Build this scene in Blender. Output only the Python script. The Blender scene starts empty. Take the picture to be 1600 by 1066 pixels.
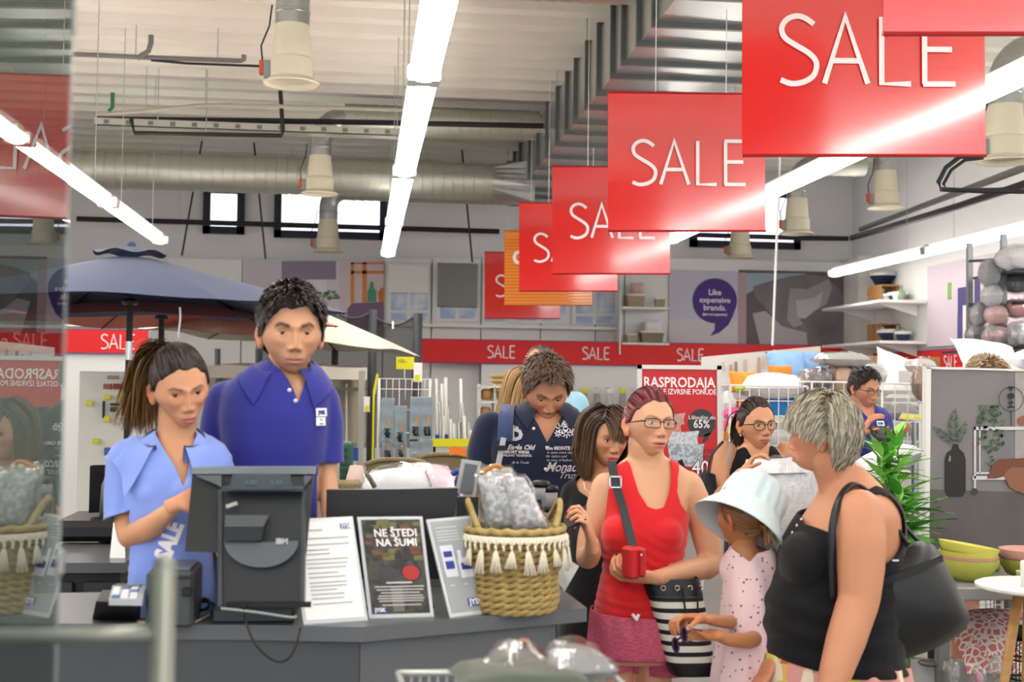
import bpy, math, random
import numpy as np
from mathutils import Vector, Matrix, Quaternion
random.seed(7); np.random.seed(7)
D = bpy.data; SC = bpy.context.scene; COL = SC.collection
PI = math.pi

# ------------------------------------------------------------------ camera
F = 2000.0; CAMZ = 1.55; VPX, VPY = 565.0, 600.0; ROLL = 0.013
_d = np.array([VPX-800.0, -(VPY-533.0), -F]); _d /= np.linalg.norm(_d)          # world +Y seen in camera axes
_u = np.array([math.sin(ROLL), math.cos(ROLL), 0.0]); _u[2] = -(_u[0]*_d[0]+_u[1]*_d[1])/_d[2]; _u /= np.linalg.norm(_u)
_r = np.cross(_d, _u)
WC = np.array([_r, _d, _u])               # rows: world axes in camera coords ; world = WC @ cam
CAM = np.array([0.0, 0.0, CAMZ])
cam = D.cameras.new('camera'); cam.sensor_width = 36.0; cam.lens = F/1600*36.0
cam.clip_start = 0.05; cam.clip_end = 100
cam.dof.use_dof = True; cam.dof.focus_distance = 5.6; cam.dof.aperture_fstop = 4.2
camo = D.objects.new('camera', cam); COL.objects.link(camo); SC.camera = camo
_m = Matrix.Identity(4)
for i in range(3):
    for j in range(3): _m[i][j] = WC[i][j]
_m.translation = Vector(CAM); camo.matrix_world = _m

def P(px, py, Y):
    "world point on the plane y=Y seen at photograph pixel (px,py)"
    c = np.array([px-800.0, 533.0-py, -F]); w = WC @ c
    return CAM + w*(Y/w[1])
def PR(px, py, depth):
    return P(px, py, depth)
def proj(pts):
    pts = np.atleast_2d(pts) - CAM; c = pts @ WC
    return np.stack([800 - F*c[:, 0]/c[:, 2], 533 + F*c[:, 1]/c[:, 2]], 1)
def PX(px, X, py=600):
    "world point on the plane x=X seen at pixel"
    c = np.array([px-800.0, 533.0-py, -F]); w = WC @ c
    return CAM + w*(X/w[0])
def PZ(px, py, Z):
    c = np.array([px-800.0, 533.0-py, -F]); w = WC @ c
    return CAM + w*((Z-CAMZ)/w[2])

# ------------------------------------------------------------------ world, exposure
SC.view_settings.view_transform = 'Standard'; SC.view_settings.look = 'None'
SC.view_settings.gamma = 1.0; SC.view_settings.use_curve_mapping = False
SC.view_settings.exposure = 0.85
W = D.worlds.new('daylight'); SC.world = W; W.use_nodes = True
W.node_tree.nodes['Background'].inputs[0].default_value = (0.92, 0.96, 1.0, 1)
W.node_tree.nodes['Background'].inputs[1].default_value = 0.9
LAMP_STRENGTH = 12.0
try:
    SC.cycles.max_bounces = 8; SC.cycles.transparent_max_bounces = 16; SC.cycles.sample_clamp_indirect = 8.0
    SC.cycles.caustics_reflective = False; SC.cycles.caustics_refractive = False
    SC.cycles.use_denoising = True
except Exception: pass

# ------------------------------------------------------------------ colour and materials
def lin(c):
    if isinstance(c, str):
        c = c.lstrip('#'); c = [int(c[i:i+2], 16)/255 for i in (0, 2, 4)]
    return tuple((x/12.92 if x <= .04045 else ((x+.055)/1.055)**2.4) for x in c[:3]) + (1.0,)
MATS = {}
def mat(name, color='#808080', rough=.6, metal=0., spec=.5, bump=0., bscale=60., var=0., vscale=8., trans=0., ior=1.45,
        emit=None, estr=1., sheen=0., coat=0., sss=0., alpha=1., attr=None, stretch=None, color2=None, bdist=.002, subf=None):
    if name in MATS: return MATS[name]
    m = D.materials.new(name); m.use_nodes = True; nt = m.node_tree; N = nt.nodes; L = nt.links
    b = N['Principled BSDF']; I = b.inputs
    I['Base Color'].default_value = lin(color); I['Roughness'].default_value = rough; I['Metallic'].default_value = metal
    I['Specular IOR Level'].default_value = spec; I['IOR'].default_value = ior
    I['Transmission Weight'].default_value = trans; I['Sheen Weight'].default_value = sheen; I['Coat Weight'].default_value = coat
    I['Alpha'].default_value = alpha
    if sss:
        I['Subsurface Weight'].default_value = sss; I['Subsurface Radius'].default_value = (.9, .35, .2); I['Subsurface Scale'].default_value = .012
    if emit: I['Emission Color'].default_value = lin(emit); I['Emission Strength'].default_value = estr
    tc = N.new('ShaderNodeTexCoord'); mp = N.new('ShaderNodeMapping'); L.new(tc.outputs['Object'], mp.inputs[0])
    if stretch: mp.inputs['Scale'].default_value = stretch
    src = None
    if attr:
        a = N.new('ShaderNodeVertexColor'); a.layer_name = attr; src = a.outputs['Color']; L.new(src, I['Base Color'])
    if var or color2:
        n = N.new('ShaderNodeTexNoise'); n.inputs['Scale'].default_value = vscale; n.inputs['Detail'].default_value = 5
        L.new(mp.outputs[0], n.inputs[0])
        mx = N.new('ShaderNodeMix'); mx.data_type = 'RGBA'
        if color2:
            rp = N.new('ShaderNodeValToRGB'); rp.color_ramp.elements[0].position = .42; rp.color_ramp.elements[1].position = .58
            L.new(n.outputs[0], rp.inputs[0]); L.new(rp.outputs[0], mx.inputs[0])
            mx.inputs[7].default_value = lin(color2); mx.inputs[6].default_value = lin(color)
        else:
            mx.blend_type = 'MULTIPLY'; mx.inputs[0].default_value = 1.0
            rp = N.new('ShaderNodeMapRange'); rp.inputs[1].default_value = .3; rp.inputs[2].default_value = .7
            rp.inputs[3].default_value = 1-var; rp.inputs[4].default_value = 1.0
            L.new(n.outputs[0], rp.inputs[0]); L.new(rp.outputs[0], mx.inputs[7]); mx.inputs[6].default_value = lin(color)
        if src: L.new(src, mx.inputs[6])
        L.new(mx.outputs[2], I['Base Color'])
    if bump:
        n = N.new('ShaderNodeTexNoise'); n.inputs['Scale'].default_value = bscale; n.inputs['Detail'].default_value = 4
        L.new(mp.outputs[0], n.inputs[0])
        bp = N.new('ShaderNodeBump'); bp.inputs['Strength'].default_value = bump; bp.inputs['Distance'].default_value = bdist
        L.new(n.outputs[0], bp.inputs['Height']); L.new(bp.outputs[0], I['Normal'])
    m.diffuse_color = lin(color); MATS[name] = m
    return m
def nodes_of(m): return m.node_tree.nodes, m.node_tree.links, m.node_tree.nodes['Principled BSDF']

ORD = 'first second third fourth fifth sixth seventh eighth ninth tenth eleventh twelfth thirteenth fourteenth'.split()
WHITE = mat('white_paint', '#ececea', .5)
WHITEM = mat('white_powder_metal', '#e6e6e4', .35)
BLACK = mat('black_plastic', '#0b0b0d', .4)
DARK = mat('dark_grey_plastic', '#2a2c2f', .38)
CHROME = mat('chrome', '#c9cccf', .18, 1.)
STEEL = mat('brushed_steel', '#b4b8b6', .32, .85, bump=.1, bscale=40)
WOOD = mat('light_wood', '#b98a4e', .45, var=.25, vscale=6, stretch=(1, 1, 8))
PAPER = mat('white_paper', '#f3f3f1', .6)
YELLOW = mat('yellow_card', '#e6e01c', .55)
REDM = mat('sale_red', '#e01f21', .5)
LETTER = mat('white_lettering', '#f4eef0', .5)
NAVYTXT = mat('navy_print', '#2b3f94', .5)
def plasticfilm():
    if 'clear_film' in MATS: return MATS['clear_film']
    m = mat('clear_film', '#ffffff', .12, bump=.9, bscale=14, bdist=.02)
    N, L, b = nodes_of(m)
    t = N.new('ShaderNodeBsdfTransparent'); g = N.new('ShaderNodeBsdfGlossy'); g.inputs['Roughness'].default_value = .12
    mx = N.new('ShaderNodeMixShader'); fr = N.new('ShaderNodeMapRange'); lw_ = N.new('ShaderNodeLayerWeight'); lw_.inputs[0].default_value = .45; L.new(lw_.outputs['Facing'], fr.inputs[0]); fr.inputs[3].default_value = .05; fr.inputs[4].default_value = .5
    bp = [n for n in N if n.type == 'BUMP'][0]
    L.new(bp.outputs[0], lw_.inputs['Normal']); L.new(bp.outputs[0], g.inputs['Normal'])
    L.new(fr.outputs[0], mx.inputs[0]); L.new(t.outputs[0], mx.inputs[1]); L.new(g.outputs[0], mx.inputs[2])
    L.new(mx.outputs[0], N['Material Output'].inputs[0])
    return m
FILM = plasticfilm()

# ------------------------------------------------------------------ objects, tags
def tag(o, label=None, cat=None, group=None, kind=None):
    if label: o['label'] = label
    if cat: o['category'] = cat
    if group: o['group'] = group
    if kind: o['kind'] = kind
    return o
def thing(name, label, cat, loc=(0, 0, 0), group=None, rz=0.):
    o = D.objects.new(name, None); COL.objects.link(o); o.location = Vector(loc); o.rotation_euler = (0, 0, rz)
    o.empty_display_size = .05
    return tag(o, label, cat, group)
def origin_of(p):
    o = Vector((0, 0, 0))
    while p is not None: o += p.location; p = p.parent
    return o
def copy_tree(o, parent=None):
    c = o.copy(); COL.objects.link(c); c.parent = parent
    for ch in list(o.children): copy_tree(ch, c)
    return c

class MB:
    "collects geometry in world coordinates; build() links it as one mesh object"
    def __init__(s): s.v = []; s.f = []; s.mi = []; s.n = 0
    def add(s, v, f, mi=0):
        v = np.asarray(v, float).reshape(-1, 3); s.v.append(v); o = s.n
        s.f += [tuple(int(i)+o for i in q) for q in f]; s.mi += [mi]*len(f); s.n += len(v); return s
    def box(s, c, size, rz=0., mi=0, R=None, bev=0.):
        sx, sy, sz = [x/2 for x in size]
        if bev > 0 and bev < min(sx, sy, sz):
            v = []; f = []
            b = bev
            for (X, Y, Z) in [(a, e, g) for a in (-1, 1) for e in (-1, 1) for g in (-1, 1)]:
                v += [(X*sx, Y*(sy-b), Z*(sz-b)), (X*(sx-b), Y*sy, Z*(sz-b)), (X*(sx-b), Y*(sy-b), Z*sz)]
            def i(X, Y, Z, k): return ((X > 0)*4+(Y > 0)*2+(Z > 0))*3+k
            for X in (-1, 1): f.append([i(X, -1, -1, 0), i(X, 1, -1, 0), i(X, 1, 1, 0), i(X, -1, 1, 0)][::X])
            for Y in (-1, 1): f.append([i(-1, Y, -1, 1), i(-1, Y, 1, 1), i(1, Y, 1, 1), i(1, Y, -1, 1)][::Y])
            for Z in (-1, 1): f.append([i(-1, -1, Z, 2), i(1, -1, Z, 2), i(1, 1, Z, 2), i(-1, 1, Z, 2)][::Z])
            for A in (-1, 1):
                for B in (-1, 1):
                    f.append([i(-1, A, B, 1), i(1, A, B, 1), i(1, A, B, 2), i(-1, A, B, 2)][::-A*B])
                    f.append([i(A, -1, B, 0), i(A, 1, B, 0), i(A, 1, B, 2), i(A, -1, B, 2)][::A*B])
                    f.append([i(A, B, -1, 0), i(A, B, 1, 0), i(A, B, 1, 1), i(A, B, -1, 1)][::-A*B])
                    for Cc in (-1, 1): f.append([i(A, B, Cc, 0), i(A, B, Cc, 1), i(A, B, Cc, 2)][::A*B*Cc])
            v = np.array(v)
        else:
            v = np.array([(x*sx, y*sy, z*sz) for x in (-1, 1) for y in (-1, 1) for z in (-1, 1)])
            f = [(0, 1, 3, 2), (4, 6, 7, 5), (0, 4, 5, 1), (2, 3, 7, 6), (0, 2, 6, 4), (1, 5, 7, 3)]
        if rz:
            c_, s_ = math.cos(rz), math.sin(rz); v = v @ np.array([[c_, s_, 0], [-s_, c_, 0], [0, 0, 1]])
        if R is not None: v = v @ np.array(R).T
        return s.add(v+np.asarray(c), f, mi)
    def bb(s, lo, hi, mi=0, bev=0.):
        lo = np.asarray(lo, float); hi = np.asarray(hi, float); return s.box((lo+hi)/2, np.abs(hi-lo), mi=mi, bev=bev)
    def loft(s, rings, mi=0, cap=True, closed=True):
        rings = [np.asarray(r, float) for r in rings]; n = len(rings[0]); f = []
        for k in range(len(rings)-1):
            for i in range(n if closed else n-1):
                j = (i+1) % n; f.append((k*n+i, k*n+j, (k+1)*n+j, (k+1)*n+i))
        if cap and closed:
            f.append(tuple(range(n))[::-1]); f.append(tuple((len(rings)-1)*n+i for i in range(n)))
        return s.add(np.concatenate(rings), f, mi)
    def tube(s, pts, r, seg=8, mi=0, cap=True, flat=None, up=None):
        pts = [np.asarray(p, float) for p in pts]; m = len(pts)
        rs = r if hasattr(r, '__len__') else [r]*m
        rings = []; nrm = None
        for i in range(m):
            t = pts[min(i+1, m-1)]-pts[max(i-1, 0)]; t = t/(np.linalg.norm(t)+1e-12)
            if nrm is None:
                a = np.array(up if up is not None else ((0, 0, 1.) if abs(t[2]) < .9 else (1., 0, 0)), float)
                nrm = a - t*np.dot(a, t)
            else: nrm = nrm - t*np.dot(nrm, t)
            nrm = nrm/(np.linalg.norm(nrm)+1e-12); bn = np.cross(t, nrm)
            fl = flat if flat else 1.0
            ang = [2*PI*k/seg for k in range(seg)]
            rings.append([pts[i]+rs[i]*(math.cos(a)*nrm*fl+math.sin(a)*bn) for a in ang])
        return s.loft(rings, mi, cap)
    def cyl(s, p0, p1, r, seg=16, mi=0, r2=None, cap=True):
        return s.tube([p0, p1], [r, r if r2 is None else r2], seg, mi, cap)
    def lathe(s, c, prof, seg=24, mi=0, cap=True, sx=1., sy=1.):
        rings = [[(c[0]+r*sx*math.cos(2*PI*k/seg), c[1]+r*sy*math.sin(2*PI*k/seg), c[2]+z) for k in range(seg)] for r, z in prof]
        return s.loft(rings, mi, cap)
    def ball(s, c, r, seg=16, rows=10, mi=0, R=None):
        r = r if hasattr(r, '__len__') else (r, r, r); v = []; f = []
        for i in range(rows+1):
            th = PI*i/rows
            for k in range(seg):
                ph = 2*PI*k/seg; v.append((r[0]*math.sin(th)*math.cos(ph), r[1]*math.sin(th)*math.sin(ph), r[2]*math.cos(th)))
        for i in range(rows):
            for k in range(seg):
                j = (k+1) % seg; f.append((i*seg+k, (i+1)*seg+k, (i+1)*seg+j, i*seg+j))
        v = np.array(v)
        if R is not None: v = v @ np.array(R).T
        return s.add(v+np.asarray(c), f, mi)
    def quad(s, a, b, c, d, mi=0): return s.add([a, b, c, d], [(0, 1, 2, 3)], mi)
    def grid(s, fn, nu, nv, mi=0, wrap=False):
        v = [fn(i/(nu-1) if not wrap else i/nu, j/(nv-1)) for j in range(nv) for i in range(nu)]; f = []
        for j in range(nv-1):
            for i in range(nu if wrap else nu-1):
                k = (i+1) % nu; f.append((j*nu+i, j*nu+k, (j+1)*nu+k, (j+1)*nu+i))
        return s.add(v, f, mi)
    def plate(s, poly, n, th, mi=0):
        "polygon (list of 3d points) extruded along n by th"
        p = np.asarray(poly, float); n = np.asarray(n, float)*th; k = len(p)
        f = [tuple(range(k))[::-1], tuple(range(k, 2*k))]+[(i, (i+1) % k, (i+1) % k+k, i+k) for i in range(k)]
        return s.add(np.concatenate([p, p+n]), f, mi)
    def build(s, name, mats, parent=None, smooth=False, ang=None, colors=None, local=False):
        me = D.meshes.new(name)
        v = np.concatenate(s.v) if s.v else np.zeros((0, 3))
        if not local: v = v-np.array(origin_of(parent))
        me.from_pydata(v.tolist(), [], s.f)
        for m in (mats if isinstance(mats, (list, tuple)) else [mats]): me.materials.append(m)
        if any(s.mi): me.polygons.foreach_set('material_index', s.mi)
        if smooth: me.polygons.foreach_set('use_smooth', [True]*len(s.f))
        me.update()
        if smooth and ang:
            try: me.set_sharp_from_angle(angle=math.radians(ang))
            except Exception: pass
        if colors is not None: set_col(me, colors)
        o = D.objects.new(name, me); COL.objects.link(o); o.parent = parent
        return o
def set_col(me, colors, name='Col'):
    a = me.color_attributes.new(name, 'FLOAT_COLOR', 'POINT')
    c = np.ones((len(me.vertices), 4)); c[:, :3] = np.asarray(colors)[:, :3]; a.data.foreach_set('color', c.ravel())
def single(name, label, cat, mb, m, loc=None, group=None, smooth=False, ang=None, kind=None):
    "a top level thing that is one mesh; origin moved to the base of the mesh"
    v = np.concatenate(mb.v)
    o3 = np.array(loc) if loc is not None else np.array([v[:, 0].mean(), v[:, 1].mean(), v[:, 2].min()])
    mb.v = [v-o3]; o = mb.build(name, m, None, smooth, ang, local=True); o.location = Vector(o3)
    return tag(o, label, cat, group, kind)
def struct(name, mb, m, smooth=False, kind='structure', ang=None):
    o = mb.build(name, m, None, smooth, ang); o['kind'] = kind; return o
def text(s, body, name, m, origin, xdir, ydir, size, parent, align='LEFT', depth=.0006, bold=0., sx=1., shear=0., smooth=False):
    cu = D.curves.new('t', 'FONT'); cu.body = body; cu.size = size; cu.align_x = align; cu.extrude = depth; cu.resolution_u = 2
    cu.offset = bold; cu.shear = shear; cu.space_line = .95
    to = D.objects.new('t', cu); COL.objects.link(to)
    dg = bpy.context.evaluated_depsgraph_get(); ev = to.evaluated_get(dg); me = D.meshes.new_from_object(ev)
    D.objects.remove(to); D.curves.remove(cu)
    v = np.zeros(len(me.vertices)*3); me.vertices.foreach_get('co', v); v = v.reshape(-1, 3)
    x = np.asarray(xdir, float); x /= np.linalg.norm(x); y = np.asarray(ydir, float); y /= np.linalg.norm(y); n = np.cross(x, y)
    w = np.asarray(origin)+v[:, :1]*x*sx+v[:, 1:2]*y+v[:, 2:3]*n
    w = w-np.array(origin_of(parent)); me.vertices.foreach_set('co', w.ravel()); me.update()
    me.materials.clear(); me.materials.append(m)
    o = D.objects.new(name, me); me.name = name; COL.objects.link(o); o.parent = parent
    return o
def strokes(lines, w, origin, xdir, ydir, n_off, m, name, parent):
    "letters as flat polylines of width w; lines = list of polylines in 2d"
    x = np.asarray(xdir, float); y = np.asarray(ydir, float); n = np.cross(x, y); n /= np.linalg.norm(n); mb = MB()
    xl = np.linalg.norm(x); yl = np.linalg.norm(y)
    for ip, ln in enumerate(lines):
        if len(ln) > 4:
            q_ = [np.array(z_) for z_ in ln]; o_ = []
            for i in range(len(q_)-1):
                a0, a1, a2, a3 = q_[max(i-1, 0)], q_[i], q_[i+1], q_[min(i+2, len(q_)-1)]
                for k in range(4): t = k/4; o_.append(.5*((2*a1)+(-a0+a2)*t+(2*a0-5*a1+4*a2-a3)*t*t+(-a0+3*a1-3*a2+a3)*t**3))
            ln = o_+[q_[-1]]
        p = np.array([(a*xl, b*yl) for a, b in ln]); L = []; Rr = []
        for i in range(len(p)):
            t = p[min(i+1, len(p)-1)]-p[max(i-1, 0)]; t /= np.linalg.norm(t)+1e-12
            e = np.array([-t[1], t[0]])
            k = 1.0
            if 0 < i < len(p)-1:
                t1 = p[i]-p[i-1]; t1 /= np.linalg.norm(t1)+1e-12; k = 1/max(.5, abs(np.dot(e, [-t1[1], t1[0]])))
            L.append(p[i]+e*w*k/2); Rr.append(p[i]-e*w*k/2)
        to3 = lambda q: np.asarray(origin)+q[0]*x/xl+q[1]*y/yl+n*(n_off+ip*.0006)
        v = [to3(q) for q in L]+[to3(q) for q in Rr]; k = len(L)
        mb.add(v, [(i, i+k, i+1+k, i+1) for i in range(k-1)])
    return mb.build(name, m, parent)
_S = [(.40, .88), (.30, .97), (.20, 1.), (.10, .955), (.04, .86), (.035, .76), (.08, .66), (.20, .56), (.33, .46), (.41, .36), (.43, .25), (.39, .11), (.28, .02), (.14, -.005), (.02, .05)]
SALE_LINES = [_S, [(.52, 0), (.76, 1), (1.02, 0)], [(.60, .34), (.94, .34)], [(1.18, 1.), (1.18, 0), (1.52, 0)], [(1.68, 0), (1.68, 1)], [(1.66, 0), (2.04, 0)], [(1.68, .52), (2.0, .52)], [(1.66, 1.), (2.04, 1.)]]
def smoothstep(a, b, x): t = np.clip((x-a)/(b-a), 0, 1); return t*t*(3-2*t)
def gs(x, s): return np.exp(-(x/s)**2)
def noise3(p, f, seed=0):
    rs = np.random.RandomState(seed); o = np.zeros(len(p))
    for k in range(7):
        d = rs.normal(size=3); d *= f*(.6+.9*rs.rand())/np.linalg.norm(d); o += np.sin(p@d+rs.rand()*6.28+1.3*np.sin(p@np.roll(d, 1)*.7+k))
    return o/3.5
# ------------------------------------------------------------------ people
def volume(mb, voxel=.006, smooth=5, fac=.5):
    "union of closed shells as one continuous surface"
    me = D.meshes.new('v'); me.from_pydata(np.concatenate(mb.v).tolist(), [], mb.f); me.update()
    o = D.objects.new('v', me); COL.objects.link(o)
    r = o.modifiers.new('r', 'REMESH'); r.mode = 'VOXEL'; r.voxel_size = voxel
    if smooth: q = o.modifiers.new('s', 'SMOOTH'); q.factor = fac; q.iterations = smooth
    ev = o.evaluated_get(bpy.context.evaluated_depsgraph_get()); m2 = ev.to_mesh()
    v = np.zeros(len(m2.vertices)*3, np.float32); m2.vertices.foreach_get('co', v); v = v.reshape(-1, 3).astype(float)
    n = np.zeros(len(m2.vertices)*3, np.float32); m2.vertices.foreach_get('normal', n); n = n.reshape(-1, 3).astype(float)
    m2.calc_loop_triangles(); t = np.zeros(len(m2.loop_triangles)*3, np.int32); m2.loop_triangles.foreach_get('vertices', t); t = t.reshape(-1, 3)
    ev.to_mesh_clear(); D.objects.remove(o); D.meshes.remove(me)
    return v, t, n
def clip(v, t, s, extra=None):
    "keep s>0, triangles cut exactly on the isoline; extra = per vertex arrays carried along"
    out = []; pos = s > 0; k = pos[t].sum(1); keep = [t[k == 3]]
    ev = []; eidx = {}; nv = len(v); newt = []
    def cut(a, b):
        key = (a, b) if a < b else (b, a)
        if key not in eidx:
            eidx[key] = nv+len(ev); w = s[key[0]]/(s[key[0]]-s[key[1]]); ev.append((key[0], key[1], w))
        return eidx[key]
    for tri in t[k == 1].tolist():
        i = [j for j in range(3) if pos[tri[j]]][0]; a, b, c = tri[i], tri[(i+1) % 3], tri[(i+2) % 3]
        newt.append((a, cut(a, b), cut(a, c)))
    for tri in t[k == 2].tolist():
        i = [j for j in range(3) if not pos[tri[j]]][0]; a, b, c = tri[i], tri[(i+1) % 3], tri[(i+2) % 3]
        ab, ac = cut(a, b), cut(a, c); newt += [(ab, b, c), (ab, c, ac)]
    arrs = [v]+(extra or [])
    if ev:
        e = np.array(ev); a = e[:, 0].astype(int); b = e[:, 1].astype(int); w = e[:, 2:3]
        arrs = [np.concatenate([x, x[a]*(1-w)+x[b]*w]) for x in arrs]
    tt = np.concatenate(keep+([np.array(newt)] if newt else []))
    used = np.unique(tt); mp = -np.ones(len(arrs[0]), int); mp[used] = np.arange(len(used))
    return [x[used] for x in arrs], mp[tt]
def shell(v, t, n, th):
    "thin closed sheet: outer surface v, inner surface v-n*th, rim joined"
    k = len(v); inner = v-n*th
    e = {}
    for a, b, c in t.tolist():
        for x, y in ((a, b), (b, c), (c, a)): e[(x, y)] = e.get((x, y), 0)+1
    rim = [(x, y) for (x, y) in e if (y, x) not in e]
    f = [tuple(q) for q in t.tolist()]+[(c+k, b+k, a+k) for a, b, c in t.tolist()]+[(y, x, x+k, y+k) for x, y in rim]
    return np.concatenate([v, inner]), f
def rot_head(yaw, pitch, roll):
    a, b, c = [math.radians(x) for x in (yaw, pitch, roll)]
    Rz = np.array([[math.cos(a), -math.sin(a), 0], [math.sin(a), math.cos(a), 0], [0, 0, 1]])
    Rx = np.array([[1, 0, 0], [0, math.cos(b), -math.sin(b)], [0, math.sin(b), math.cos(b)]])
    Ry = np.array([[math.cos(c), 0, math.sin(c)], [0, 1, 0], [-math.sin(c), 0, math.cos(c)]])
    return Rz @ Rx @ Ry
def head_surface(d, f):
    "d: unit directions (n,3), f: face parameters; face looks along -Y"
    x, y, z = d[:, 0], d[:, 1], d[:, 2]
    t = np.clip(-z, 0, 1)
    jaw = f.get('jaw', 1.0); w = .0755*f.get('wide', 1.)
    X = x*w*(1-(.30/jaw)*smoothstep(.02, .85, t)*(1-.25*smoothstep(.8, 1, t))+.03*gs(z-.3, .4))
    Y = np.where(y > 0, y*.103*(1-.42*smoothstep(.15, .85, t)), y*.088*(1+.50*smoothstep(.25, .95, t)))
    Z = np.where(z > 0, z*.121, z*.110)
    # squarer skull and jaw
    r = np.sqrt(x*x+y*y)+1e-9
    box = 1+.06*(np.abs(x*y)/(r*r))*2*(1-np.abs(z))
    X = X*box; Y = Y*box
    wf = smoothstep(-.05, .45, -y)
    aX = np.abs(X)
    b = f.get('brow', 1.)*.0045*gs(Z-.024, .010)*gs(X, .045)
    b = b-.0125*gs(aX-.032, .015)*gs(Z-.006, .0125)*1.12-.005*gs(Z-.008, .012)*gs(aX-.012, .008)
    nl = f.get('nose', 1.)
    prof = np.interp(Z, [-.052, -.044, -.040, -.034, -.028, -.012, .005, .018, .03], [0, .004, .013, .0245*nl, .0255*nl, .018*nl, .011, .006, .001])
    sg = np.interp(Z, [-.042, -.032, -.02, 0, .02], [.0125, .0115, .0085, .0068, .010])
    b = b+prof*gs(X, sg)
    b = b+.0095*gs(aX-.0135, .0062)*gs(Z+.0355, .0068)*nl
    b = b+.0055*f.get('cheek', 1.)*gs(aX-.044, .018)*gs(Z+.020, .020)
    b = b-.003*gs(aX-.030, .006)*gs(Z+.048, .018)*f.get('fold', .6)
    mz = -.066
    b = b+.0065*gs(X, .030)*gs(Z-mz, .020)
    lw = f.get('mouth', 1.)
    b = b+.0042*gs(X, .019*lw)*gs(Z-mz-.0055, .0045)+.0050*gs(X, .016*lw)*gs(Z-mz+.0068, .0055)
    b = b-(.0045+.006*f.get('open', 0))*gs(X, .021*lw)*gs(Z-mz, .0022+.003*f.get('open', 0))
    b = b-.0035*gs(X, .016)*gs(Z-mz+.017, .005)
    b = b+.0065*f.get('chin', 1.)*gs(X, .018)*gs(Z+.099, .013)
    Y = Y-b*wf
    # temples a little hollow
    X = X-np.sign(X)*.004*gs(Z-.02, .02)*gs(Y+.045, .025)
    return np.stack([X, Y, Z], 1)
def head_dirs(nl, nr):
    u = np.linspace(-1, 1, nl, endpoint=False); lon = PI*np.sign(u)*np.abs(u)**1.35
    zz = np.linspace(0, 1, nr)
    th = PI*(zz+.055*np.sin(2*PI*zz)*1.0)      # a few more rows at the face
    lat = np.cos(th)
    s = np.sin(th)
    d = np.array([[s[j]*math.sin(l), -s[j]*math.cos(l), lat[j]] for j in range(nr) for l in lon]); f = []
    for j in range(nr-1):
        for i in range(nl):
            k = (i+1) % nl; f.append((j*nl+i, (j+1)*nl+i, (j+1)*nl+k, j*nl+k))
    return d, f
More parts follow.
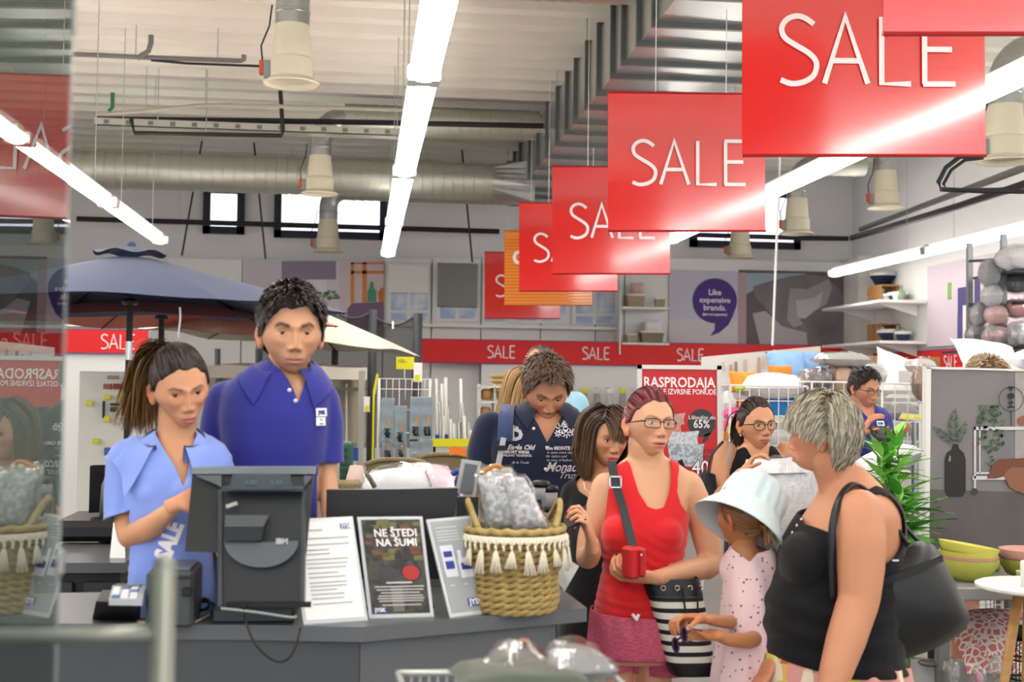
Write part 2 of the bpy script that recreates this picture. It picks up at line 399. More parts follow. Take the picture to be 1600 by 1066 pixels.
def build_head(f, skin, quality=1.0):
    "returns verts, faces, colours, material indices (0 skin, 1 eye) in head space"
    d, F_ = head_dirs(int(130*quality), int(100*quality)); v = head_surface(d, f)
    sk = np.array(lin(skin)[:3]); col = np.tile(sk, (len(v), 1))
    X, Y, Z = v.T; aX = np.abs(X); front = Y < -.03
    def mixc(c, w):
        nonlocal col; w = np.clip(w, 0, 1)[:, None]*front[:, None]; col = col*(1-w)+np.array(lin(c)[:3])*w
    bl = f.get('blush', .35); mixc(f.get('blushc', '#c0584a'), bl*gs(aX-.042, .02)*gs(Z+.025, .022)); mixc('#b8503f', bl*.8*gs(X, .012)*gs(Z+.034, .012))
    if f.get('stubble'): mixc('#6d5a50', f['stubble']*smoothstep(-.036, -.056, Z)*smoothstep(.9, .4, gs(X, .018)*gs(Z+.065, .009)))
    mixc('#8a5a48', .35*gs(aX-.03, .016)*gs(Z+.005, .008))
    lw = f.get('mouth', 1.); lipw = ((X/(.0235*lw))**2+((Z+.0663)/.0118)**2)
    up = 1-.10*gs(X, .004)*(Z > -.066)
    mixc(f.get('lips', '#b0605a'), smoothstep(1.25, .75, lipw/up)*f.get('lipmix', .8))
    mixc('#3c1512', .85*smoothstep(1.15, .6, np.sqrt((X/(.021*lw))**2+((Z+.066)/(.0018+.0042*f.get('open', 0)))**2)))
    mixc('#4a241c', .8*gs(aX-.0085, .0035)*gs(Z+.0425, .0025))
    br = f.get('browc', '#3a2a22'); bz = .0225+.006*np.clip((aX-.014)/.022, 0, 1)-.012*np.clip((aX-.040)/.02, 0, 1)
    mixc(br, f.get('browmix', .8)*gs(Z-bz, .0038*f.get('browt', 1.))*smoothstep(.012, .018, aX)*smoothstep(.056, .046, aX))
    mb = MB(); mb.add(v, F_); cols = [col]
    # ears
    for s in (-1, 1):
        e = MB(); e.ball((0, 0, 0), (.012, .020, .034), 20, 16); ev = e.v[0].copy()
        r = np.sqrt((ev[:, 1]/.019)**2+(ev[:, 2]/.032)**2); outer = ev[:, 0] > 0
        ev[:, 0] = np.where(outer, ev[:, 0]-.010*gs(r, .55), ev[:, 0]); ev[:, 1] *= 1+.15*(ev[:, 2] > 0)
        ev[:, 1] *= np.where(ev[:, 2] < -.012, .75, 1.)
        a = math.radians(30); ev = ev @ np.array([[math.cos(a), -math.sin(a), 0], [math.sin(a), math.cos(a), 0], [0, 0, 1]]).T if False else ev
        ca, sa = math.cos(a), math.sin(a); ev = np.stack([ev[:, 0]*ca+ev[:, 1]*sa*1.0, -ev[:, 0]*sa+ev[:, 1]*ca, ev[:, 2]], 1)
        ev[:, 0] *= s; ev = ev+np.array([s*(.0775*f.get('wide', 1.)), .010, -.010])
        fs = e.f if s > 0 else [q[::-1] for q in e.f]
        mb.add(ev, fs); ce = np.tile(sk*np.array([1.05, .82, .78]), (len(ev), 1)); cols.append(ce)
    # eyes
    gz = f.get('gaze', (0, 0)); op = f.get('lid', 1.)
    dirs = np.array([[.33, -1, .05]]); dirs = dirs/np.linalg.norm(dirs)
    for s in (-1, 1):
        dd, _ = head_dirs(60, 60); sv = head_surface(dd, f); m = (sv[:, 1] < -.02)
        k = np.argmin(((sv[m][:, 0]-s*.0315)**2+(sv[m][:, 2]-.005)**2)); ys = sv[m][k, 1]
        R_ = .0130; c = np.array([s*.0315, ys+R_-.0046, .005])
        ga = rot_head(gz[0], gz[1], 0); prof = [0, 11, 12.5, 28, 32, 60, 110, 180]
        pc = ['#050505', '#050505', f.get('iris', '#3f2f22'), f.get('iris', '#3f2f22'), '#cdc2ba', '#cdc2ba', '#c8b0a8', '#d0b0a8']
        ev = []; cc = []; fs = []; n = 20
        for i, a in enumerate(prof):
            a = math.radians(a)
            for q in range(n):
                b = 2*PI*q/n; ev.append((math.sin(a)*math.cos(b)*R_, -math.cos(a)*R_, math.sin(a)*math.sin(b)*R_)); cc.append(lin(pc[i])[:3])
        for i in range(len(prof)-1):
            for q in range(n):
                j = (q+1) % n; fs.append((i*n+q, i*n+j, (i+1)*n+j, (i+1)*n+q))
        mb.add(np.array(ev) @ ga.T+c, fs, 1); cols.append(np.array(cc))
        # lids
        for up in (1, -1):
            nu, nv_ = 17, 7; lv = []; lc = []; lf = []
            for j in range(nv_):
                for i in range(nu):
                    az = math.radians(-78+156*i/(nu-1)); edge = (math.radians(29*op) if up > 0 else math.radians(19)*min(op+.2, 1))*max(0, math.cos(az*1.12))**.8
                    if up < 0: edge += 0
                    lo = edge if up > 0 else edge
                    if up > 0 and op < .6: lo = edge-math.radians(12*(1-op))
                    el = lo+(math.radians(86)-lo)*(j/(nv_-1))
                    rr = R_+.0011 if j else R_+.0003
                    lv.append((math.sin(az)*math.cos(el)*rr, -math.cos(az)*math.cos(el)*rr, up*math.sin(el)*rr))
                    lc.append(np.array(lin('#2a1a15')[:3]) if (j <= (1 if up > 0 and f.get('lash', 0) else 0)) else sk*(.82 if up > 0 else .9))
            for j in range(nv_-1):
                for i in range(nu-1):
                    q = (j*nu+i, j*nu+i+1, (j+1)*nu+i+1, (j+1)*nu+i); lf.append(q if up > 0 else q[::-1])
            mb.add(np.array(lv)+c, lf); cols.append(np.array(lc))
    return np.concatenate(mb.v), mb.f, np.concatenate(cols), mb.mi
def hand_shells(mb, wrist, fdir, pn, side, curl=(20, 25, 20), L=.185, thumb=(45, 20), spread=6, per=None, wr=.027):
    """palm and five fingers; fdir: wrist->knuckles, pn: palm normal (fingers curl towards it), side=+1 thumb along cross(fdir,pn)"""
    s = L/.185; fd = np.asarray(fdir, float); fd /= np.linalg.norm(fd); pn = np.asarray(pn, float); pn = pn-fd*np.dot(pn, fd); pn /= np.linalg.norm(pn)
    la = np.cross(fd, pn)*side; w = np.asarray(wrist, float); info = []
    rings = []
    for t, hw, ht in ((-.03, .023, .019), (0, .025, .019), (.03, .034, .0175), (.06, .041, .016), (.088, .040, .012), (.097, .034, .008)):
        rings.append([w+fd*t*s+la*hw*s*math.cos(a)+pn*ht*s*math.sin(a) for a in np.linspace(0, 2*PI, 14, endpoint=False)])
    mb.loft(rings)
    names = [(.029, .075, .0083), (.010, .083, .0086), (-.010, .077, .0082), (-.028, .060, .0073)]
    for i, (off, ln, r) in enumerate(names):
        cu = per[i] if per else curl
        p = w+fd*.075*s+la*off*s*.95; a = math.radians(spread*(1.5-i)); d = fd*math.cos(a)+la*math.sin(a)
        pts = [p, p+d*.022*s]; ang = 0; q = pts[-1]; seg = [ln*.45*s, ln*.30*s, ln*.25*s]
        for c_, sl in zip(cu, seg):
            ang += math.radians(c_); q = q+(d*math.cos(ang)+pn*math.sin(ang))*sl; pts.append(q)
        mb.tube(pts, [r*s*1.05, r*s*1.05, r*s, r*s*.95, r*s*.80], 10); mb.ball(pts[-1], r*s*.80, 10, 6)
        tn = d*math.cos(ang)+pn*math.sin(ang); info.append((pts[-1], tn, -(pn*math.cos(ang)-d*math.sin(ang)), r*s))
    p = w+fd*.018*s+la*.020*s; a = math.radians(thumb[0]); d = fd*math.cos(a)+la*math.sin(a)+pn*.35; d /= np.linalg.norm(d)
    pts = [p, p+d*.042*s]; b = math.radians(thumb[1]); d2 = d*math.cos(b)+(fd*.6+pn*.6)*math.sin(b); d2 /= np.linalg.norm(d2)
    pts.append(pts[-1]+d2*.033*s); d3 = d2*math.cos(b)+(fd*.6+pn*.6)*math.sin(b); d3 /= np.linalg.norm(d3); pts.append(pts[-1]+d3*.026*s)
    mb.tube(pts, [.014*s, .0115*s, .0098*s, .008*s], 10); mb.ball(pts[-1], .008*s, 10, 6)
    info.append((pts[-1], d3, la, .009*s)); return info

HAIRLINE = ([0, 35, 62, 80, 100, 125, 180], [.088, .080, .045, -.004, -.020, -.050, -.066])
def hair_mask(v, hl=HAIRLINE, soft=.004):
    az = np.degrees(np.abs(np.arctan2(v[:, 0], -v[:, 1]))); return smoothstep(-soft, soft, v[:, 2]-np.interp(az, hl[0], hl[1])+.005*noise3(v, 150, 77))
def strand_mesh(mb, cols, roots, dirs, fl, n, step, width, keep, c0, rng, grav=0., jit=.25, taper=.5, cvar=.35, c1=None, lens=None):
    """fl(p,t,i)->direction; keep=(centre, radii) ellipsoid kept outside"""
    p = roots.copy(); paths = [p.copy()]; dr = dirs.copy(); N_ = len(p); jv = rng.normal(size=(N_, 3))*jit
    lens = np.ones(N_) if lens is None else lens
    for i in range(n):
        t = i/n; g = fl(p, t, dr); g = g/(np.linalg.norm(g, axis=1, keepdims=True)+1e-9); dr = g+jv*(.5+.5*t)*.6; dr /= np.linalg.norm(dr, axis=1, keepdims=True)+1e-9
        p = p+dr*step*lens[:, None]
        if keep is not None:
            q = (p-keep[0])/keep[1]; r = np.linalg.norm(q, axis=1, keepdims=True); off = keep[2][:, None] if len(keep) > 2 else 1.0
            q = np.where(r < off, q/r*off, q); p = q*keep[1]+keep[0]
        paths.append(p.copy())
    Pp = np.array(paths)                      # (n+1, N, 3)
    cen = keep[0] if keep is not None else roots.mean(0)
    V = []; C = []; wid = width*(.7+.6*rng.rand(N_)); base = np.array(lin(c0)[:3]); tip = np.array(lin(c1)[:3]) if c1 else base
    cm = (1-cvar+2*cvar*rng.rand(N_))[:, None]
    tw = rng.normal(size=N_)*.5
    for i in range(n+1):
        t = i/n; tg = Pp[min(i+1, n)]-Pp[max(i-1, 0)]; tg /= np.linalg.norm(tg, axis=1, keepdims=True)+1e-9
        nn = Pp[i]-cen; nn /= np.linalg.norm(nn, axis=1, keepdims=True)+1e-9
        s_ = np.cross(tg, nn); s_ /= np.linalg.norm(s_, axis=1, keepdims=True)+1e-9
        s_ = s_*np.cos(tw)[:, None]+nn*np.sin(tw)[:, None]
        w = (wid*(1-(1-taper)*t**2)*(1 if i < n else .35))[:, None]/2
        V += [Pp[i]-s_*w, Pp[i]+s_*w]; c = (base*(1-t)+tip*t)*cm; C += [c, c]
    V = np.array(V); k = V.shape[0]           # (2(n+1), N, 3)
    V2 = V.transpose(1, 0, 2).reshape(-1, 3); C2 = np.array(C).transpose(1, 0, 2).reshape(-1, 3)
    fs = []
    for j in range(N_):
        o = j*k
        for i in range(n): a = o+2*i; fs.append((a, a+1, a+3, a+2))
    mb.add(V2, fs); cols.append(C2)
def rand_roots(f, rng, n, hl=HAIRLINE, extra=None):
    d = rng.normal(size=(n*4, 3)); d /= np.linalg.norm(d, axis=1, keepdims=True); v = head_surface(d, f)
    m = hair_mask(v, hl) > .5
    if extra is not None: m &= extra(v)
    v = v[m][:n]; nn = d[m][:n]; return v, nn
def unit(v): return v/(np.linalg.norm(v, axis=1, keepdims=True)+1e-9)
def tangential(g, p, c=(0, .005, .01)):
    nn = unit(p-np.array(c)); return g-nn*(g*nn).sum(1, keepdims=True)
KC = np.array([0, .006, .008]); KR = np.array([.080, .100, .120])
def make_hair(style, f, c0, c1=None, seed=1, dens=1.0, hl=HAIRLINE, thick=.010, **k):
    rng = np.random.RandomState(seed); mb = MB(); cols = []
    d, F_ = head_dirs(90, 70); v = head_surface(d, f); m = hair_mask(v, hl, .010)
    th = thick*(1+.35*noise3(d, 5, seed)*k.get('lump', 1.)) * (1+k.get('top', 0)*smoothstep(.0, .75, d[:, 2])) - .006*0
    v2 = v+d*(th*m-.006*(1-m))[:, None]
    mb.add(v2, F_); cols.append(np.tile(np.array(lin(c0)[:3])*.75, (len(v2), 1)))
    N_ = int(1500*dens)
    R_, nn = rand_roots(f, rng, N_, hl); TH = (thick*(1+k.get('top', 0)*smoothstep(.0, .75, nn[:, 2])))[:, None]; R_ = R_+nn*TH*.8
    if style == 'short':
        fw = k.get('fwd', .5); ln = k.get('length', .022)
        def fl(p, t, dr):
            g = np.stack([.5*np.clip(p[:, 0]/.05, -1, 1)+.35*k.get('part', 0), np.where(p[:, 1] < .05, -fw, .3), np.where(p[:, 2] > .07, 0, -1.0)], 1)
            return tangential(g, p)+unit(p-KC)*(k.get('lift', .45) if t < .5 else k.get('lift', .45)*.25)
        strand_mesh(mb, cols, R_, nn, fl, 4, ln/4, .0040, None, c0, rng, jit=k.get('jit', .22), c1=c1, cvar=.4, lens=(.55+.9*smoothstep(.0, .7, nn[:, 2]))*(.8+.4*rng.rand(len(R_))))
    elif style == 'tied':
        K_ = np.array(k.get('knot', (0, .105, .05)))
        def fl(p, t, dr): return tangential(K_-p, p)+.02*unit(K_-p)
        dist = np.linalg.norm(R_-K_, axis=1); n = 9
        strand_mesh(mb, cols, R_, nn, fl, n, 1/n, .0052, (KC, KR, np.full(len(R_), k.get('off', 1.06))), c0, rng, jit=.05, taper=.8, cvar=.3, lens=dist*1.15*.95)
        mb.ball(K_, .017, 12, 8); cols.append(np.tile(np.array(lin(k.get('tie', c0))[:3])*.5, (12*9, 1)))
        M = int(420*dens*k.get('tail', 1.)); r0 = K_+rng.normal(size=(M, 3))*.008; tl = k.get('taillen', .26)
        if k.get('tail', 1.) > 0:
            d0 = np.tile(np.array(k.get('taildir', (0, .8, .25))), (M, 1))+rng.normal(size=(M, 3))*.22
            gx = np.array(k.get('tailpull', (0, 0, -1.)))
            def fl2(p, t, dr): return dr*(1-.42*min(1, t*2+.25))+gx*(.12+.6*min(1, t*2.0))
            strand_mesh(mb, cols, r0, d0, fl2, 10, tl/10, .006, (KC, KR, np.full(M, 1.06)), c0, rng, jit=.13, c1=c1 or c0, cvar=.35, lens=.75+.4*rng.rand(M))
    elif style == 'bob':
        bl = k.get('drop', -.105); bang = k.get('bang', .042)
        az = np.degrees(np.abs(np.arctan2(R_[:, 0], -R_[:, 1]))); fr = (az < k.get('bangaz', 48)) & (R_[:, 2] > .055)
        px = k.get('partx', .0)
        def fl(p, t, dr):
            g = np.zeros_like(p); sx = np.sign(p[:, 0]-px)
            g[:, 0] = np.where(fr, .15*sx+k.get('sweep', .3), sx*.9); g[:, 1] = np.where(fr, -1., .25*np.sign(p[:, 1]+.01)*(np.abs(p[:, 0]) < .05)); g[:, 2] = -.35
            g = tangential(g, p)*np.clip((p[:, 2:3]-.03)/.06, 0, 1)+np.array([0, 0, -1.])*np.clip((.11-p[:, 2:3])/.07, .08, 1)
            if t > .75: g = g+unit(-(p-KC)*np.array([1, 1, 0]))*k.get('inward', .25)
            return g
        endz = np.where(fr, bang, bl)+rng.normal(size=len(R_))*.006
        total = np.maximum(.02, (R_[:, 2]-endz)*1.18+np.where(R_[:, 2] > .08, .025, .008)); off = 1.05+.13*rng.rand(len(R_))*k.get('vol', 1.)
        strand_mesh(mb, cols, R_, nn, fl, 12, 1/12, .0044, (KC, KR, off), c0, rng, jit=.04, c1=c1 or c0, cvar=.22, lens=total)
    elif style == 'layered':
        def fl(p, t, dr):
            g = np.zeros_like(p); g[:, 0] = np.sign(p[:, 0])*.6; g[:, 1] = np.where(p[:, 1] < .03, -.75, .35); g[:, 2] = -.3-.9*smoothstep(.08, -.02, p[:, 2])
            g[:, 0] = np.clip(p[:, 0]/.06, -1, 1)*.6
            g = tangential(g, p)+unit(p-KC)*(.35 if t < .35 else -.10)+np.array([0, 0, -.3])*t
            return g
        off = 1.08+.17*rng.rand(len(R_))*(.35+.65*smoothstep(-.06, .04, R_[:, 2]))
        R2 = KC+(R_-KC)*(1+.06*rng.rand(len(R_), 1))
        strand_mesh(mb, cols, R2, nn, fl, 7, k.get('length', .060)/7, .0046, (KC, KR, off), c0, rng, jit=.18, c1=c1 or c0, cvar=.38, lens=.7+.6*rng.rand(len(R_)))
    return np.concatenate(mb.v), mb.f, np.concatenate(cols)
SKINM = mat('skin', '#d8a488', .47, attr='Col', sss=.12, spec=.42, bump=.12, bscale=220)
EYEM = mat('eyeball', '#e8e0da', .12, attr='Col', spec=.6)
HAIRM = mat('hair', '#4a3024', .42, attr='Col', spec=.55)
LENS = None
def lens_mat():
    global LENS
    if LENS: return LENS
    m = mat('spectacle_lens', '#ffffff', .05); N, L, b = nodes_of(m)
    t = N.new('ShaderNodeBsdfTransparent'); g = N.new('ShaderNodeBsdfGlossy'); g.inputs['Roughness'].default_value = .03
    mx = N.new('ShaderNodeMixShader'); mx.inputs[0].default_value = .05; L.new(t.outputs[0], mx.inputs[1]); L.new(g.outputs[0], mx.inputs[2])
    L.new(mx.outputs[0], N['Material Output'].inputs[0]); LENS = m; return m
def cloth_mat(name, c, **k):
    a = dict(rough=.85, sheen=.25, bump=.35, bscale=320, spec=.25, bdist=.001); a.update(k); return mat(name, c, **a)

class Person:
    def __init__(s, label, Y, skin='#d9a78c', group=None, name='person'):
        s.Y = Y; q_ = [int(skin[i:i+2], 16) for i in (1, 3, 5)]; skin = '#%02x%02x%02x' % (int(q_[0]*.985), int(q_[1]*.965), int(q_[2]*.90)); s.skin = skin; s.label = label; s.name = name; s.body = MB(); s.hands = MB(); s.headd = None; s.kids = []
        s.k = Y/F; s.nails = []
    def at(s, px, py, dy=0.): return P(px, py, s.Y+dy)
    def rings(s, R_, mb=None, grow=0., n=28, mid=0.):
        "R_: list of (py, px_left, px_right, half_depth_m, dy) ; superelliptic torso rings"
        out = []
        ys = np.array([r[0] for r in R_], float); fine = np.linspace(ys[0], ys[-1], max(8, int(abs(ys[-1]-ys[0])/6)))
        cols_ = [np.interp(fine, ys, np.array([r[i] for r in R_], float)) for i in (1, 2, 3, 4)]
        # smooth the profile
        for q in cols_:
            for _ in range(3): q[1:-1] = (q[:-2]+2*q[1:-1]+q[2:])/4
        for i, py in enumerate(fine):
            l, r, dep, dy = [q[i] for q in cols_]; a = s.at(l, py, dy); b = s.at(r, py, dy); c = (a+b)/2; rx = np.linalg.norm(b-a)/2+grow; dep = dep+grow
            ring = []
            for k in range(n):
                t = 2*PI*k/n; ct, st = math.cos(t), math.sin(t); e = .86
                ring.append((c[0]+rx*math.copysign(abs(ct)**e, ct), c[1]+dep*math.copysign(abs(st)**e, st), c[2]))
            out.append(ring)
        (mb or s.body).loft(out[::-1])
    def limb(s, J, mb=None, grow=0., seg=14, cap=True, sub=6):
        "J: list of (px,py,dy,r_px) smoothed into a tapering tube"
        pts = np.array([s.at(j[0], j[1], j[2]) for j in J]); rr = np.array([j[3]*s.k for j in J])+grow
        s.limbw(pts, rr, mb, seg, cap, sub)
    def limbw(s, pts, rr, mb=None, seg=14, cap=True, sub=6):
        pts = np.asarray(pts, float); rr = np.asarray(rr, float); n = len(pts)
        o = []; r = []
        for i in range(n-1):
            p0 = pts[max(i-1, 0)]; p1 = pts[i]; p2 = pts[i+1]; p3 = pts[min(i+2, n-1)]
            for k in range(sub):
                t = k/sub; a = .5*((2*p1)+(-p0+p2)*t+(2*p0-5*p1+4*p2-p3)*t*t+(-p0+3*p1-3*p2+p3)*t**3)
                lin_ = p1*(1-t)+p2*t; o.append(lin_*.45+a*.55); r.append(rr[i]*(1-t)+rr[i+1]*t)
        o.append(pts[-1]); r.append(rr[-1]); m = mb or s.body
        m.tube(o, r, seg)
        if cap: m.ball(o[0], r[0]*.98, seg, 8); m.ball(o[-1], r[-1]*.98, seg, 8)
    def ellip(s, px, py, dy, rx, ry, rz, mb=None, grow=0.):
        (mb or s.body).ball(s.at(px, py, dy), (rx*s.k+grow, ry+grow, rz*s.k+grow), 20, 14)
    def legs(s, zhip, sep=.10, r=.085, cx=None, trouser='#22242b', shoe='#191919', skirt=False, dy=0., turn=0., bare=None):
        "simple legs standing on the floor; cx = world x of the pelvis"
        yy = s.Y+dy; t = MB(); sh = MB()
        for q in (-1, 1):
            x = cx+q*sep*.85
            pts = [(x*.98+cx*.02, yy, zhip), (x, yy-.01, zhip*.55), (x, yy+.02, .30), (x, yy+.02, .09)]
            s.limbw(pts, [r*.8, r*.70, r*.56, r*.40], s.body)
            s.limbw(pts[:3]+[(x, yy+.02, .07)], [r*.82+.012, r*.76+.012, r*.7+.012, r*.62], t)
            a = math.radians(turn); fd = np.array([math.sin(a), -math.cos(a), 0]); c = np.array([x, yy, 0])
            rg = []
            for u, w, h in ((-.09, .025, .05), (-.07, .036, .085), (-.01, .037, .09), (.05, .044, .06), (.11, .046, .045), (.155, .032, .03), (.165, .012, .02)):
                sd = np.cross(fd, [0, 0, 1.]); rg.append([c+fd*u+sd*w*math.cos(b)+np.array([0, 0, max(0, h*(.5+.5*math.sin(b)))]) for b in np.linspace(0, 2*PI, 14, endpoint=False)])
            sh = MB(); sh.loft(rg); s.kids.append(('shoe', np.concatenate(sh.v), sh.f, mat('shoe_'+shoe, shoe, .5), None))
        if not bare:
            v, tr, n = volume(t, .012, 3); s.kids.append(('trousers', v, [tuple(x) for x in tr.tolist()], cloth_mat('cloth_'+trouser, trouser), None))
    def head(s, px, py, h_px, yaw=0, pitch=0, roll=0, face=None, dy=0., q=1.0, neck=None):
        "px,py: photograph position of the middle of the skull; h_px chin-to-crown height"
        s.face = face or {}; s.sc = h_px*s.k/.231; s.hc = s.at(px, py, dy); s.R = rot_head(yaw, pitch, roll)
        s.headd = build_head(s.face, s.skin, q)
    def hp(s, v): return (np.asarray(v)*s.sc) @ s.R.T+s.hc
    def neck(s, px, py, dy, r0=.056, r1=.062, top=(0, .018, -.055)):
        "neck from inside the skull down to (px,py) at the collar bones"
        b = s.at(px, py, dy); a = s.hp(top); m = (a+b)/2+np.array([0, .004, 0]); s.limbw([a, m, b], [r0, r0*.98, r1], cap=True)
    def hair(s, style, c0, c1=None, name='hair', **k):
        v, f, c = make_hair(style, s.face, c0, c1, **k); s.kids.append((name, s.hp(v), f, HAIRM, c))
    def garment(s, name, mb, m, cuts, offset=0., th=.003, voxel=.006, smooth=24, folds=None, post=None, attr=None):
        v, t, n = volume(mb, voxel, smooth)
        if folds is not None: v = v+n*folds(v, n)[:, None]
        v = v+n*offset
        for cfn in cuts:
            sc = cfn(v, n); (v, n), t = clip(v, t, sc, [n])
        n = unit(n); V, fcs = shell(v, t, n, th); s.gar = (v, n)
        if post: V = post(V)
        s.kids.append((name, V, fcs, m, None)); return V
    def uv(s, v):
        "photograph coordinates as if every point stood at the person's depth"
        w = v.copy(); w[:, 1] = s.Y; return proj(w)
    def glasses(s, colr='#2a2024', w=.024, h=.0165, sq=.6, th=.0016):
        fr = MB(); ln = MB(); yb = -.0945; ez = .004
        for q in (-1, 1):
            loop = []
            for i in range(28):
                a = 2*PI*i/28; ca, sa = math.cos(a), math.sin(a); loop.append((q*(.0325)+w*math.copysign(abs(ca)**sq, ca), yb+.010*((.0325*q+w*ca)/.055)**2, ez+h*math.copysign(abs(sa)**sq, sa)))
            loop.append(loop[0]); loop.append(loop[1]); fr.tube(loop, th, 6)
            ln.add(loop[:28], [tuple(range(28))])
            fr.tube([(q*.0565, yb+.009, ez+.006), (q*.068, yb+.020, ez+.006), (q*.079, yb+.055, ez+.003), (q*.081, .0, ez+.0), (q*.079, .018, ez-.012)], [th*1.6, th*1.6, th, th, th], 6)
        fr.tube([(-.011, yb, ez+.003), (0, yb-.002, ez+.007), (.011, yb, ez+.003)], th*1.1, 6)
        s.gl = (s.hp(np.concatenate(fr.v)), fr.f, colr, s.hp(np.concatenate(ln.v)), ln.f)
    def finish(s, loc=None, voxel=.0065, smooth=4, hv=.003, bodycol=None):
        zmin = 0.0; base = loc if loc is not None else (s.hc[0], s.Y, 0)
        root = thing(s.name, s.label, 'person', base); s.root = root
        v, t, n = volume(s.body, voxel, smooth); sk = np.array(lin(s.skin)[:3])
        mb = MB(); mb.add(v, t.tolist()); var = 1+.04*noise3(v, 30, 3); cols = [np.clip(sk*var[:, None], 0, 1)]
        if bodycol: cols[0] = bodycol(v, cols[0])
        if s.hands.v:
            hv_, ht, hn = volume(s.hands, hv, 3, .4); mb.add(hv_, ht.tolist()); cols.append(np.tile(sk*np.array([1.03, .93, .9]), (len(hv_), 1)))
        if s.headd:
            a, f, c, mi = s.headd; mb.v.append(s.hp(a)); o = mb.n; mb.f += [tuple(int(i)+o for i in q) for q in f]; mb.mi += mi; mb.n += len(a); cols.append(c)
        mats = [SKINM, EYEM]
        for (p, tn, nn, r, colr) in s.nails:
            e = MB(); R_ = np.stack([tn, np.cross(nn, tn), nn], 1); e.ball(p+nn*r*.55+tn*r*.15, (r*.95, r*.68, r*.38), 10, 6, R=R_); mb.add(e.v[0], e.f, 1); cols.append(np.tile(lin(colr)[:3], (len(e.v[0]), 1)))
        s.bodyo = mb.build('body', mats, root, True, colors=np.concatenate(cols))
        for (nm, V, fcs, m, c) in s.kids:
            k = MB(); k.add(V, fcs); k.build(nm, m, root, True, colors=c)
        if hasattr(s, 'gl'):
            a, f, colr, lv, lf = s.gl; k = MB(); k.add(a, f); g = k.build('glasses', mat('frame_'+colr, colr, .3), root, True)
            for q in (0, 1): k = MB(); k.add(lv[q*28:q*28+28], [tuple(range(28))]); k.build('lens', lens_mat(), g)
        return root
def below(s, pts, both=True):
    "keep what lies lower in the picture than the curve pts=[(u,v),..]"
    a = np.array(pts, float)
    def fn(v, n): q = s.uv(v); return (q[:, 1]-np.interp(q[:, 0], a[:, 0], a[:, 1]))*s.k
    return fn
def above(s, pts):
    a = np.array(pts, float)
    def fn(v, n): q = s.uv(v); return (np.interp(q[:, 0], a[:, 0], a[:, 1])-q[:, 1])*s.k
    return fn
def neckcut(s, front, back, ymid=None):
    "neckline: one curve for the front of the body, one for the back"
    a = np.array(front, float); b = np.array(back, float)
    def fn(v, n):
        q = s.uv(v); w = smoothstep(-.03, .03, v[:, 1]-(s.Y if ymid is None else ymid))
        lim = np.interp(q[:, 0], a[:, 0], a[:, 1])*(1-w)+np.interp(q[:, 0], b[:, 0], b[:, 1])*w
        return (q[:, 1]-lim)*s.k
    return fn
def inside(s, left, right):
    "between two side curves u_left(v), u_right(v)"
    a = np.array(left, float); b = np.array(right, float)
    def fn(v, n):
        q = s.uv(v); return np.minimum(q[:, 0]-np.interp(q[:, 1], a[:, 1], a[:, 0]), np.interp(q[:, 1], b[:, 1], b[:, 0])-q[:, 0])*s.k
    return fn
def cutplane(p, nrm):
    p = np.asarray(p, float); nrm = np.asarray(nrm, float); nrm = nrm/np.linalg.norm(nrm)
    return lambda v, n: (v-p) @ nrm

def nearest(g, p):
    k = np.argmin(((g[0]-p)**2).sum(1)); return g[0][k], g[1][k]
def snap(s, px, py, off=.003):
    "point of the garment's front seen at (px,py)"
    if not hasattr(s, 'gfront') or s.gfront[2] is not s.gar[0]:
        m = s.gar[1][:, 1] < -.15; s.gfront = (s.uv(s.gar[0][m]), s.gar[0][m], s.gar[0], s.gar[1][m])
    q = s.gfront[0]; k = np.argsort(((q-[px, py])**2).sum(1))[:6]; k = k[np.argmin(s.gfront[1][k][:, 1])]
    return s.gfront[1][k]+s.gfront[3][k]*off, s.gfront[3][k]
def drape_print(s, o, off=.0035):
    "lay a flat print on the garment surface"
    me = o.data; v = np.zeros(len(me.vertices)*3); me.vertices.foreach_get('co', v); v = v.reshape(-1, 3)
    org = np.array(origin_of(o.parent)); w = v+org; q = s.uv(w); snap(s, 0, 0)
    for i in range(len(w)):
        k = np.argmin(((s.gfront[0]-q[i])**2).sum(1)); g = s.gfront[1][k]; w[i, 1] = g[1]-off-(s.gfront[3][k][0]*(w[i, 0]-g[0])+s.gfront[3][k][2]*(w[i, 2]-g[2]))/min(-.2, s.gfront[3][k][1])
    me.vertices.foreach_set('co', (w-org).ravel()); me.update()
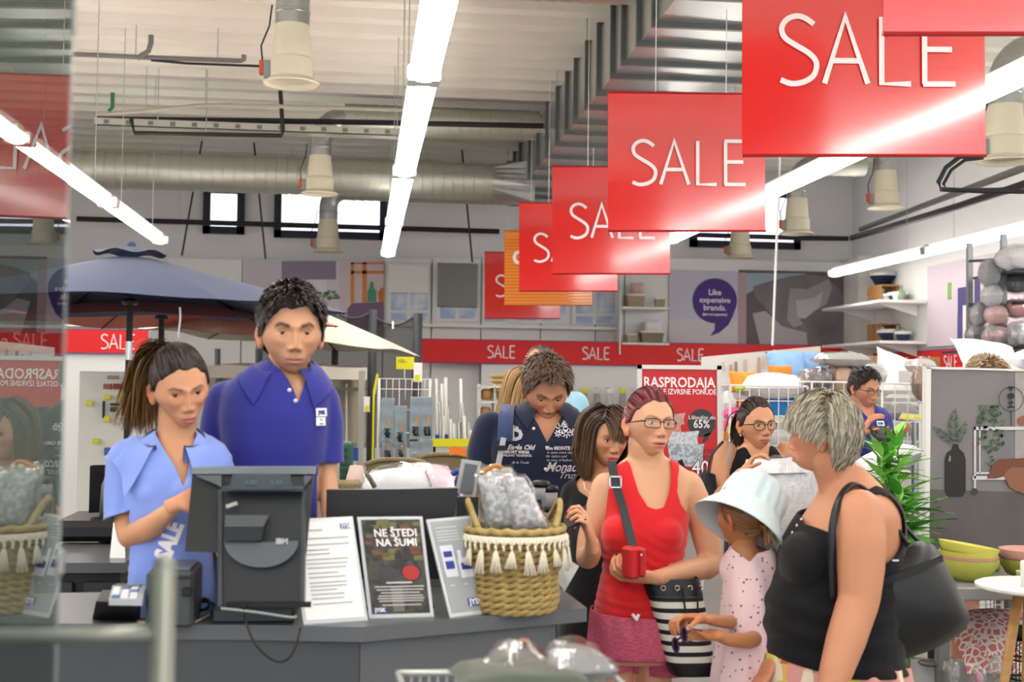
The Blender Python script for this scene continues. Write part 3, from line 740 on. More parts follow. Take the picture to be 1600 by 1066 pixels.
def collar(s, c, rx, ry, m, up=.035, drop=.045, gap=50, point=.03, name='collar', tilt=.35, inner=None, back=.0, sc=1., nrows=7):
    "turned-down shirt collar around the neck at c, open at the front by gap degrees each side"
    c = np.asarray(c, float); g = MB(); n = 33; rows = []
    for j, (rad, zz) in enumerate(((0, 0), (-.004, up*.6), (.002, up), (.010, up*.95), (.022, up*.35), (.036, -drop*.45), (.046, -drop))[:nrows]):
        row = []
        for i in range(n):
            a = -math.pi+2*math.pi*i/(n-1); a = a*(180-gap)/180; f = abs(i/(n-1)*2-1); w = f**5
            x = math.sin(a)*(rx+rad); y = math.cos(a)*(ry+rad); z = zz*(1+w*.5)-tilt*ry*(1-math.cos(a))-(w*point*.6 if j >= 4 else 0)+back*(math.cos(a) > 0)
            if j >= 4: x += math.copysign(w*point*.9, x)*(j-3)/3; y -= w*.012*(j-3)/3
            row.append(c+np.array([x, y, z])*sc)
        rows.append(row)
    v = np.array(rows).reshape(-1, 3); f = []
    if hasattr(s, 'gar'):
        for i in range(4*n, len(v)):
            q, nn = nearest(s.gar, v[i]); d = np.dot(v[i]-q, nn); lift = .006+.004*(i < 5*n)
            if np.linalg.norm(v[i]-q) < .09 and d < lift: v[i] = v[i]+nn*(lift-d)
    for j in range(len(rows)-1):
        for i in range(n-1): f.append((j*n+i, j*n+i+1, (j+1)*n+i+1, (j+1)*n+i))
    g.add(v, f); s.kids.append((name, np.concatenate(g.v), g.f, m, None))
def ribbon(pts, w, th, up, mb=None):
    "flat strap through pts, width w measured across the direction up x tangent"
    mb = mb or MB(); pts = [np.asarray(p, float) for p in pts]; q = []
    n = len(pts)
    for i in range(n-1):
        p0, p1, p2, p3 = pts[max(i-1, 0)], pts[i], pts[i+1], pts[min(i+2, n-1)]
        for k in range(5):
            t = k/5; q.append(.5*((2*p1)+(-p0+p2)*t+(2*p0-5*p1+4*p2-p3)*t*t+(-p0+3*p1-3*p2+p3)*t**3))
    q.append(pts[-1]); rg = []
    for i, p in enumerate(q):
        t = q[min(i+1, len(q)-1)]-q[max(i-1, 0)]; t /= np.linalg.norm(t); u = up[min(i//5, n-1)] if isinstance(up, list) else up
        nn = np.asarray(u, float); nn = nn-t*np.dot(nn, t); nn /= np.linalg.norm(nn)+1e-9; sd = np.cross(t, nn)
        rg.append([p-sd*w/2-nn*th/2, p+sd*w/2-nn*th/2, p+sd*w/2+nn*th/2, p-sd*w/2+nn*th/2])
    mb.loft(rg); return mb
def logo_on(s, root, px, py, w, h, off=.003, **k):
    c, n = snap(s, px, py, off); n = n/np.linalg.norm(n); x = np.cross((0, 0, -1.), n)*1.0; x /= np.linalg.norm(x); x = x*(1 if x[0] > 0 else -1); z = np.cross(n, x); z = z*(1 if z[2] > 0 else -1)
    return logo_patch(root, c, w, h, n=n, x=x, z=z, **k)
def logo_patch(root, c, w, h, n=(0, -1, 0), words=('JYSK',), name='name_badge', x=(1, 0, 0), z=(0, 0, 1), tsz=.6):
    "white badge with blue lettering"
    c = np.asarray(c, float); x = np.asarray(x, float); z = np.asarray(z, float); n = np.asarray(n, float)
    mb = MB(); mb.plate([c-x*w/2-z*h/2, c+x*w/2-z*h/2, c+x*w/2+z*h/2, c-x*w/2+z*h/2], n, .002); o = mb.build(name, PAPER, root)
    k = len(words)
    for i, wd in enumerate(words):
        text(None, wd, 'lettering', NAVYTXT, c+n*.0026+z*(h/2-h*(i+.5)/k-h/k*tsz*.36), x, z, h/k*tsz, o, 'CENTER', bold=.001)
    return o
# ------------------------------------------------------------------ the hall
XL, XR, YB, YF, ZC = -7.0, 7.1, 18.0, -3.2, 4.78
m = MB(); m.bb((XL, YF, -.1), (XR, YB+.2, 0)); struct('floor', m, mat('floor_tiles', '#8f8d88', .28, var=.15, vscale=3))
m = MB(); nrib = int((YB-YF)/.24); prof = []; y = YF
while y < YB: prof += [(y, ZC), (y+.22, ZC), (y+.26, ZC-.09), (y+.42, ZC-.09), (y+.46, ZC)]; y += .48
prof.append((YB+.1, ZC)); k = len(prof)
m.add([(XL, a, b) for a, b in prof]+[(XR, a, b) for a, b in prof]+[(XL, YB+.1, ZC+.1), (XL, YF, ZC+.1), (XR, YB+.1, ZC+.1), (XR, YF, ZC+.1)], [(i, i+1, i+1+k, i+k) for i in range(k-1)]+[(2*k, 2*k+1, 2*k+3, 2*k+2)])
struct('ceiling', m, mat('ceiling_sheet', '#dedbd0', .5, var=.06, vscale=2))
wallm = mat('wall_render', '#e2e2e4', .8, bump=.05)
m = MB(); m.bb((XL, YB, 0), (XR, YB+.2, ZC)); wb = struct('wall_back', m, wallm)
m = MB(); m.bb((XL-.2, YF, 0), (XL, YB+.2, ZC)); struct('wall_left', m, wallm)
m = MB(); m.bb((XR, YF, 0), (XR+.2, YB+.2, ZC)); wr = struct('wall_right', m, wallm)
# dividing pier of the back wall beside the right wall
m = MB(); a = P(1337, 400, 17.4); b = P(1366, 400, 17.4); m.bb((a[0], 17.3, 0), (b[0], YB, 3.45)); struct('wall_pier', m, mat('pier_white', '#e4e4df', .7))
# windows high in the back wall
WG_ = mat('daylight_pane', '#dfe4f4', .3, emit='#e6e9fb', estr=1.05)
FRM = mat('window_frame_dark', '#1b2130', .5)
def window(n, x0, x1, y0, y1, bars=()):
    Y = YB-.04; a = P(x0, y1, Y); b = P(x1, y0, Y); w = D.objects.new('window_%d' % n, None); COL.objects.link(w); w.location = (a[0], Y, a[2]); w['kind'] = 'structure'
    t = .10; f = MB(); X0, Z0, X1, Z1 = a[0], a[2], b[0], b[2]
    f.bb((X0, Y-.05, Z0), (X0+t, YB, Z1)); f.bb((X1-t, Y-.05, Z0), (X1, YB, Z1)); f.bb((X0, Y-.05, Z0), (X1, YB, Z0+t)); f.bb((X0, Y-.05, Z1-t), (X1, YB, Z1)); f.build('window_frame', FRM, w)
    f = MB(); f.bb((X0+t, Y-.01, Z0+t), (X1-t, Y+.01, Z1-t)); f.build('window_pane', WG_, w)
    for q in bars: f = MB(); zz = Z0+(Z1-Z0)*q; f.bb((X0+t, Y-.04, zz-.02), (X1-t, Y, zz+.02)); f.build('window_bar', FRM, w)
window(1, 317, 383, 293, 365, (.22,)); window(2, 428, 605, 297, 371, (.22,)); window(3, 1078, 1250, 300, 386, (.22,)); window(4, 1560, 1700, 300, 386, (.22,))
# ------------------------------------------------------------------ fluorescent light lines
LM = mat('lamp_diffuser', '#ffffff', .4, emit='#fff9f0', estr=LAMP_STRENGTH); HM = mat('lamp_housing', '#c9cbc9', .4)
def light_line(px, py, label, group, Y0, Y1, h=1.5, w=.15, seg=2.9):
    Yp = h*F/(600-py); X = P(px, py, Yp)[0]; z = CAMZ+h; y = Y1
    while y > Y0:
        t = thing('strip_light', ('farthest', 'second from the back', 'third from the back', 'fourth from the back', 'fifth from the back', 'sixth from the back', 'nearest')[int((Y1-y)/seg+.5)]+' light of the '+label, 'ceiling light', (X, y-seg/2, z), group)
        m = MB(); m.bb((X-.035, y-seg+.02, z+.05), (X+.035, y-.02, z+.10)); m.build('housing', HM, t)
        m = MB(); m.tube([(X, y-seg+.05, z+.02), (X, y-.05, z+.02)], w/2, 12, flat=.5, up=(0, 0, 1)); m.build('diffuser', LM, t, True)
        for e in (y-seg+.05, y-.05): m = MB(); m.box((X, e, z+.03), (w*1.15, .04, .085), bev=.01); m.build('end_cap', HM, t)
        for e in (y-seg*.8, y-seg*.2): m = MB(); m.cyl((X, e, z+.1), (X, e, ZC-.02), .004, 6); m.build('hanging_rod', STEEL, t)
        y -= seg
light_line(606, 400, 'white line above the till', 'fluorescent lights above the till', -.6, 15)
light_line(1200, 290, 'white line beside the sale banners', 'fluorescent lights right of the sale banners', -.6, 12.9)
light_line(250, 388, 'white line above the umbrellas', 'fluorescent lights above the umbrellas', -.6, 14.2)
light_line(1300, 415, 'white line along the right wall', 'fluorescent lights along the right wall', -.6, 16.2)
light_line(-88, 400, 'added white line, unseen beyond the left edge', 'added fluorescent lights beyond the left edge', -.6, 15)  # out-of-view lamp row added to brighten the left and back of the hall
# ------------------------------------------------------------------ ventilation
GALV = mat('galvanised', '#b6bab6', .32, .85, bump=.15, bscale=30, var=.2, vscale=9)
GALVG = mat('galvanised_mesh', '#b9bbb0', .42, .75, bump=.3, bscale=50)
CREAM = mat('cream_nozzle', '#d6cfb8', .5)
def ribbed(mb, p0, p1, r, step=.11, rib=.007):
    p0 = np.asarray(p0, float); p1 = np.asarray(p1, float); L_ = np.linalg.norm(p1-p0); n = int(L_/step); pts = []; rr = []
    for i in range(n):
        a = p0+(p1-p0)*i/n; d = (p1-p0)/n
        pts += [a, a+d*.12, a+d*.14, a+d*.26]; rr += [r, r, r+rib, r+rib] if False else [r+rib, r+rib, r, r]
    pts.append(p1); rr.append(r); mb.tube(pts, rr, 20)
def elbow(mb, p, d0, d1, R, r, n=7):
    d0 = np.asarray(d0, float); d1 = np.asarray(d1, float); pts = [np.asarray(p)+d0*R*math.sin(a)+d1*R*(1-math.cos(a)) for a in np.linspace(0, PI/2, n)]; mb.tube(pts, r, 18); return pts[-1]
def nozzle(label, px, py, Y, duct, r=.13, dirx=1, length=.62, rad=.16, hi=None):
    "air nozzle hanging from a duct elbow; (px,py) = middle of its lower rim"
    b = P(px, py, Y); t = thing('air_nozzle', label, 'air vent', b); x, z = b[0], b[2]; Rr = .30
    prof = [(.198, .0), (.200, .012), (.150, .035), (.152, .17), (.146, .18), (.138, .19), (.132, .30), (.129, .31), (.118, .42), (.116, .43)]
    m = MB(); m.lathe((x, Y, z), prof, 28, cap=False); m.lathe((x, Y, z), [(.116, .43), (.105, .40), (.105, .1), (.19, .004)], 28, cap=False); m.build('cone', CREAM, t, True, 35)
    m = MB(); m.lathe((x, Y, z), [(.120, .42), (.120, .50), (.124, .505), (.124, .52), (.118, .525), (.118, .60)], 24); m.build('collar', GALV, t, True, 35)
    m = MB(); m.box((x-.165*1, Y-.02, z+.10), (.05, .06, .12), bev=.006); m.build('motor_box', mat('grey_box', '#8c8f90', .5), t)
    m = MB(); m.box((x-.205, Y-.02, z+.11), (.03, .05, .10), bev=.004); m.build('red_connector', mat('connector_red', '#c9512a', .5), t)
    m = MB(); m.tube([(x-.20, Y-.02, z+.16), (x-.21, Y-.03, z+.26), (x-.155, Y-.04, z+.40), (x-.14, Y-.03, z+.55)], .006, 6); m.build('cable', BLACK, t)
    m = MB()
    if duct:
        e = elbow(m, (x, Y, z+.58), (0, 0, 1), (dirx, 0, 0), .26 if Y < 16 else .22, .118); m.build('elbow', GALV, t, True, 40)
        d = D.objects.new('duct_branch', None); m = MB(); end = np.array([duct, Y, e[2]]); D.objects.remove(d)
        ribbed(m, e, end, .118 if False else rad*.8); m.build('branch_duct', GALVG, t, True, 50)
    else:
        m.cyl((x, Y, z+.58), (x, Y, ZC-.02), .118, 18); m.build('drop_pipe', GALV, t, True, 40)
    return t
DX = 1.9                                    # left face of the rectangular duct
nozzle('large cream air nozzle hanging at the top of the picture, left of the till light', 455, 133, 9.0, DX, rad=.19)
nozzle('cream air nozzle on a bent duct in front of the big spiral duct', 499, 304, 14.0, DX, rad=.20)
nozzle('small cream air nozzle in front of the wide back window', 512, 394, 16.6, DX+.1, rad=.15)
nozzle('cream air nozzle at the right edge beside the nearest big sale banner', 1570, 254, 8.8, 6.4)
nozzle('cream air nozzle hanging on the right below the biggest banner', 1383, 326, 13.6, None)
nozzle('cream air nozzle on a bent duct left of the round black pipes', 1245, 366, 14.6, P(1350, 260, 14.6)[0])
nozzle('cream air nozzle against the right back window, half hidden by a banner', 1156, 404, 17.0, None)
t = thing('spiral_duct', 'big galvanised spiral duct running across the hall from the left', 'duct', (XL, 15, 4.0))
a = P(170, 266, 15.2); b = P(768, 270, 15.2); z = a[2]; m = MB(); ribbed(m, (XL+.02, 15.2, z), (b[0], 15.2, z), .215, .12, .008); m.build('duct_pipe', GALVG, t, True, 50)
m = MB(); q = P(832, 270, 15.2)[0]; R0 = [(b[0], 15.2+.215*math.cos(u), z+.215*math.sin(u)) for u in np.linspace(0, 2*PI, 24, endpoint=False)]
R1 = []
for u in np.linspace(0, 2*PI, 24, endpoint=False): c_, s_ = math.cos(u), math.sin(u); k = 1/max(abs(c_), abs(s_)); R1.append((q, 15.2+.24*c_*k, z+.25*s_*k))
m.loft([R0, R1]); m.build('transition', GALV, t)
# rectangular duct with bolted flanges running down the hall
t = thing('rectangular_duct', 'long rectangular sheet-metal duct with flanged sections above the sale banners', 'duct', (DX+.5, 10, 3.9))
ys = [5.2, 5.8, 6.4, 7.0, 7.6, 8.23, 8.71, 9.25, 9.66, 10.25, 10.8, 11.4, 11.9, 12.5, 13.2, 13.9, 14.6, 15.5, 16.1, 16.8]; z0, z1 = CAMZ+2.42, CAMZ+2.95
sm = mat('duct_sheet', '#b9bdbb', .28, .9, bump=.25, bscale=7, stretch=(1, 8, 1), bdist=.01)
for i in range(len(ys)-1):
    w = 1.02; m = MB(); m.bb((DX, ys[i]+.012, z0), (DX+w, ys[i+1]-.012, z1)); m.build('duct_section', sm, t)
for y in ys:
    m = MB(); w = 1.02
    for lo, hi in (((DX-.035, y-.02, z0-.035), (DX+w+.035, y+.02, z0)), ((DX-.035, y-.02, z1), (DX+w+.035, y+.02, z1+.035)), ((DX-.035, y-.02, z0), (DX, y+.02, z1)), ((DX+w, y-.02, z0), (DX+w+.035, y+.02, z1))): m.bb(lo, hi)
    m.build('flange', mat('flange_grey', '#5f6362', .4, .7), t)
for y in ys[1::3]:
    for x in (DX-.02, DX+1.04): m = MB(); m.cyl((x, y, z1), (x, y, ZC-.05), .006, 6); m.build('hanger', STEEL, t)
# pipes
PIPEG = mat('pipe_grey', '#6d6f6c', .5); PIPEB = mat('pipe_black', '#17181a', .5); PIPEC = mat('pipe_pale', '#a5a294', .5)
def pipe(label, pts, r, m_, hang=()):
    t = thing('ceiling_pipe', label, 'pipe', pts[0]); m = MB(); m.tube(pts, r, 10); m.build('pipe', m_, t, True, 40)
    for q in hang: m = MB(); m.cyl(q, (q[0], q[1], ZC-.05), .005, 6); m.build('hanger', STEEL, t)
pipe('grey drain pipe with an upturned end under the ceiling at the left', [P(100, 84, 11.5), P(232, 90, 11.5), P(376, 95, 11.5), P(381, 93, 11.5), P(381, 86, 11.5)], .022, PIPEG, (P(212, 88, 11.5), P(340, 93, 11.5)))
pipe('short bent grey pipe joining the drain pipe at the left', [P(214, 91, 11.45), P(232, 80, 11.45), P(236, 66, 11.45), P(236, 55, 11.45)], .024, PIPEG)
pipe('thin dark pipe just below the grey drain pipe', [P(236, 94, 11.5), P(290, 99, 11.5), P(420, 104, 11.5)], .012, PIPEB)
pipe('black pipe hanging above the big spiral duct', [P(205, 186, 13.2), P(210, 208, 13.2), P(330, 210, 13.2), P(440, 212, 13.2), P(442, 204, 13.2), P(438, 140, 13.2)], .022, PIPEB, (P(246, 208, 13.2), P(322, 208, 13.2)))
pipe('green pipe stub at the left under the ceiling', [P(176, 145, 12.8), P(176, 168, 12.8), P(170, 174, 12.8)], .02, mat('pipe_green', '#1e6b3c', .5))
pipe('pale pipe rising towards the ceiling at the left', [P(150, 178, 13), P(220, 174, 13), P(310, 165, 13), P(360, 164, 13), P(640, 172, 13)], .020, PIPEC, (P(228, 172, 13), P(321, 163, 13)))
pipe('long black pipe crossing in front of the back windows', [P(120, 342, 17.3), P(430, 351, 17.3), P(780, 362, 17.3)], .035, PIPEB, (P(282, 343, 17.3), P(455, 350, 17.3), P(666, 358, 17.3)))
pipe('black pipe crossing in front of the right back window', [P(1050, 366, 17.2), P(1250, 372, 17.2), P(1325, 373, 17.2)], .035, PIPEB, (P(1218, 372, 17.2),))
pipe('thick black pipe running along the right wall', [P(1330, 372, 17.0), P(1380, 358, 15.2), P(1500, 322, 12.0), P(1680, 262, 9.4)], .04, PIPEB)
pipe('grey pipe above the thick black pipe on the right', [P(1345, 358, 16.5), P(1400, 338, 15.0), P(1500, 300, 12.0), P(1680, 232, 9.2)], .035, PIPEG)
pipe('black cable loop hanging at the upper right', [P(1530, 243, 8.0), P(1500, 245, 8.0), P(1478, 262, 8.0), P(1466, 285, 8.0), P(1470, 296, 8.0), P(1540, 299, 8.0), P(1640, 300, 8.0)], .016, PIPEB)
pipe('second black cable loop beside the first at the upper right', [P(1536, 247, 8.2), P(1508, 250, 8.2), P(1486, 266, 8.2), P(1474, 288, 8.2), P(1480, 297, 8.2), P(1560, 296, 8.2), P(1640, 288, 8.2)], .012, PIPEB)
pipe('bundle of dark cables under the ceiling in the middle', [P(150, 186, 13.6), P(500, 190, 13.6), P(860, 197, 13.6)], .03, PIPEB)
t = thing('cable_tray', 'perforated metal cable tray above the black pipe at the left', 'cable tray', P(300, 196, 13.5)); m = MB(); a = P(150, 188, 13.5); b = P(640, 200, 13.5); m.bb((a[0], 13.4, a[2]-.07), (b[0], 13.6, a[2]-.06)); m.bb((a[0], 13.4, a[2]-.07), (b[0], 13.41, a[2]+.01)); m.build('tray', GALVG, t)
n = 0; x = a[0]+.1
while x < b[0]: m = MB(); m.bb((x, 13.385, a[2]-.05), (x+.05, 13.4, a[2]-.01)); m.build('slot', PIPEG, t); x += .22
for i, (x0, y0, x1, y1) in enumerate(((303, 292, 284, 400), (404, 295, 415, 405), (732, 345, 738, 410))):
    m = MB(); q0, q1 = P(x0, y0, 17.0), P(x1, y1, 17.0); q0 = q1+(q0-q1)*((ZC-.08-q1[2])/(q0[2]-q1[2])); m.tube([q0, q1], .012, 6); single('hanging_rod', ['reddish thin rod hanging left of the small square window', 'thin dark rod hanging between the two left windows', 'thin dark rod hanging near the back left of the banners'][i], 'rod', m, PIPEB)
# ------------------------------------------------------------------ sale banners
def banner_mat(name, c, spec=.5):
    m = mat(name, c, .3, spec=spec, coat=1.); N, L, b = nodes_of(m); b.inputs['Coat Roughness'].default_value = .13; b.inputs['Coat IOR'].default_value = 1.9
    tc = N.new('ShaderNodeTexCoord'); w = N.new('ShaderNodeTexWave'); w.bands_direction = 'Z'; w.inputs['Scale'].default_value = 9; w.inputs['Distortion'].default_value = 2.5; w.inputs['Detail'].default_value = 2
    L.new(tc.outputs['Object'], w.inputs[0]); bp = N.new('ShaderNodeBump'); bp.inputs['Strength'].default_value = .10; bp.inputs['Distance'].default_value = .002; L.new(w.outputs[0], bp.inputs['Height'])
    L.new(bp.outputs[0], b.inputs['Normal']); return m
BRED = banner_mat('banner_red', '#e0221f'); BOR = banner_mat('banner_orange', '#e8862a')
def banner(label, x0, y0, x1, y1, Y, m_=BRED, lettering=True):
    a = P(x0, y1, Y); b = P(x1, y1, Y); c = P(x0, y0, Y); ex = b-a; ez = c-a; t = thing('sale_banner', label, 'banner', (a+b)/2, 'hanging sale banners')
    nrm = np.cross(ex, ez); nrm /= np.linalg.norm(nrm)                # towards the camera
    m = MB(); g = lambda u, v: a+ex*u+ez*v+nrm*(.0020*math.sin(u*4+v*2+Y)+.0008*math.sin(v*9))
    m.grid(g, 16, 14); m.grid(lambda u, v: g(u, v)-nrm*.004, 16, 14); m.f = m.f[:13*15]+[q[::-1] for q in m.f[13*15:]]; m.build('cloth', m_, t, True)
    for v in (0, 1): m = MB(); m.cyl(a+ez*v-ex*.002, b+ez*v+ex*.002, .007, 8); m.build('hem_rod', mat('rod_'+m_.name, '#a81518' if m_ is BRED else '#b86a1a', .4), t)
    for u in (.3, .75):
        p = a+ex*u+ez; m = MB(); m.cyl(p, (p[0], p[1], ZC-.085 if not (DX < p[0] < DX+1.02) else z0-.04), .003, 6); m.build('cord', mat('cord_white', '#d8d8d4', .6), t)
    if lettering:
        W_ = np.linalg.norm(ex); H = np.linalg.norm(ez); strokes(SALE_LINES, H*.026, a+ex*.145+ez*.335, ex/W_*(W_*.725/2.04), ez/H*(H*.315), .009, LETTER, 'lettering', t)
    return t, a, ex, ez, nrm
banner('nearest red sale banner, cut off by the upper right corner', 1380, -450, 1960, 53, 3.3)
banner('biggest fully seen red SALE banner at the upper right', 1160, -92, 1540, 243, 5.0)
banner('second big red SALE banner left of the biggest one', 950, 144, 1196, 361, 7.75)
banner('middle-sized red SALE banner with only SALE tops hidden by the next one', 863, 260, 1047, 428, 10.3)
banner('smaller red banner showing only the letter S', 811, 317, 965, 455, 12.5)
t, a, ex, ez, nn = banner('orange striped banner among the red ones', 788, 361, 925, 477, 13.9, BOR, False)
for i in range(22): m = MB(); q = a+ez*(.03+.0435*i)+nn*.009; m.plate([q+ex*.01, q+ex*.99, q+ex*.99+ez*.012, q+ex*.01+ez*.012], nn, .001); m.build('stripe', mat('stripe_orange', '#f0a445', .5), t)
text(None, 'com', 'lettering', LETTER, a+ex*.08+ez*.55+nn*.011, ex, ez, .34, t, bold=.004)
banner('farthest small red SALE banner at the left end of the row', 757, 394, 875, 498, 16.1)
# ------------------------------------------------------------------ goods wall at the back
def board(name, label, cat, x0, y0, x1, y1, Y, m_, th=.024, group=None):
    a = P(x0, y1, Y); b = P(x1, y0, Y); t = thing(name, label, cat, ((a[0]+b[0])/2, Y, a[2]), group); m = MB(); m.bb((a[0], Y, a[2]), (b[0], Y+th, b[2])); m.build('board', m_, t); return t
def flat(t, name, pts, Y, m_, th=.004):
    "flat printed shape on a board at depth Y"
    m = MB(); m.plate([P(x, y, Y) for x, y in pts][::-1], (0, 1, 0), th); return m.build(name, m_, t)
def frect(t, name, x0, y0, x1, y1, Y, m_, th=.004): return flat(t, name, [(x0, y0), (x1, y0), (x1, y1), (x0, y1)], Y, m_, th)
def circ(cx, cy, rx, ry=None, n=24, a0=0, a1=2*PI): ry = ry or rx; return [(cx+rx*math.cos(a), cy+ry*math.sin(a)) for a in np.linspace(a0, a1, n, endpoint=False)]
PM = lambda h: mat('print_'+h.strip('#'), h, .6)
Yw = 17.85
t = thing('goods_wall', 'pale grey panelled goods wall below the back windows', 'goods wall', (0, 17.9, 0)); pw = mat('panel_pale', '#eceeee', .6)
x = 160
for x0, x1 in zip((150, 260, 380, 600, 675, 752, 845, 930, 975, 1045), (260, 380, 600, 675, 752, 845, 930, 975, 1045, 1340)):
    m = MB(); a = P(x0, 404, 17.95); b = P(x1, 404, 17.95); m.bb((a[0]+.008, 17.88, 0.02), (b[0]-.008, 17.97, a[2])); m.build('panel', pw, t)
# photo mural with curtain, plant and shelf
t = board('photo_mural', 'photo mural of a bright room with a mauve blind above the beige umbrella', 'poster', 380, 408, 600, 532, Yw, PM('#cfc8d4'))
frect(t, 'printed_wall', 520, 409, 600, 531, Yw-.004, PM('#d8c9cd')); frect(t, 'printed_window', 445, 436, 512, 530, Yw-.004, PM('#e3e2ee')); frect(t, 'printed_blind', 440, 408, 525, 437, Yw-.009, PM('#94849b'))
frect(t, 'printed_post', 510, 409, 530, 531, Yw-.007, PM('#ddd6e2'))
for x0, y0, x1, y1 in ((548, 410, 553, 473), (566, 410, 573, 473), (548, 423, 600, 428), (548, 410, 600, 413)): frect(t, 'printed_shelf', x0, y0, x1, y1, Yw-.010, PM('#de8c4c'))
flat(t, 'printed_bottle', [(574, 472), (574, 456), (577, 449), (579, 440), (583, 440), (584, 449), (588, 456), (588, 472)], Yw-.014, PM('#4f9a7c')); flat(t, 'printed_bottle', [(592, 472), (591, 458), (595, 450), (600, 450), (600, 472)], Yw-.014, PM('#c9763a'))
flat(t, 'printed_sofa', [(540, 531), (543, 482), (550, 474), (600, 472), (600, 531)], Yw-.012, PM('#7c6680')); rng = random.Random(4)
for i in range(26):
    a = rng.uniform(-PI, 0); r = rng.uniform(6, 22); x, y = 508+r*math.cos(a), 470+r*math.sin(a)*.9; flat(t, 'printed_leaf', [(x-4, y), (x, y-3), (x+5, y-1), (x, y+2)], Yw-.013-.0005*(i % 4), PM(['#6f9273', '#88a68a', '#5d8368'][i % 3]), .001)
# blinds over printed windows
SKY = mat('print_sky', '#a9c3ea', .6, color2='#e6ecf6', vscale=3)
def win_disp(label, x0, x1, yb, blind, bc, y0=412, y1=502):
    t = board('blind_display', label, 'window blind', x0, y0, x1, y1, Yw, PM('#e9ebea'))
    w = (x1-x0); mid = (x0+x1)/2
    for a, b in ((x0+w*.1, mid-w*.04), (mid+w*.04, x1-w*.06)):
        frect(t, 'printed_pane', a, yb, b, y1-17 if y1-yb > 30 else y1-4, Yw-.004, SKY)
        if y1-yb > 30: frect(t, 'printed_pane', a, y1-13, b, y1-1, Yw-.004, SKY)
    if blind: m = MB(); a = P(x0+2, yb, Yw-.05); b = P(x1-2, y0, Yw-.05); m.bb((a[0], Yw-.05, a[2]), (b[0], Yw-.044, b[2]-.02)); m.cyl((a[0], Yw-.047, a[2]), (b[0], Yw-.047, a[2]), .014, 8); m.cyl((a[0], Yw-.04, b[2]-.03), (b[0], Yw-.04, b[2]-.03), .03, 10); m.build('roller_blind', mat('blind_'+bc, '#'+bc, .8), t)
    return t
win_disp('white roller blind above a printed blue-sky window', 604, 673, 456, True, 'f0f1f0'); win_disp('grey roller blind above a printed blue-sky window', 681, 748, 478, True, '8f918e')
win_disp('printed sky window right of the grey blind, below the small red banner', 754, 790, 470, False, 'f0f1f0'); win_disp('printed sky window half hidden under the orange banner', 795, 890, 478, False, 'f0f1f0', 450, 505); win_disp('printed sky window left of the basket shelves', 893, 965, 458, False, 'f0f1f0', 450, 507)
m = MB(); a = P(600, 505, 17.8); b = P(968, 505, 17.8); m.bb((a[0], 17.72, a[2]-.04), (b[0], 17.86, a[2])); single('display_ledge', 'white ledge running under the printed windows', 'ledge', m, WHITE)
# shelf bay with baskets
t = thing('wall_shelf', 'white wall shelves with small baskets right of the printed windows', 'shelf', P(1008, 534, 17.8)); 
for y in (479, 535): m = MB(); a = P(972, y, 17.5); b = P(1046, y, 17.5); m.bb((a[0], 17.5, a[2]-.03), (b[0], 17.88, a[2])); m.build('shelf_board', WHITE, t)
m = MB(); a = P(971, 425, 17.5); m.bb((a[0]-.02, 17.5, P(0, 535, 17.5)[2]-.03), (a[0], 17.88, a[2])); m.build('side_panel', WHITE, t)
WICK = mat('wicker_pale', '#b7a98c', .8, bump=.8, bscale=60, var=.3, vscale=40)
def small_basket(label, x0, x1, y0, y1, Y, m_=WICK, lining='#e8e2d6'):
    a = P(x0, y1, Y); b = P(x1, y0, Y); w = (b[0]-a[0])/2; h = b[2]-a[2]; c = ((a[0]+b[0])/2, Y+w*.6, a[2]); t = thing('storage_basket', label, 'basket', c)
    m = MB(); R = lambda k, z: [(c[0]+sx*w*k, c[1]+sy*w*.6*k, c[2]+z) for sx, sy in ((-1, -1), (-.2, -1.02), (.2, -1.02), (1, -1), (1.02, 0), (1, 1), (-1, 1), (-1.02, 0))]
    m.loft([R(.86, 0), R(1., h)], cap=False); m.loft([R(1., h), R(.93, h), R(.8, .01)], cap=True); m.build('basket_body', m_, t); m = MB(); m.loft([R(1.03, h*.86), R(1.05, h*.9), R(1.05, h*1.02), R(.96, h*1.03)], cap=False); m.build('rim', mat('lining_'+lining, lining, .8), t)
small_basket('wide pale basket on the upper white wall shelf', 980, 1008, 460, 479, 17.55); small_basket('small pale basket at the right end of the upper white wall shelf', 1024, 1040, 466, 479, 17.55)
small_basket('dark-lined basket with a white pillow on the lower white wall shelf', 1002, 1038, 518, 535, 17.55, mat('wicker_brown', '#8a7f6a', .8, bump=.8, bscale=60)); small_basket('small pale basket at the left of the lower white wall shelf', 979, 996, 522, 535, 17.55)
def pillow(label, cat, c, sx, sy, sz, m_, rz=0, rx=0, ry=0, group=None, name='cushion', e=.45):
    "soft cushion: pinched corners, round belly; c = centre"
    g = MB(); n = 13; V = []
    for s_ in (1, -1):
        for j in range(n):
            for i in range(n):
                u, v = -1+2*i/(n-1), -1+2*j/(n-1); k = ((1-u*u)*(1-v*v))**e; ed = 1-.07*(u*u)*(1-abs(v))-.0; ed2 = 1-.07*(v*v)*(1-abs(u))
                V.append((u*sx*(1-.10*(1-v*v)*abs(u)), v*sy*(1-.10*(1-u*u)*abs(v)), s_*sz*k*(1+.06*math.sin(u*7+v*5))))
    f = []
    for s_ in (0, 1):
        o = s_*n*n
        for j in range(n-1):
            for i in range(n-1): q = (o+j*n+i, o+j*n+i+1, o+(j+1)*n+i+1, o+(j+1)*n+i); f.append(q if s_ == 0 else q[::-1])
    R = np.array(Matrix.Rotation(rz, 3, 'Z') @ Matrix.Rotation(ry, 3, 'Y') @ Matrix.Rotation(rx, 3, 'X'))
    g.add(np.array(V)@R.T+np.asarray(c), f); return single(name, label, cat, g, m_, group=group, smooth=True)
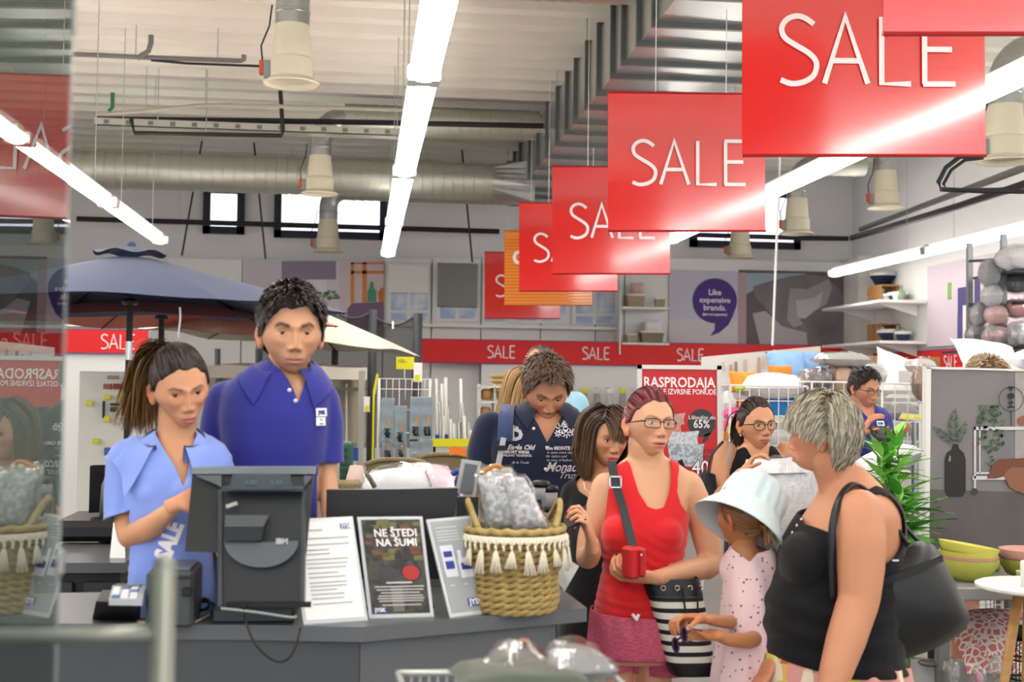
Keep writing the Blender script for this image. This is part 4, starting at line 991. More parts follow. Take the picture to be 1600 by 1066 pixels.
wp = mat('pillow_white', '#eeeef0', .85, sheen=.2, bump=.2, bscale=20, bdist=.01)
pillow('pinkish cushion standing in the wide basket on the upper wall shelf', 'cushion', P(996, 452, 17.7), .10, .10, .05, mat('pillow_pinkish', '#d9bdb6', .85), rx=1.3)
pillow('white cushion standing in the dark basket on the lower wall shelf', 'cushion', P(1020, 511, 17.7), .14, .10, .05, wp, rx=1.4)
# bubble poster and duvet photo
t = board('bubble_poster', 'pale lilac poster with a purple speech bubble reading Like expensive brands', 'poster', 1045, 424, 1154, 538, Yw, PM('#c9c9dc')); pu = PM('#4b2d86'); frect(t, 'printed_fade', 1045, 500, 1154, 538, Yw-.002, PM('#d6d2da'))
flat(t, 'bubble', circ(1117, 470, 34.5, 35, 40), Yw-.012, pu, .006); flat(t, 'bubble_tail', [(1117, 503), (1135, 500), (1148, 488), (1138, 508), (1124, 520), (1110, 525), (1117, 515)], Yw-.011, pu, .005)
for w_, y, sz in (('Like', 461, .115), ('expensive', 473, .115), ('brands.', 485, .115), ('(Just not expensive)', 493, .045)): text(None, w_, 'lettering', LETTER, P(1117, y, Yw-.014), (1, 0, 0), (0, 0, 1), sz, t, 'CENTER', bold=.002)
t = board('duvet_photo', 'large photo print of crumpled grey bed linen right of the speech bubble', 'poster', 1154, 426, 1335, 540, Yw, PM('#6b6468')); frect(t, 'printed_edge', 1153, 426, 1166, 540, Yw-.004, PM('#b9a0a6')); flat(t, 'printed_sky', [(1166, 427), (1260, 427), (1230, 440), (1180, 452), (1166, 460)], Yw-.005, PM('#a3b6c6'))
flat(t, 'printed_pillow', [(1176, 448), (1200, 440), (1235, 432), (1262, 428), (1290, 433), (1310, 450), (1325, 480), (1332, 520), (1332, 539), (1220, 539), (1215, 505), (1195, 480), (1180, 465)], Yw-.008, mat('print_linen', '#8d8890', .7, var=.35, vscale=2.5))
flat(t, 'printed_fold', [(1235, 450), (1262, 452), (1295, 436), (1300, 450), (1290, 480), (1260, 505), (1240, 512), (1230, 500), (1232, 470)], Yw-.011, PM('#a8a3ac')); flat(t, 'printed_fold', [(1244, 470), (1272, 466), (1286, 456), (1280, 480), (1258, 498), (1246, 495)], Yw-.014, PM('#c6c2ca')); flat(t, 'printed_fold', [(1176, 490), (1196, 486), (1222, 510), (1260, 520), (1262, 539), (1188, 539)], Yw-.010, PM('#b9b3ba')); flat(t, 'printed_fold', [(1250, 500), (1300, 470), (1322, 500), (1290, 520), (1270, 539), (1262, 515)], Yw-.012, PM('#7a747b'))
m = MB(); a = P(1335, 426, Yw-.03); b = P(1335, 545, Yw-.03); m.cyl(a, b, .03, 8); single('poster_post', 'white post beside the bed linen photo', 'post', m, WHITE)
# red sale bands
def band(label, A, B, C, Dd, words, m_=None, lw=.75, lh=.52):
    "A,B bottom left/right, C,D top left/right world points"
    t = thing('sale_band', label, 'banner', (A+B)/2); ex = B-A; ez = C-A; n = np.cross(ex, ez); n /= np.linalg.norm(n); m = MB(); m.plate([A, B, Dd, C], -n, .02); m.build('band', REDM, t)
    for q0, q1 in ((-.03, 0), (1, 1.03)): m = MB(); m.plate([A+ez*q0, B+ez*q0, B+ez*q1, A+ez*q1], -n, .024); m.build('purple_edge', PM('#4b3a8e'), t)
    W_ = np.linalg.norm(ex); H = np.linalg.norm(ez); hx = H*lh*1.32
    for u in words: strokes(SALE_LINES, H*.055, A+ex*u+ez*(.5-lh/2), ex/W_*(hx/2.04*1.75), ez/H*(H*lh), .004, LETTER, 'lettering', t)
    return t
Yb_ = 17.55
def bz(x, y): return P(x, y, Yb_)
z_t = P(665, 530, Yb_)[2]; z_b = P(665, 566, Yb_)[2]; xa = P(655, 530, Yb_)[0]; xb = P(1343, 545, Yb_)[0]; Wd = xb-xa
wx = [(P(u, 545, Yb_)[0]-xa)/Wd for u in (645-30, 762, 910, 1058, 1206, 1290)]
band('long red band reading SALE along the back goods wall', np.array([xa, Yb_, z_b]), np.array([xb, Yb_, z_b]), np.array([xa, Yb_, z_t]), np.array([xb, Yb_, z_t]), [w for w in wx if w > 0][:4])
# hanging goods under the band
CLEAR = FILM
rng = random.Random(8); gm = [mat('goods_'+c, '#'+c, .5) for c in ('c9cbc8', 'dcdcd8', 'b0aa9a', '9da0a0', 'd7cdb8')]
t = thing('pegboard', 'pale perforated back board behind the hanging bagged goods', 'board', P(930, 700, 17.6)); m = MB(); a = P(750, 760, 17.6); b = P(1000, 572, 17.6); m.bb((a[0], 17.6, a[2]), (b[0], 17.66, b[2])); m.build('board', pw, t)
for j in range(3):
    for i in range(11):
        px = 800+i*19+rng.uniform(-2, 2); py = 612+j*38; a = P(px, py, 17.3); t = thing('hanging_package', 'clear bag of goods, %s from the left in the %s row under the red band' % (ORD[i], ('upper', 'middle', 'lower')[j]), 'package', a, 'bagged goods on hooks')
        m = MB(); m.box(a+np.array([0, 0, .012]), (.09, .02, .07), bev=.004); m.build('header_card', [PM('#e6dc2e'), WHITE, WHITE, PM('#d8d8d4')][rng.randrange(4)] , t)
        m = MB(); m.cyl(a+np.array([0, 0, .05]), a+np.array([0, .31, .05]), .004, 6); m.build('hook', STEEL, t)
        m = MB(); h = .25; m.lathe(a-np.array([0, 0, h]), [(.02, 0), (.045, .02), (.05, h*.4), (.04, h*.85), (.01, h-.01)], 10, sx=1, sy=.5); m.build('contents', gm[rng.randrange(5)], t, True)
t = thing('display_shelf', 'small white shelf unit with wooden compartments behind the bowed man', 'shelf', P(770, 690, 14)); Y = 13.8
for x0, y0, x1, y1 in ((748, 600, 751, 720), (771, 600, 774, 720), (796, 600, 799, 720)): a = P(x0, y1, Y)*np.array([1, 1, 0]); b = P(x1, y0, Y); m = MB(); m.bb((a[0], Y, a[2]), (b[0], Y+.3, b[2])); m.build('upright', WHITE, t)
for y in (603, 627, 655, 690, 720): a = P(748, y, Y); b = P(799, y, Y); m = MB(); m.bb((a[0], Y, a[2]-.02), (b[0], Y+.3, a[2])); m.build('shelf_board', WHITE, t)
for i, (x, y) in enumerate(((760, 625), (784, 625), (758, 653), (760, 688), (786, 688))):
    a = P(x, y, Y+.1); m = MB(); m.lathe(a, [(.05, 0), (.06, .03), (.06, .10), (.035, .12)], 12); single('wooden_pot', ['wooden pot on the upper left of the small shelf unit', 'wooden pot on the upper right of the small shelf unit', 'wooden pot on the middle board of the small shelf unit', 'wooden pot at lower left of the small shelf unit', 'wooden pot at lower right of the small shelf unit'][i], 'pot', m, WOOD, smooth=True)
for i in range(4):
    a = P(786, 600, 13.95); a[2] += .002+.05*(1-i)+.05; m = MB(); m.lathe(a-np.array([0, 0, .05]), [(.10, 0), (.135, .02), (.145, .05), (.13, .05), (.10, .012)], 20); single('straw_bowl', 'shallow straw bowl, %s from the top of the stack on the small shelf unit' % ORD[i], 'bowl', m, mat('straw', '#c7ad74', .8, bump=.6, bscale=80), group='stacked straw bowls', smooth=True)
# curtain rods in a bin
t = thing('rod_bin', 'white bin holding upright curtain rods, with a yellow price strip', 'bin', P(708, 760, 11.5)); Y = 11.4
a = P(676, 760, Y); b = P(742, 692, Y); m = MB(); m.bb((a[0], Y, a[2]), (b[0], Y+.02, b[2])); m.bb((a[0], Y, a[2]), (a[0]+.02, Y+.3, b[2])); m.bb((b[0]-.02, Y, a[2]), (b[0], Y+.3, b[2])); m.bb((a[0], Y+.28, a[2]), (b[0], Y+.3, b[2])); m.build('bin_body', mat('acrylic_grey', '#bfc2c0', .3), t)
m = MB(); a = P(676, 698, Y-.01); b = P(742, 686, Y-.01); m.bb((a[0], Y-.012, a[2]), (b[0], Y-.002, b[2])); m.build('price_strip', YELLOW, t)
m = MB(); m.cyl((0+a[0]+.18, Y+.15, 0), (a[0]+.18, Y+.15, P(0, 760, Y)[2]), .03, 10); m.build('foot', WHITE, t)
rng = random.Random(3)
for i, (px, top) in enumerate(((684, 592), (688, 628), (692, 600), (697, 590), (701, 625), (706, 655), (712, 662), (717, 660), (722, 592), (727, 650), (731, 660), (737, 672), (694, 650), (724, 630))):
    a = P(px, 740, Y+.12+.01*(i % 3)); b = P(px+rng.uniform(-3, 1), top, Y+.12+.01*(i % 3)); m = MB(); m.cyl(a, b, .013+.004*(i % 2), 8); o = single('curtain_rod', 'wrapped curtain rod in the white bin, %s from the left' % ORD[sorted((684, 688, 692, 697, 701, 706, 712, 717, 722, 727, 731, 737, 694, 724)).index(px)], 'curtain rod', m, [mat('rod_wrap', '#d8dad6', .3), mat('rod_silver', '#a8aca8', .3, .6), WHITE][i % 3], group='curtain rods in the bin', smooth=True)
    if i % 3 == 0: m = MB(); c = b*.35+a*.65; m.cyl(c-np.array([0, 0, .05]), c+np.array([0, 0, .05]), .019, 8); m.build('label_band', NAVYTXT, o)
m = MB(); a = P(720, 712, 7.6); m.grid(lambda u, v: a+np.array([(u-.5)*.13*(1+.1*v), .02*math.sin(u*PI), v*.045+.008*math.sin(u*6)]), 10, 5); single('orange_package', 'small orange package on the wicker chair back', 'package', m, mat('orange_plastic', '#ee7c22', .5))
# wicker chairs in front of the rack
def wicker():
    if 'wicker_weave' in MATS: return MATS['wicker_weave']
    m = mat('wicker_weave', '#9c8a66', .7); N, L, b = nodes_of(m); tc = N.new('ShaderNodeTexCoord'); mp = N.new('ShaderNodeMapping'); L.new(tc.outputs['Object'], mp.inputs[0]); mp.inputs['Scale'].default_value = (1, 1, 1)
    br = N.new('ShaderNodeTexBrick'); br.inputs['Scale'].default_value = 42; br.inputs['Mortar Size'].default_value = .03; br.inputs['Color1'].default_value = lin('#a89872'); br.inputs['Color2'].default_value = lin('#8f7f5c'); br.inputs['Mortar'].default_value = lin('#4a3f2c')
    cx = N.new('ShaderNodeSeparateXYZ'); L.new(mp.outputs[0], cx.inputs[0]); cb = N.new('ShaderNodeCombineXYZ'); L.new(cx.outputs[0], cb.inputs[0]); L.new(cx.outputs[2], cb.inputs[1]); L.new(cb.outputs[0], br.inputs[0]); L.new(br.outputs[0], b.inputs['Base Color'])
    bp = N.new('ShaderNodeBump'); bp.inputs['Distance'].default_value = .004; L.new(br.outputs['Fac'], bp.inputs['Height']); bp.invert = True; L.new(bp.outputs[0], b.inputs['Normal']); return m
for i, (x0, x1, yt, Y) in enumerate(((572, 668, 718, 7.2), (652, 740, 710, 7.9))):
    a = P(x0, yt, Y); b = P(x1, yt, Y); t = thing('wicker_chair', ['wicker garden chair behind the white wrapped bag, nearer one', 'wicker garden chair just behind and right of the nearer wicker one'][i], 'chair', ((a[0]+b[0])/2, Y, 0)); w = (b[0]-a[0]); zt = a[2]
    m = MB(); m.grid(lambda u, v: np.array([a[0]+w*u, Y-.10*math.sin(u*PI)*0+.12*(abs(u-.5)*2)**2*-1, .42+(zt-.42)*v-.02*(abs(u-.5)*2)**4*v]), 14, 8); m.build('backrest', wicker(), t, True)
    m = MB(); m.tube([(a[0]+w*u, Y-.12*(abs(u-.5)*2)**2, zt-.02*(abs(u-.5)*2)**4) for u in np.linspace(0, 1, 12)], .014, 8); m.build('rim', wicker(), t, True)
    m = MB(); m.bb((a[0], Y-.42, .38), (a[0]+w, Y+.02, .43), bev=.01); m.build('seat', wicker(), t)
    for sx in (0.05, .95):
        for dy in (-.38, -.02): m = MB(); m.cyl((a[0]+w*sx, Y+dy, 0), (a[0]+w*sx, Y+dy, .40), .018, 8); m.build('leg', BLACK, t)
        m = MB(); m.tube([(a[0]+w*sx, Y-.4, .42), (a[0]+w*sx, Y-.4, .64), (a[0]+w*sx, Y-.03, .68)], .02, 8); m.build('armrest', wicker(), t, True)
m = MB(); q = P(622, 748, 7.05); m.box(q, (.03, .004, .16), R=np.array(Matrix.Rotation(.25, 3, 'Y'))); single('price_tag', 'white paper tag hanging on the nearer wicker chair', 'tag', m, PAPER)
# ------------------------------------------------------------------ rack of hanging tool packs
t = thing('wire_rack', 'white wire display rack with hanging grey-blue packs', 'rack', P(636, 760, 9.3)*np.array([1, 1, 0])); Y = 9.3
def wire(pts, r=.004, name='wire', m_=WHITEM): m = MB(); m.tube(pts, r, 6); return m.build(name, m_, t, True)
for x in (592, 672): wire([P(x, 592, Y), P(x-2, 700, Y), P(x-4, 760, Y), P(x-4, 760, Y)*np.array([1, 1, 0])], .008, 'upright')
for y in (592, 608, 640, 676, 715, 750): wire([P(590, y, Y), P(674, y+1, Y)], .004)
for i in range(9): wire([P(594+i*10, 592, Y), P(593+i*10, 625 if i % 3 else 755, Y)], .003)
blue = mat('pack_card', '#8fa3ad', .5, var=.1); 
for i, (x, y, w, h) in enumerate(((606, 622, 20, 67), (626, 634, 19, 60), (650, 620, 18, 66), (668, 620, 17, 66), (606, 676, 19, 42), (626, 685, 19, 30), (650, 690, 18, 45), (668, 688, 17, 45), (608, 718, 18, 34), (632, 718, 17, 34))):
    p = P(x, y, Y-.06-.03*(i < 4)); q = thing('hanging_pack', ('first', 'second', 'third', 'fourth', 'fifth (below the first)', 'sixth (below the second)', 'seventh (below the third)', 'eighth (below the fourth)', 'bottom left', 'bottom middle')[i]+' grey-blue carded tool pack on the white wire rack, from the left', 'package', p, 'packs on the wire rack'); k = (Y-.06)/F
    m = MB(); m.bb(p-np.array([w*k/2, .006, h*k]), p+np.array([w*k/2, .006, 0]), bev=.003); m.build('card', blue, q)
    m = MB(); m.grid(lambda u, v: p+np.array([(u-.5)*w*k*1.06, -.018-.01*math.sin(u*PI)*math.sin(v*PI)-.004*math.sin(v*19), -h*k*v]), 6, 12); m.build('film', FILM, q, True)
    m = MB(); c = p-np.array([0, .016, h*k*.80])
    for j in range(4): aa = 1.1*j+i; m.tube([c+np.array([-.02+.012*j, 0, .03]), c+np.array([.02*math.cos(aa), -.004, -.01+.01*math.sin(aa)]), c+np.array([.01*j-.01, 0, -.035])], .005, 5)
    m.build('tool', BLACK, q, True)
    m = MB(); m.box(p-np.array([-.008, .010, h*k*.55]), (.018, .003, .05)); m.build('printed_picture', mat('pic_orange', '#d8994a', .5), q)
t = thing('price_sign', 'yellow price sign reading 150 on top of the wire rack', 'sign', P(636, 592, 9.3)); m = MB(); a = P(619, 577, 9.25); b = P(647, 558, 9.25); m.bb((a[0], 9.25, a[2]), (b[0], 9.256, b[2])); m.build('card', YELLOW, t); wire([P(632, 592, 9.26), P(632, 577, 9.26)], .004, 'stem'); text(None, '150,-', 'lettering', BLACK, P(621, 567, 9.247), (1, 0, 0), (0, 0, 1), .035, t)
t = thing('price_tag', 'white and yellow hanging price tag right of the yellow sign', 'tag', P(653, 590, 9.2)); m = MB(); a = P(646, 597, 9.2); b = P(660, 567, 9.2); m.bb((a[0], 9.2, a[2]), (b[0], 9.205, b[2])); m.build('card', PAPER, t); m = MB(); a = P(648, 596, 9.19); b = P(656, 586, 9.19); m.bb((a[0], 9.19, a[2]), (b[0], 9.195, b[2])); m.build('yellow_patch', YELLOW, t)
t = thing('price_tag', 'white tag with a yellow corner on the gazebo post', 'tag', P(575, 640, 10.4)); m = MB(); a = P(568, 644, 10.4); b = P(578, 620, 10.4); m.bb((a[0], 10.4, a[2]), (b[0], 10.405, b[2])); m.build('card', PAPER, t); m = MB(); a = P(571, 643, 10.39); b = P(577, 634, 10.39); m.bb((a[0], 10.39, a[2]), (b[0], 10.395, b[2])); m.build('yellow_patch', YELLOW, t)
m = MB(); a = P(583, 618, 9.6); m.plate([P(582, 615, 9.6), P(588, 584, 9.6), P(592, 585, 9.6), P(586, 618, 9.6)], (0, 1, 0), .01); m.cyl(P(584, 616, 9.605)*np.array([1, 1, 0]), P(584, 616, 9.605), .008, 8); single('yellow_stick', 'narrow yellow strip left of the wire rack', 'sign', m, YELLOW)
# ------------------------------------------------------------------ umbrellas
def umbrella(label, px, pyrim, Y, R, c, cu, rise=.36, tilt=0., pole=True, vent=True, rot=0., polec='#111214'):
    cm = cloth_mat('canopy_'+c, '#'+c, bump=.15, rough=.8, sheen=.1); z = P(px, pyrim, Y)[2]; x = P(px, pyrim, Y)[0]; t = thing('garden_umbrella', label, 'umbrella', (x, Y, 0)); Rm = rot_head(0, 0, tilt); C_ = np.array([x, Y, z])
    def pt(a, r, h=0):   # hexagonal canopy
        s_ = (a-rot) % (PI/3); k = math.cos(PI/6)/math.cos(s_-PI/6); edge = 1-.02*math.sin(s_*3)**2
        rr = R*(r*(1-r)+r*k*edge if False else r*(k*r+(1-r)))*edge; sag = -.035*math.sin(s_*3)**2*r*r*0+.05*math.sin(s_*3)**2*r*r
        return C_+np.array([rr*math.cos(a), rr*math.sin(a), rise*(1-r)**.92+sag*.6+h])@Rm.T
    for k in range(6):
        m = MB(); m.grid(lambda u, v: pt(rot+PI/3*(k+u), .10+.90*v), 9, 9); m.grid(lambda u, v: pt(rot+PI/3*(k+u), .10+.90*v, -.004), 9, 9); n = 64; m.f = m.f[:n]+[q[::-1] for q in m.f[n:]]; m.build('canopy_panel', cm, t, True)
        m = MB(); a = rot+PI/3*k; m.tube([pt(a, .08, -.012), pt(a, .5, -.014), pt(a, .985, -.012)], .007, 6); m.build('rib', mat('rib_'+cu, '#'+cu, .5), t)
        m = MB(); m.tube([pt(a, .55, -.02), C_+np.array([.03*math.cos(a), .03*math.sin(a), .09])@Rm.T], .006, 6); m.build('strut', mat('rib_'+cu, '#'+cu, .5), t)
    if vent:
        m = MB(); m.grid(lambda u, v: C_+np.array([R*(.02+.15*v)*math.cos(2*PI*u), R*(.02+.15*v)*math.sin(2*PI*u), rise+.045-.045*v+.012*v*math.sin(12*PI*u)])@Rm.T, 48, 5); m.build('vent_cap', cm, t, True)
        m = MB(); m.ball(C_+np.array([0, 0, rise+.055]), (.03, .03, .025), 12, 8); m.build('finial', cm, t, True)
    if pole:
        m = MB(); m.cyl((x, Y, .05), (x, Y, z+rise-.02), .021, 14); m.build('pole', mat('pole_'+polec, polec, .35), t, True, 40)
        m = MB(); m.cyl((x, Y, z-.33), (x, Y, z-.21), .023, 14); m.build('chrome_joint', CHROME, t, True, 40)
        m = MB(); m.lathe((x, Y, z+.03), [(.05, 0), (.055, .02), (.03, .04)], 14); m.build('hub', BLACK, t, True, 40)
        m = MB(); m.lathe((x, Y, 0), [(.25, 0), (.25, .05), (.05, .07), (.035, .2)], 20); m.build('base', DARK, t, True, 40)
    return t, pt
t, pt = umbrella('large navy-blue garden umbrella with a black pole behind the cashiers', 203, 483, 8.5, 1.40, '46506f', '14161f')
m = MB(); a = P(281, 480, 7.4); m.grid(lambda u, v: a+np.array([(u-.5)*.012+.004*math.sin(v*5), 0, -.17*v]), 2, 8); m.build('tie_strap', mat('strap_white', '#b9bcc0', .7), t)
umbrella('coral garden umbrella behind the navy one', 252, 505, 10.4, 1.40, 'd97a66', '2a1a14', vent=False)
umbrella('pale beige garden umbrella tilted to the right behind the male cashier', 442, 536, 12.0, 1.30, 'cfcabd', '7a4a2a', tilt=4.5, rise=.42, polec='#8c8c88', rot=.15)
# gazebo
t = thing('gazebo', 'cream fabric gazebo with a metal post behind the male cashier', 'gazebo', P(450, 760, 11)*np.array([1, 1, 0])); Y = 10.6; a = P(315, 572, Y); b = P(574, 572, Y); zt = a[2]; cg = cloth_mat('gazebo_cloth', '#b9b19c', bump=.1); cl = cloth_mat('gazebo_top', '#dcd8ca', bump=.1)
m = MB(); m.grid(lambda u, v: np.array([a[0]+(b[0]-a[0])*u, Y+2.0*v, zt+.05*v+.01*math.sin(u*12)]), 14, 8); m.build('roof', cl, t, True)
m = MB(); m.grid(lambda u, v: np.array([a[0]+(b[0]-a[0])*u, Y-.005*math.sin(u*30), zt+.005-.10*v]), 24, 3); m.build('valance', cl, t, True)
m = MB(); m.grid(lambda u, v: np.array([a[0]+(b[0]-a[0])*u, Y+1.3+.03*math.sin(u*40), zt-.05-.62*v]), 60, 6); m.build('side_curtain', cg, t, True)
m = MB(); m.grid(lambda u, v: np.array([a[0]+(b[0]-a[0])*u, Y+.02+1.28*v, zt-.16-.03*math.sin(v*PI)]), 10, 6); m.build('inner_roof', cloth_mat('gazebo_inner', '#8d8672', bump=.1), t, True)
for x in (565, 330):
    for dy in (0, 1.9): q = P(x, 600, Y)[0]; m = MB(); m.bb((q-.028, Y+dy, 0), (q+.028, Y+dy+.05, zt-.02), bev=.004); m.build('post', mat('post_grey', '#a9a99f', .45), t)
m = MB(); q = P(541, 600, Y+.5); m.cyl(q, P(541, 690, Y+.5), .010, 8); single('rope', 'thin pale cord with a fitting hanging inside the gazebo', 'cord', m, mat('cord_white', '#d8d8d4', .6))
# trampoline net
t = thing('trampoline_enclosure', 'black mesh trampoline enclosure with padded posts behind the beige umbrella', 'trampoline', P(600, 700, 13.2)*np.array([1, 1, 0])); Y = 13.2
net = mat('black_mesh', '#1a1b1d', .7, alpha=.62); pad = mat('pad_grey', '#3a3e42', .6)
for x, x2, y, r in ((583, 579, 484, .042), (653, 648, 490, .048), (525, 520, 488, .035), (405, 405, 545, .04), (340, 340, 545, .03)): m = MB(); p = P(x, y, Y); q = P(x2, 700, Y); m.tube([p, q, (q[0], q[1], 0)], r, 12); m.build('padded_post', pad, t, True)
for (xa_, xb_, ya, yb2, sag) in ((400, 525, 500, 488, 10), (525, 583, 489, 486, 10), (583, 653, 494, 490, 16)):
    m = MB(); m.grid(lambda u, v: P(xa_+(xb_-xa_)*u, (ya+(yb2-ya)*u+sag*math.sin(u*PI))*(1-v)+700*v, Y+.03*math.sin(u*PI*3)), 14, 10); m.build('net', net, t, True)
    m = MB(); m.tube([P(xa_+(xb_-xa_)*u, (ya+(yb2-ya)*u+sag*math.sin(u*PI)), Y) for u in np.linspace(0, 1, 12)], .012, 6); m.build('net_edge', pad, t)
m = MB(); a = P(614, 502, Y-.05); m.bb(a+np.array([-.01, 0, -.08]), a+np.array([.01, .004, .0])); single('net_label', 'small white label on the trampoline net', 'label', m, PAPER)
# dark chest, green box, lamp shade, low wicker box left of the chairs
m = MB(); a = P(530, 752, 7.4); b = P(552, 692, 7.4); m.bb((a[0], 7.4, a[2]-.3), (b[0], 7.6, b[2]), bev=.01); o = single('green_box', 'dark green ribbed box standing beside the male cashier\'s arm', 'box', m, mat('green_plastic', '#2f5a4a', .5))
for i in range(5): m = MB(); a = P(532, 700+i*11, 7.39); b = P(543, 705+i*11, 7.39); m.bb((a[0], 7.385, b[2]), (b[0], 7.4, a[2])); m.build('rib', mat('green_dark', '#1d3c30', .5), o)
m = MB(); a = P(556, 754, 7.3); m.lathe(a, [(.062, 0), (.06, .005), (.035, .095), (.03, .095)], 20); single('lamp_shade', 'pale pink cone lamp shade beside the green box', 'lamp', m, mat('shade_pink', '#d9bcb6', .7), smooth=True)
m = MB(); a = P(514, 769, 7.1); b = P(566, 769, 7.1); m.bb((a[0], 7.0, 0), (b[0], 7.5, a[2]), bev=.01); single('low_cabinet', 'grey low cabinet under the lamp shade and wicker box', 'cabinet', m, DARK)
m = MB(); a = P(520, 768, 7.1); b = P(564, 752, 7.1); m.bb((a[0], 7.0, a[2]), (b[0], 7.2, b[2]), bev=.01); single('wicker_box', 'low wicker box at the male cashier\'s elbow', 'box', m, wicker())
m = MB(); a = P(520, 720, 9.8); b = P(560, 700, 9.8); m.bb((a[0], 9.8, a[2]), (b[0], 9.9, b[2])); single('blue_crate', 'blue strip of a crate behind the green box', 'crate', m, mat('crate_blue', '#27479c', .5))
# ------------------------------------------------------------------ far left display wall
Y = 13.9; a = P(-160, 700, Y); b = P(232, 508, Y)
t = thing('display_wall', 'pale display wall at the far left behind the umbrella pole', 'wall panel', ((a[0]+b[0])/2, Y, 0)); m = MB(); m.bb((a[0], Y+.05, 0), (b[0], Y+.12, b[2]-.02)); m.build('board', pw, t)
A_ = np.array([a[0], Y, P(0, 549, Y)[2]]); B_ = np.array([b[0], Y, A_[2]]); C_ = np.array([a[0], Y, P(0, 513, Y)[2]]); D_ = np.array([b[0], Y, C_[2]])
Wd = B_[0]-A_[0]; band('red band with the letters SAL beside the black umbrella pole at the left', A_, B_, C_, D_, [(P(u, 530, Y)[0]-A_[0])/Wd for u in (158, 20, -110)], lh=.62)
t = thing('white_counter_shelf', 'white ledge with small goods on top of the red band at the left', 'shelf', P(195, 512, Y)); m = MB(); q = P(100, 510, Y); r = P(232, 510, Y); m.bb((q[0], Y-.02, q[2]), (r[0], Y+.3, q[2]+.02)); m.build('board', WHITE, t)
for i, (x, c) in enumerate(((183, 'd8d2b8'), (194, 'a9c25a'), (206, 'e8e4da'), (220, 'b8d86a'))): m = MB(); m.lathe(P(x, 509, Y+.08), [(.03, 0), (.04, .02), (.035, .07), (.02, .08)], 12); single('jar', ['cream', 'green', 'white', 'lime'][i]+' jar on the ledge above the red band at the left', 'jar', m, mat('jar_'+c, '#'+c, .4), smooth=True)
t = thing('goods_panel', 'white board with hanging small goods and yellow labels left of the ponytail', 'display', P(178, 712, 9.5)*np.array([1, 1, 0])); Y = 9.5; a = P(120, 745, Y); b = P(196, 581, Y); m = MB(); m.bb((a[0], Y, 0.3), (b[0], Y+.03, b[2]), bev=.006); m.build('board', mat('panel_white', '#e4e4dc', .5), t)
for x in (130, 188): q = P(x, 740, Y+.02); m = MB(); m.bb((q[0]-.02, Y+.03, 0), (q[0]+.02, Y+.07, .5)); m.build('foot', BLACK, t)
for i, (x, y, w, h, c) in enumerate(((168, 604, 12, 8, '#a85a50'), (186, 604, 16, 8, '#8a3430'), (168, 621, 9, 8, '#e2d93a'), (188, 621, 9, 8, '#e2d93a'), (167, 655, 9, 9, '#e2d93a'), (186, 658, 9, 9, '#c8c0c0'), (180, 632, 14, 4, '#2b2b2b'), (179, 640, 12, 7, '#3a3a3a'), (162, 640, 3, 26, '#222222'), (168, 706, 9, 12, '#3f66b0'), (176, 590, 16, 5, '#9aa29a'), (150, 690, 9, 9, '#e2d93a'), (140, 630, 9, 9, '#e2d93a'))):
    m = MB(); q = P(x, y, Y-.03); k = Y/F; m.box(q, (w*k, .03, h*k), bev=.004); single('small_package', ('red-brown packet at the top', 'dark red packet at the top right', 'yellow label under the red-brown packet', 'yellow label under the dark red packet', 'yellow label in the middle', 'greyish label in the middle right', 'black clip in the middle', 'dark grey tool below the black clip', 'long thin black tool', 'blue packet at the bottom', 'grey heading card', 'yellow label low on the left side', 'yellow label high on the left side')[i]+' of the white goods board', 'package', m, mat('pk_'+c, c, .5), group='items on the white goods board')
# ------------------------------------------------------------------ sale poster on its stand
Y = 7.5; t = thing('sale_poster', 'framed red poster reading RASPRODAJA with pillows and 40.- behind the red-haired woman', 'poster', P(1062, 757, Y)*np.array([1, 1, 0]))
a = P(996, 757, Y); b = P(1128, 757, Y); c = P(995, 570, Y); ex = b-a; ez = c-a; ez = ez*1.0; W_ = np.linalg.norm(ex); H = np.linalg.norm(ez); ux = ex/W_; uz = ez/H; nn = np.cross(ux, uz)
def q2(u, v, o=0): return a+ex*u+ez*v+nn*o
def rect2(t, name, u0, v0, u1, v1, o, m_, th=.002): m = MB(); m.plate([q2(u0, v0, o), q2(u1, v0, o), q2(u1, v1, o), q2(u0, v1, o)], nn, th); return m.build(name, m_, t)
rect2(t, 'print', .03, .02, .97, .98, 0, mat('poster_red', '#c8282e', .35)); fm = mat('frame_silver', '#d9d9d6', .35, .3)
for u0, v0, u1, v1 in ((0, 0, .055, 1), (.945, 0, 1, 1), (0, .965, 1, 1), (0, 0, 1, .03)): rect2(t, 'frame_side', u0, v0, u1, v1, .001, fm, .012)
m = MB(); m.cyl(q2(.5, 0, -.02), q2(.5, 0, -.02)*np.array([1, 1, 0]), .02, 10); m.build('stand_pole', CHROME, t, True); m = MB(); m.lathe(q2(.5, 0, -.02)*np.array([1, 1, 0]), [(.2, 0), (.2, .015), (.03, .03)], 20); m.build('stand_base', DARK, t)
def pt_(w, u, v, sz, m_=LETTER, al='CENTER', **k): return text(None, w, 'lettering', m_, q2(u, v, .0035), ux, uz, sz*W_, t, al, **k)
pt_('RASPRODAJA', .50, .815, .165, bold=.0016, sx=.86); pt_('I OSTALE IZVRSNE PONUDE', .50, .755, .088, bold=.0006, sx=.80)
bub = mat('bubble_grey', '#3b3c42', .4); m = MB(); m.plate([q2(.76+.165*math.cos(u), .515+.118*math.sin(u), .0025) for u in np.linspace(0, 2*PI, 28, endpoint=False)], nn, .001); m.build('bubble', bub, t)
m = MB(); m.plate([q2(.80, .42, .0025), q2(.88, .44, .0025), q2(.83, .37, .0025), q2(.76, .34, .0025)], nn, .001); m.build('bubble_tail', bub, t)
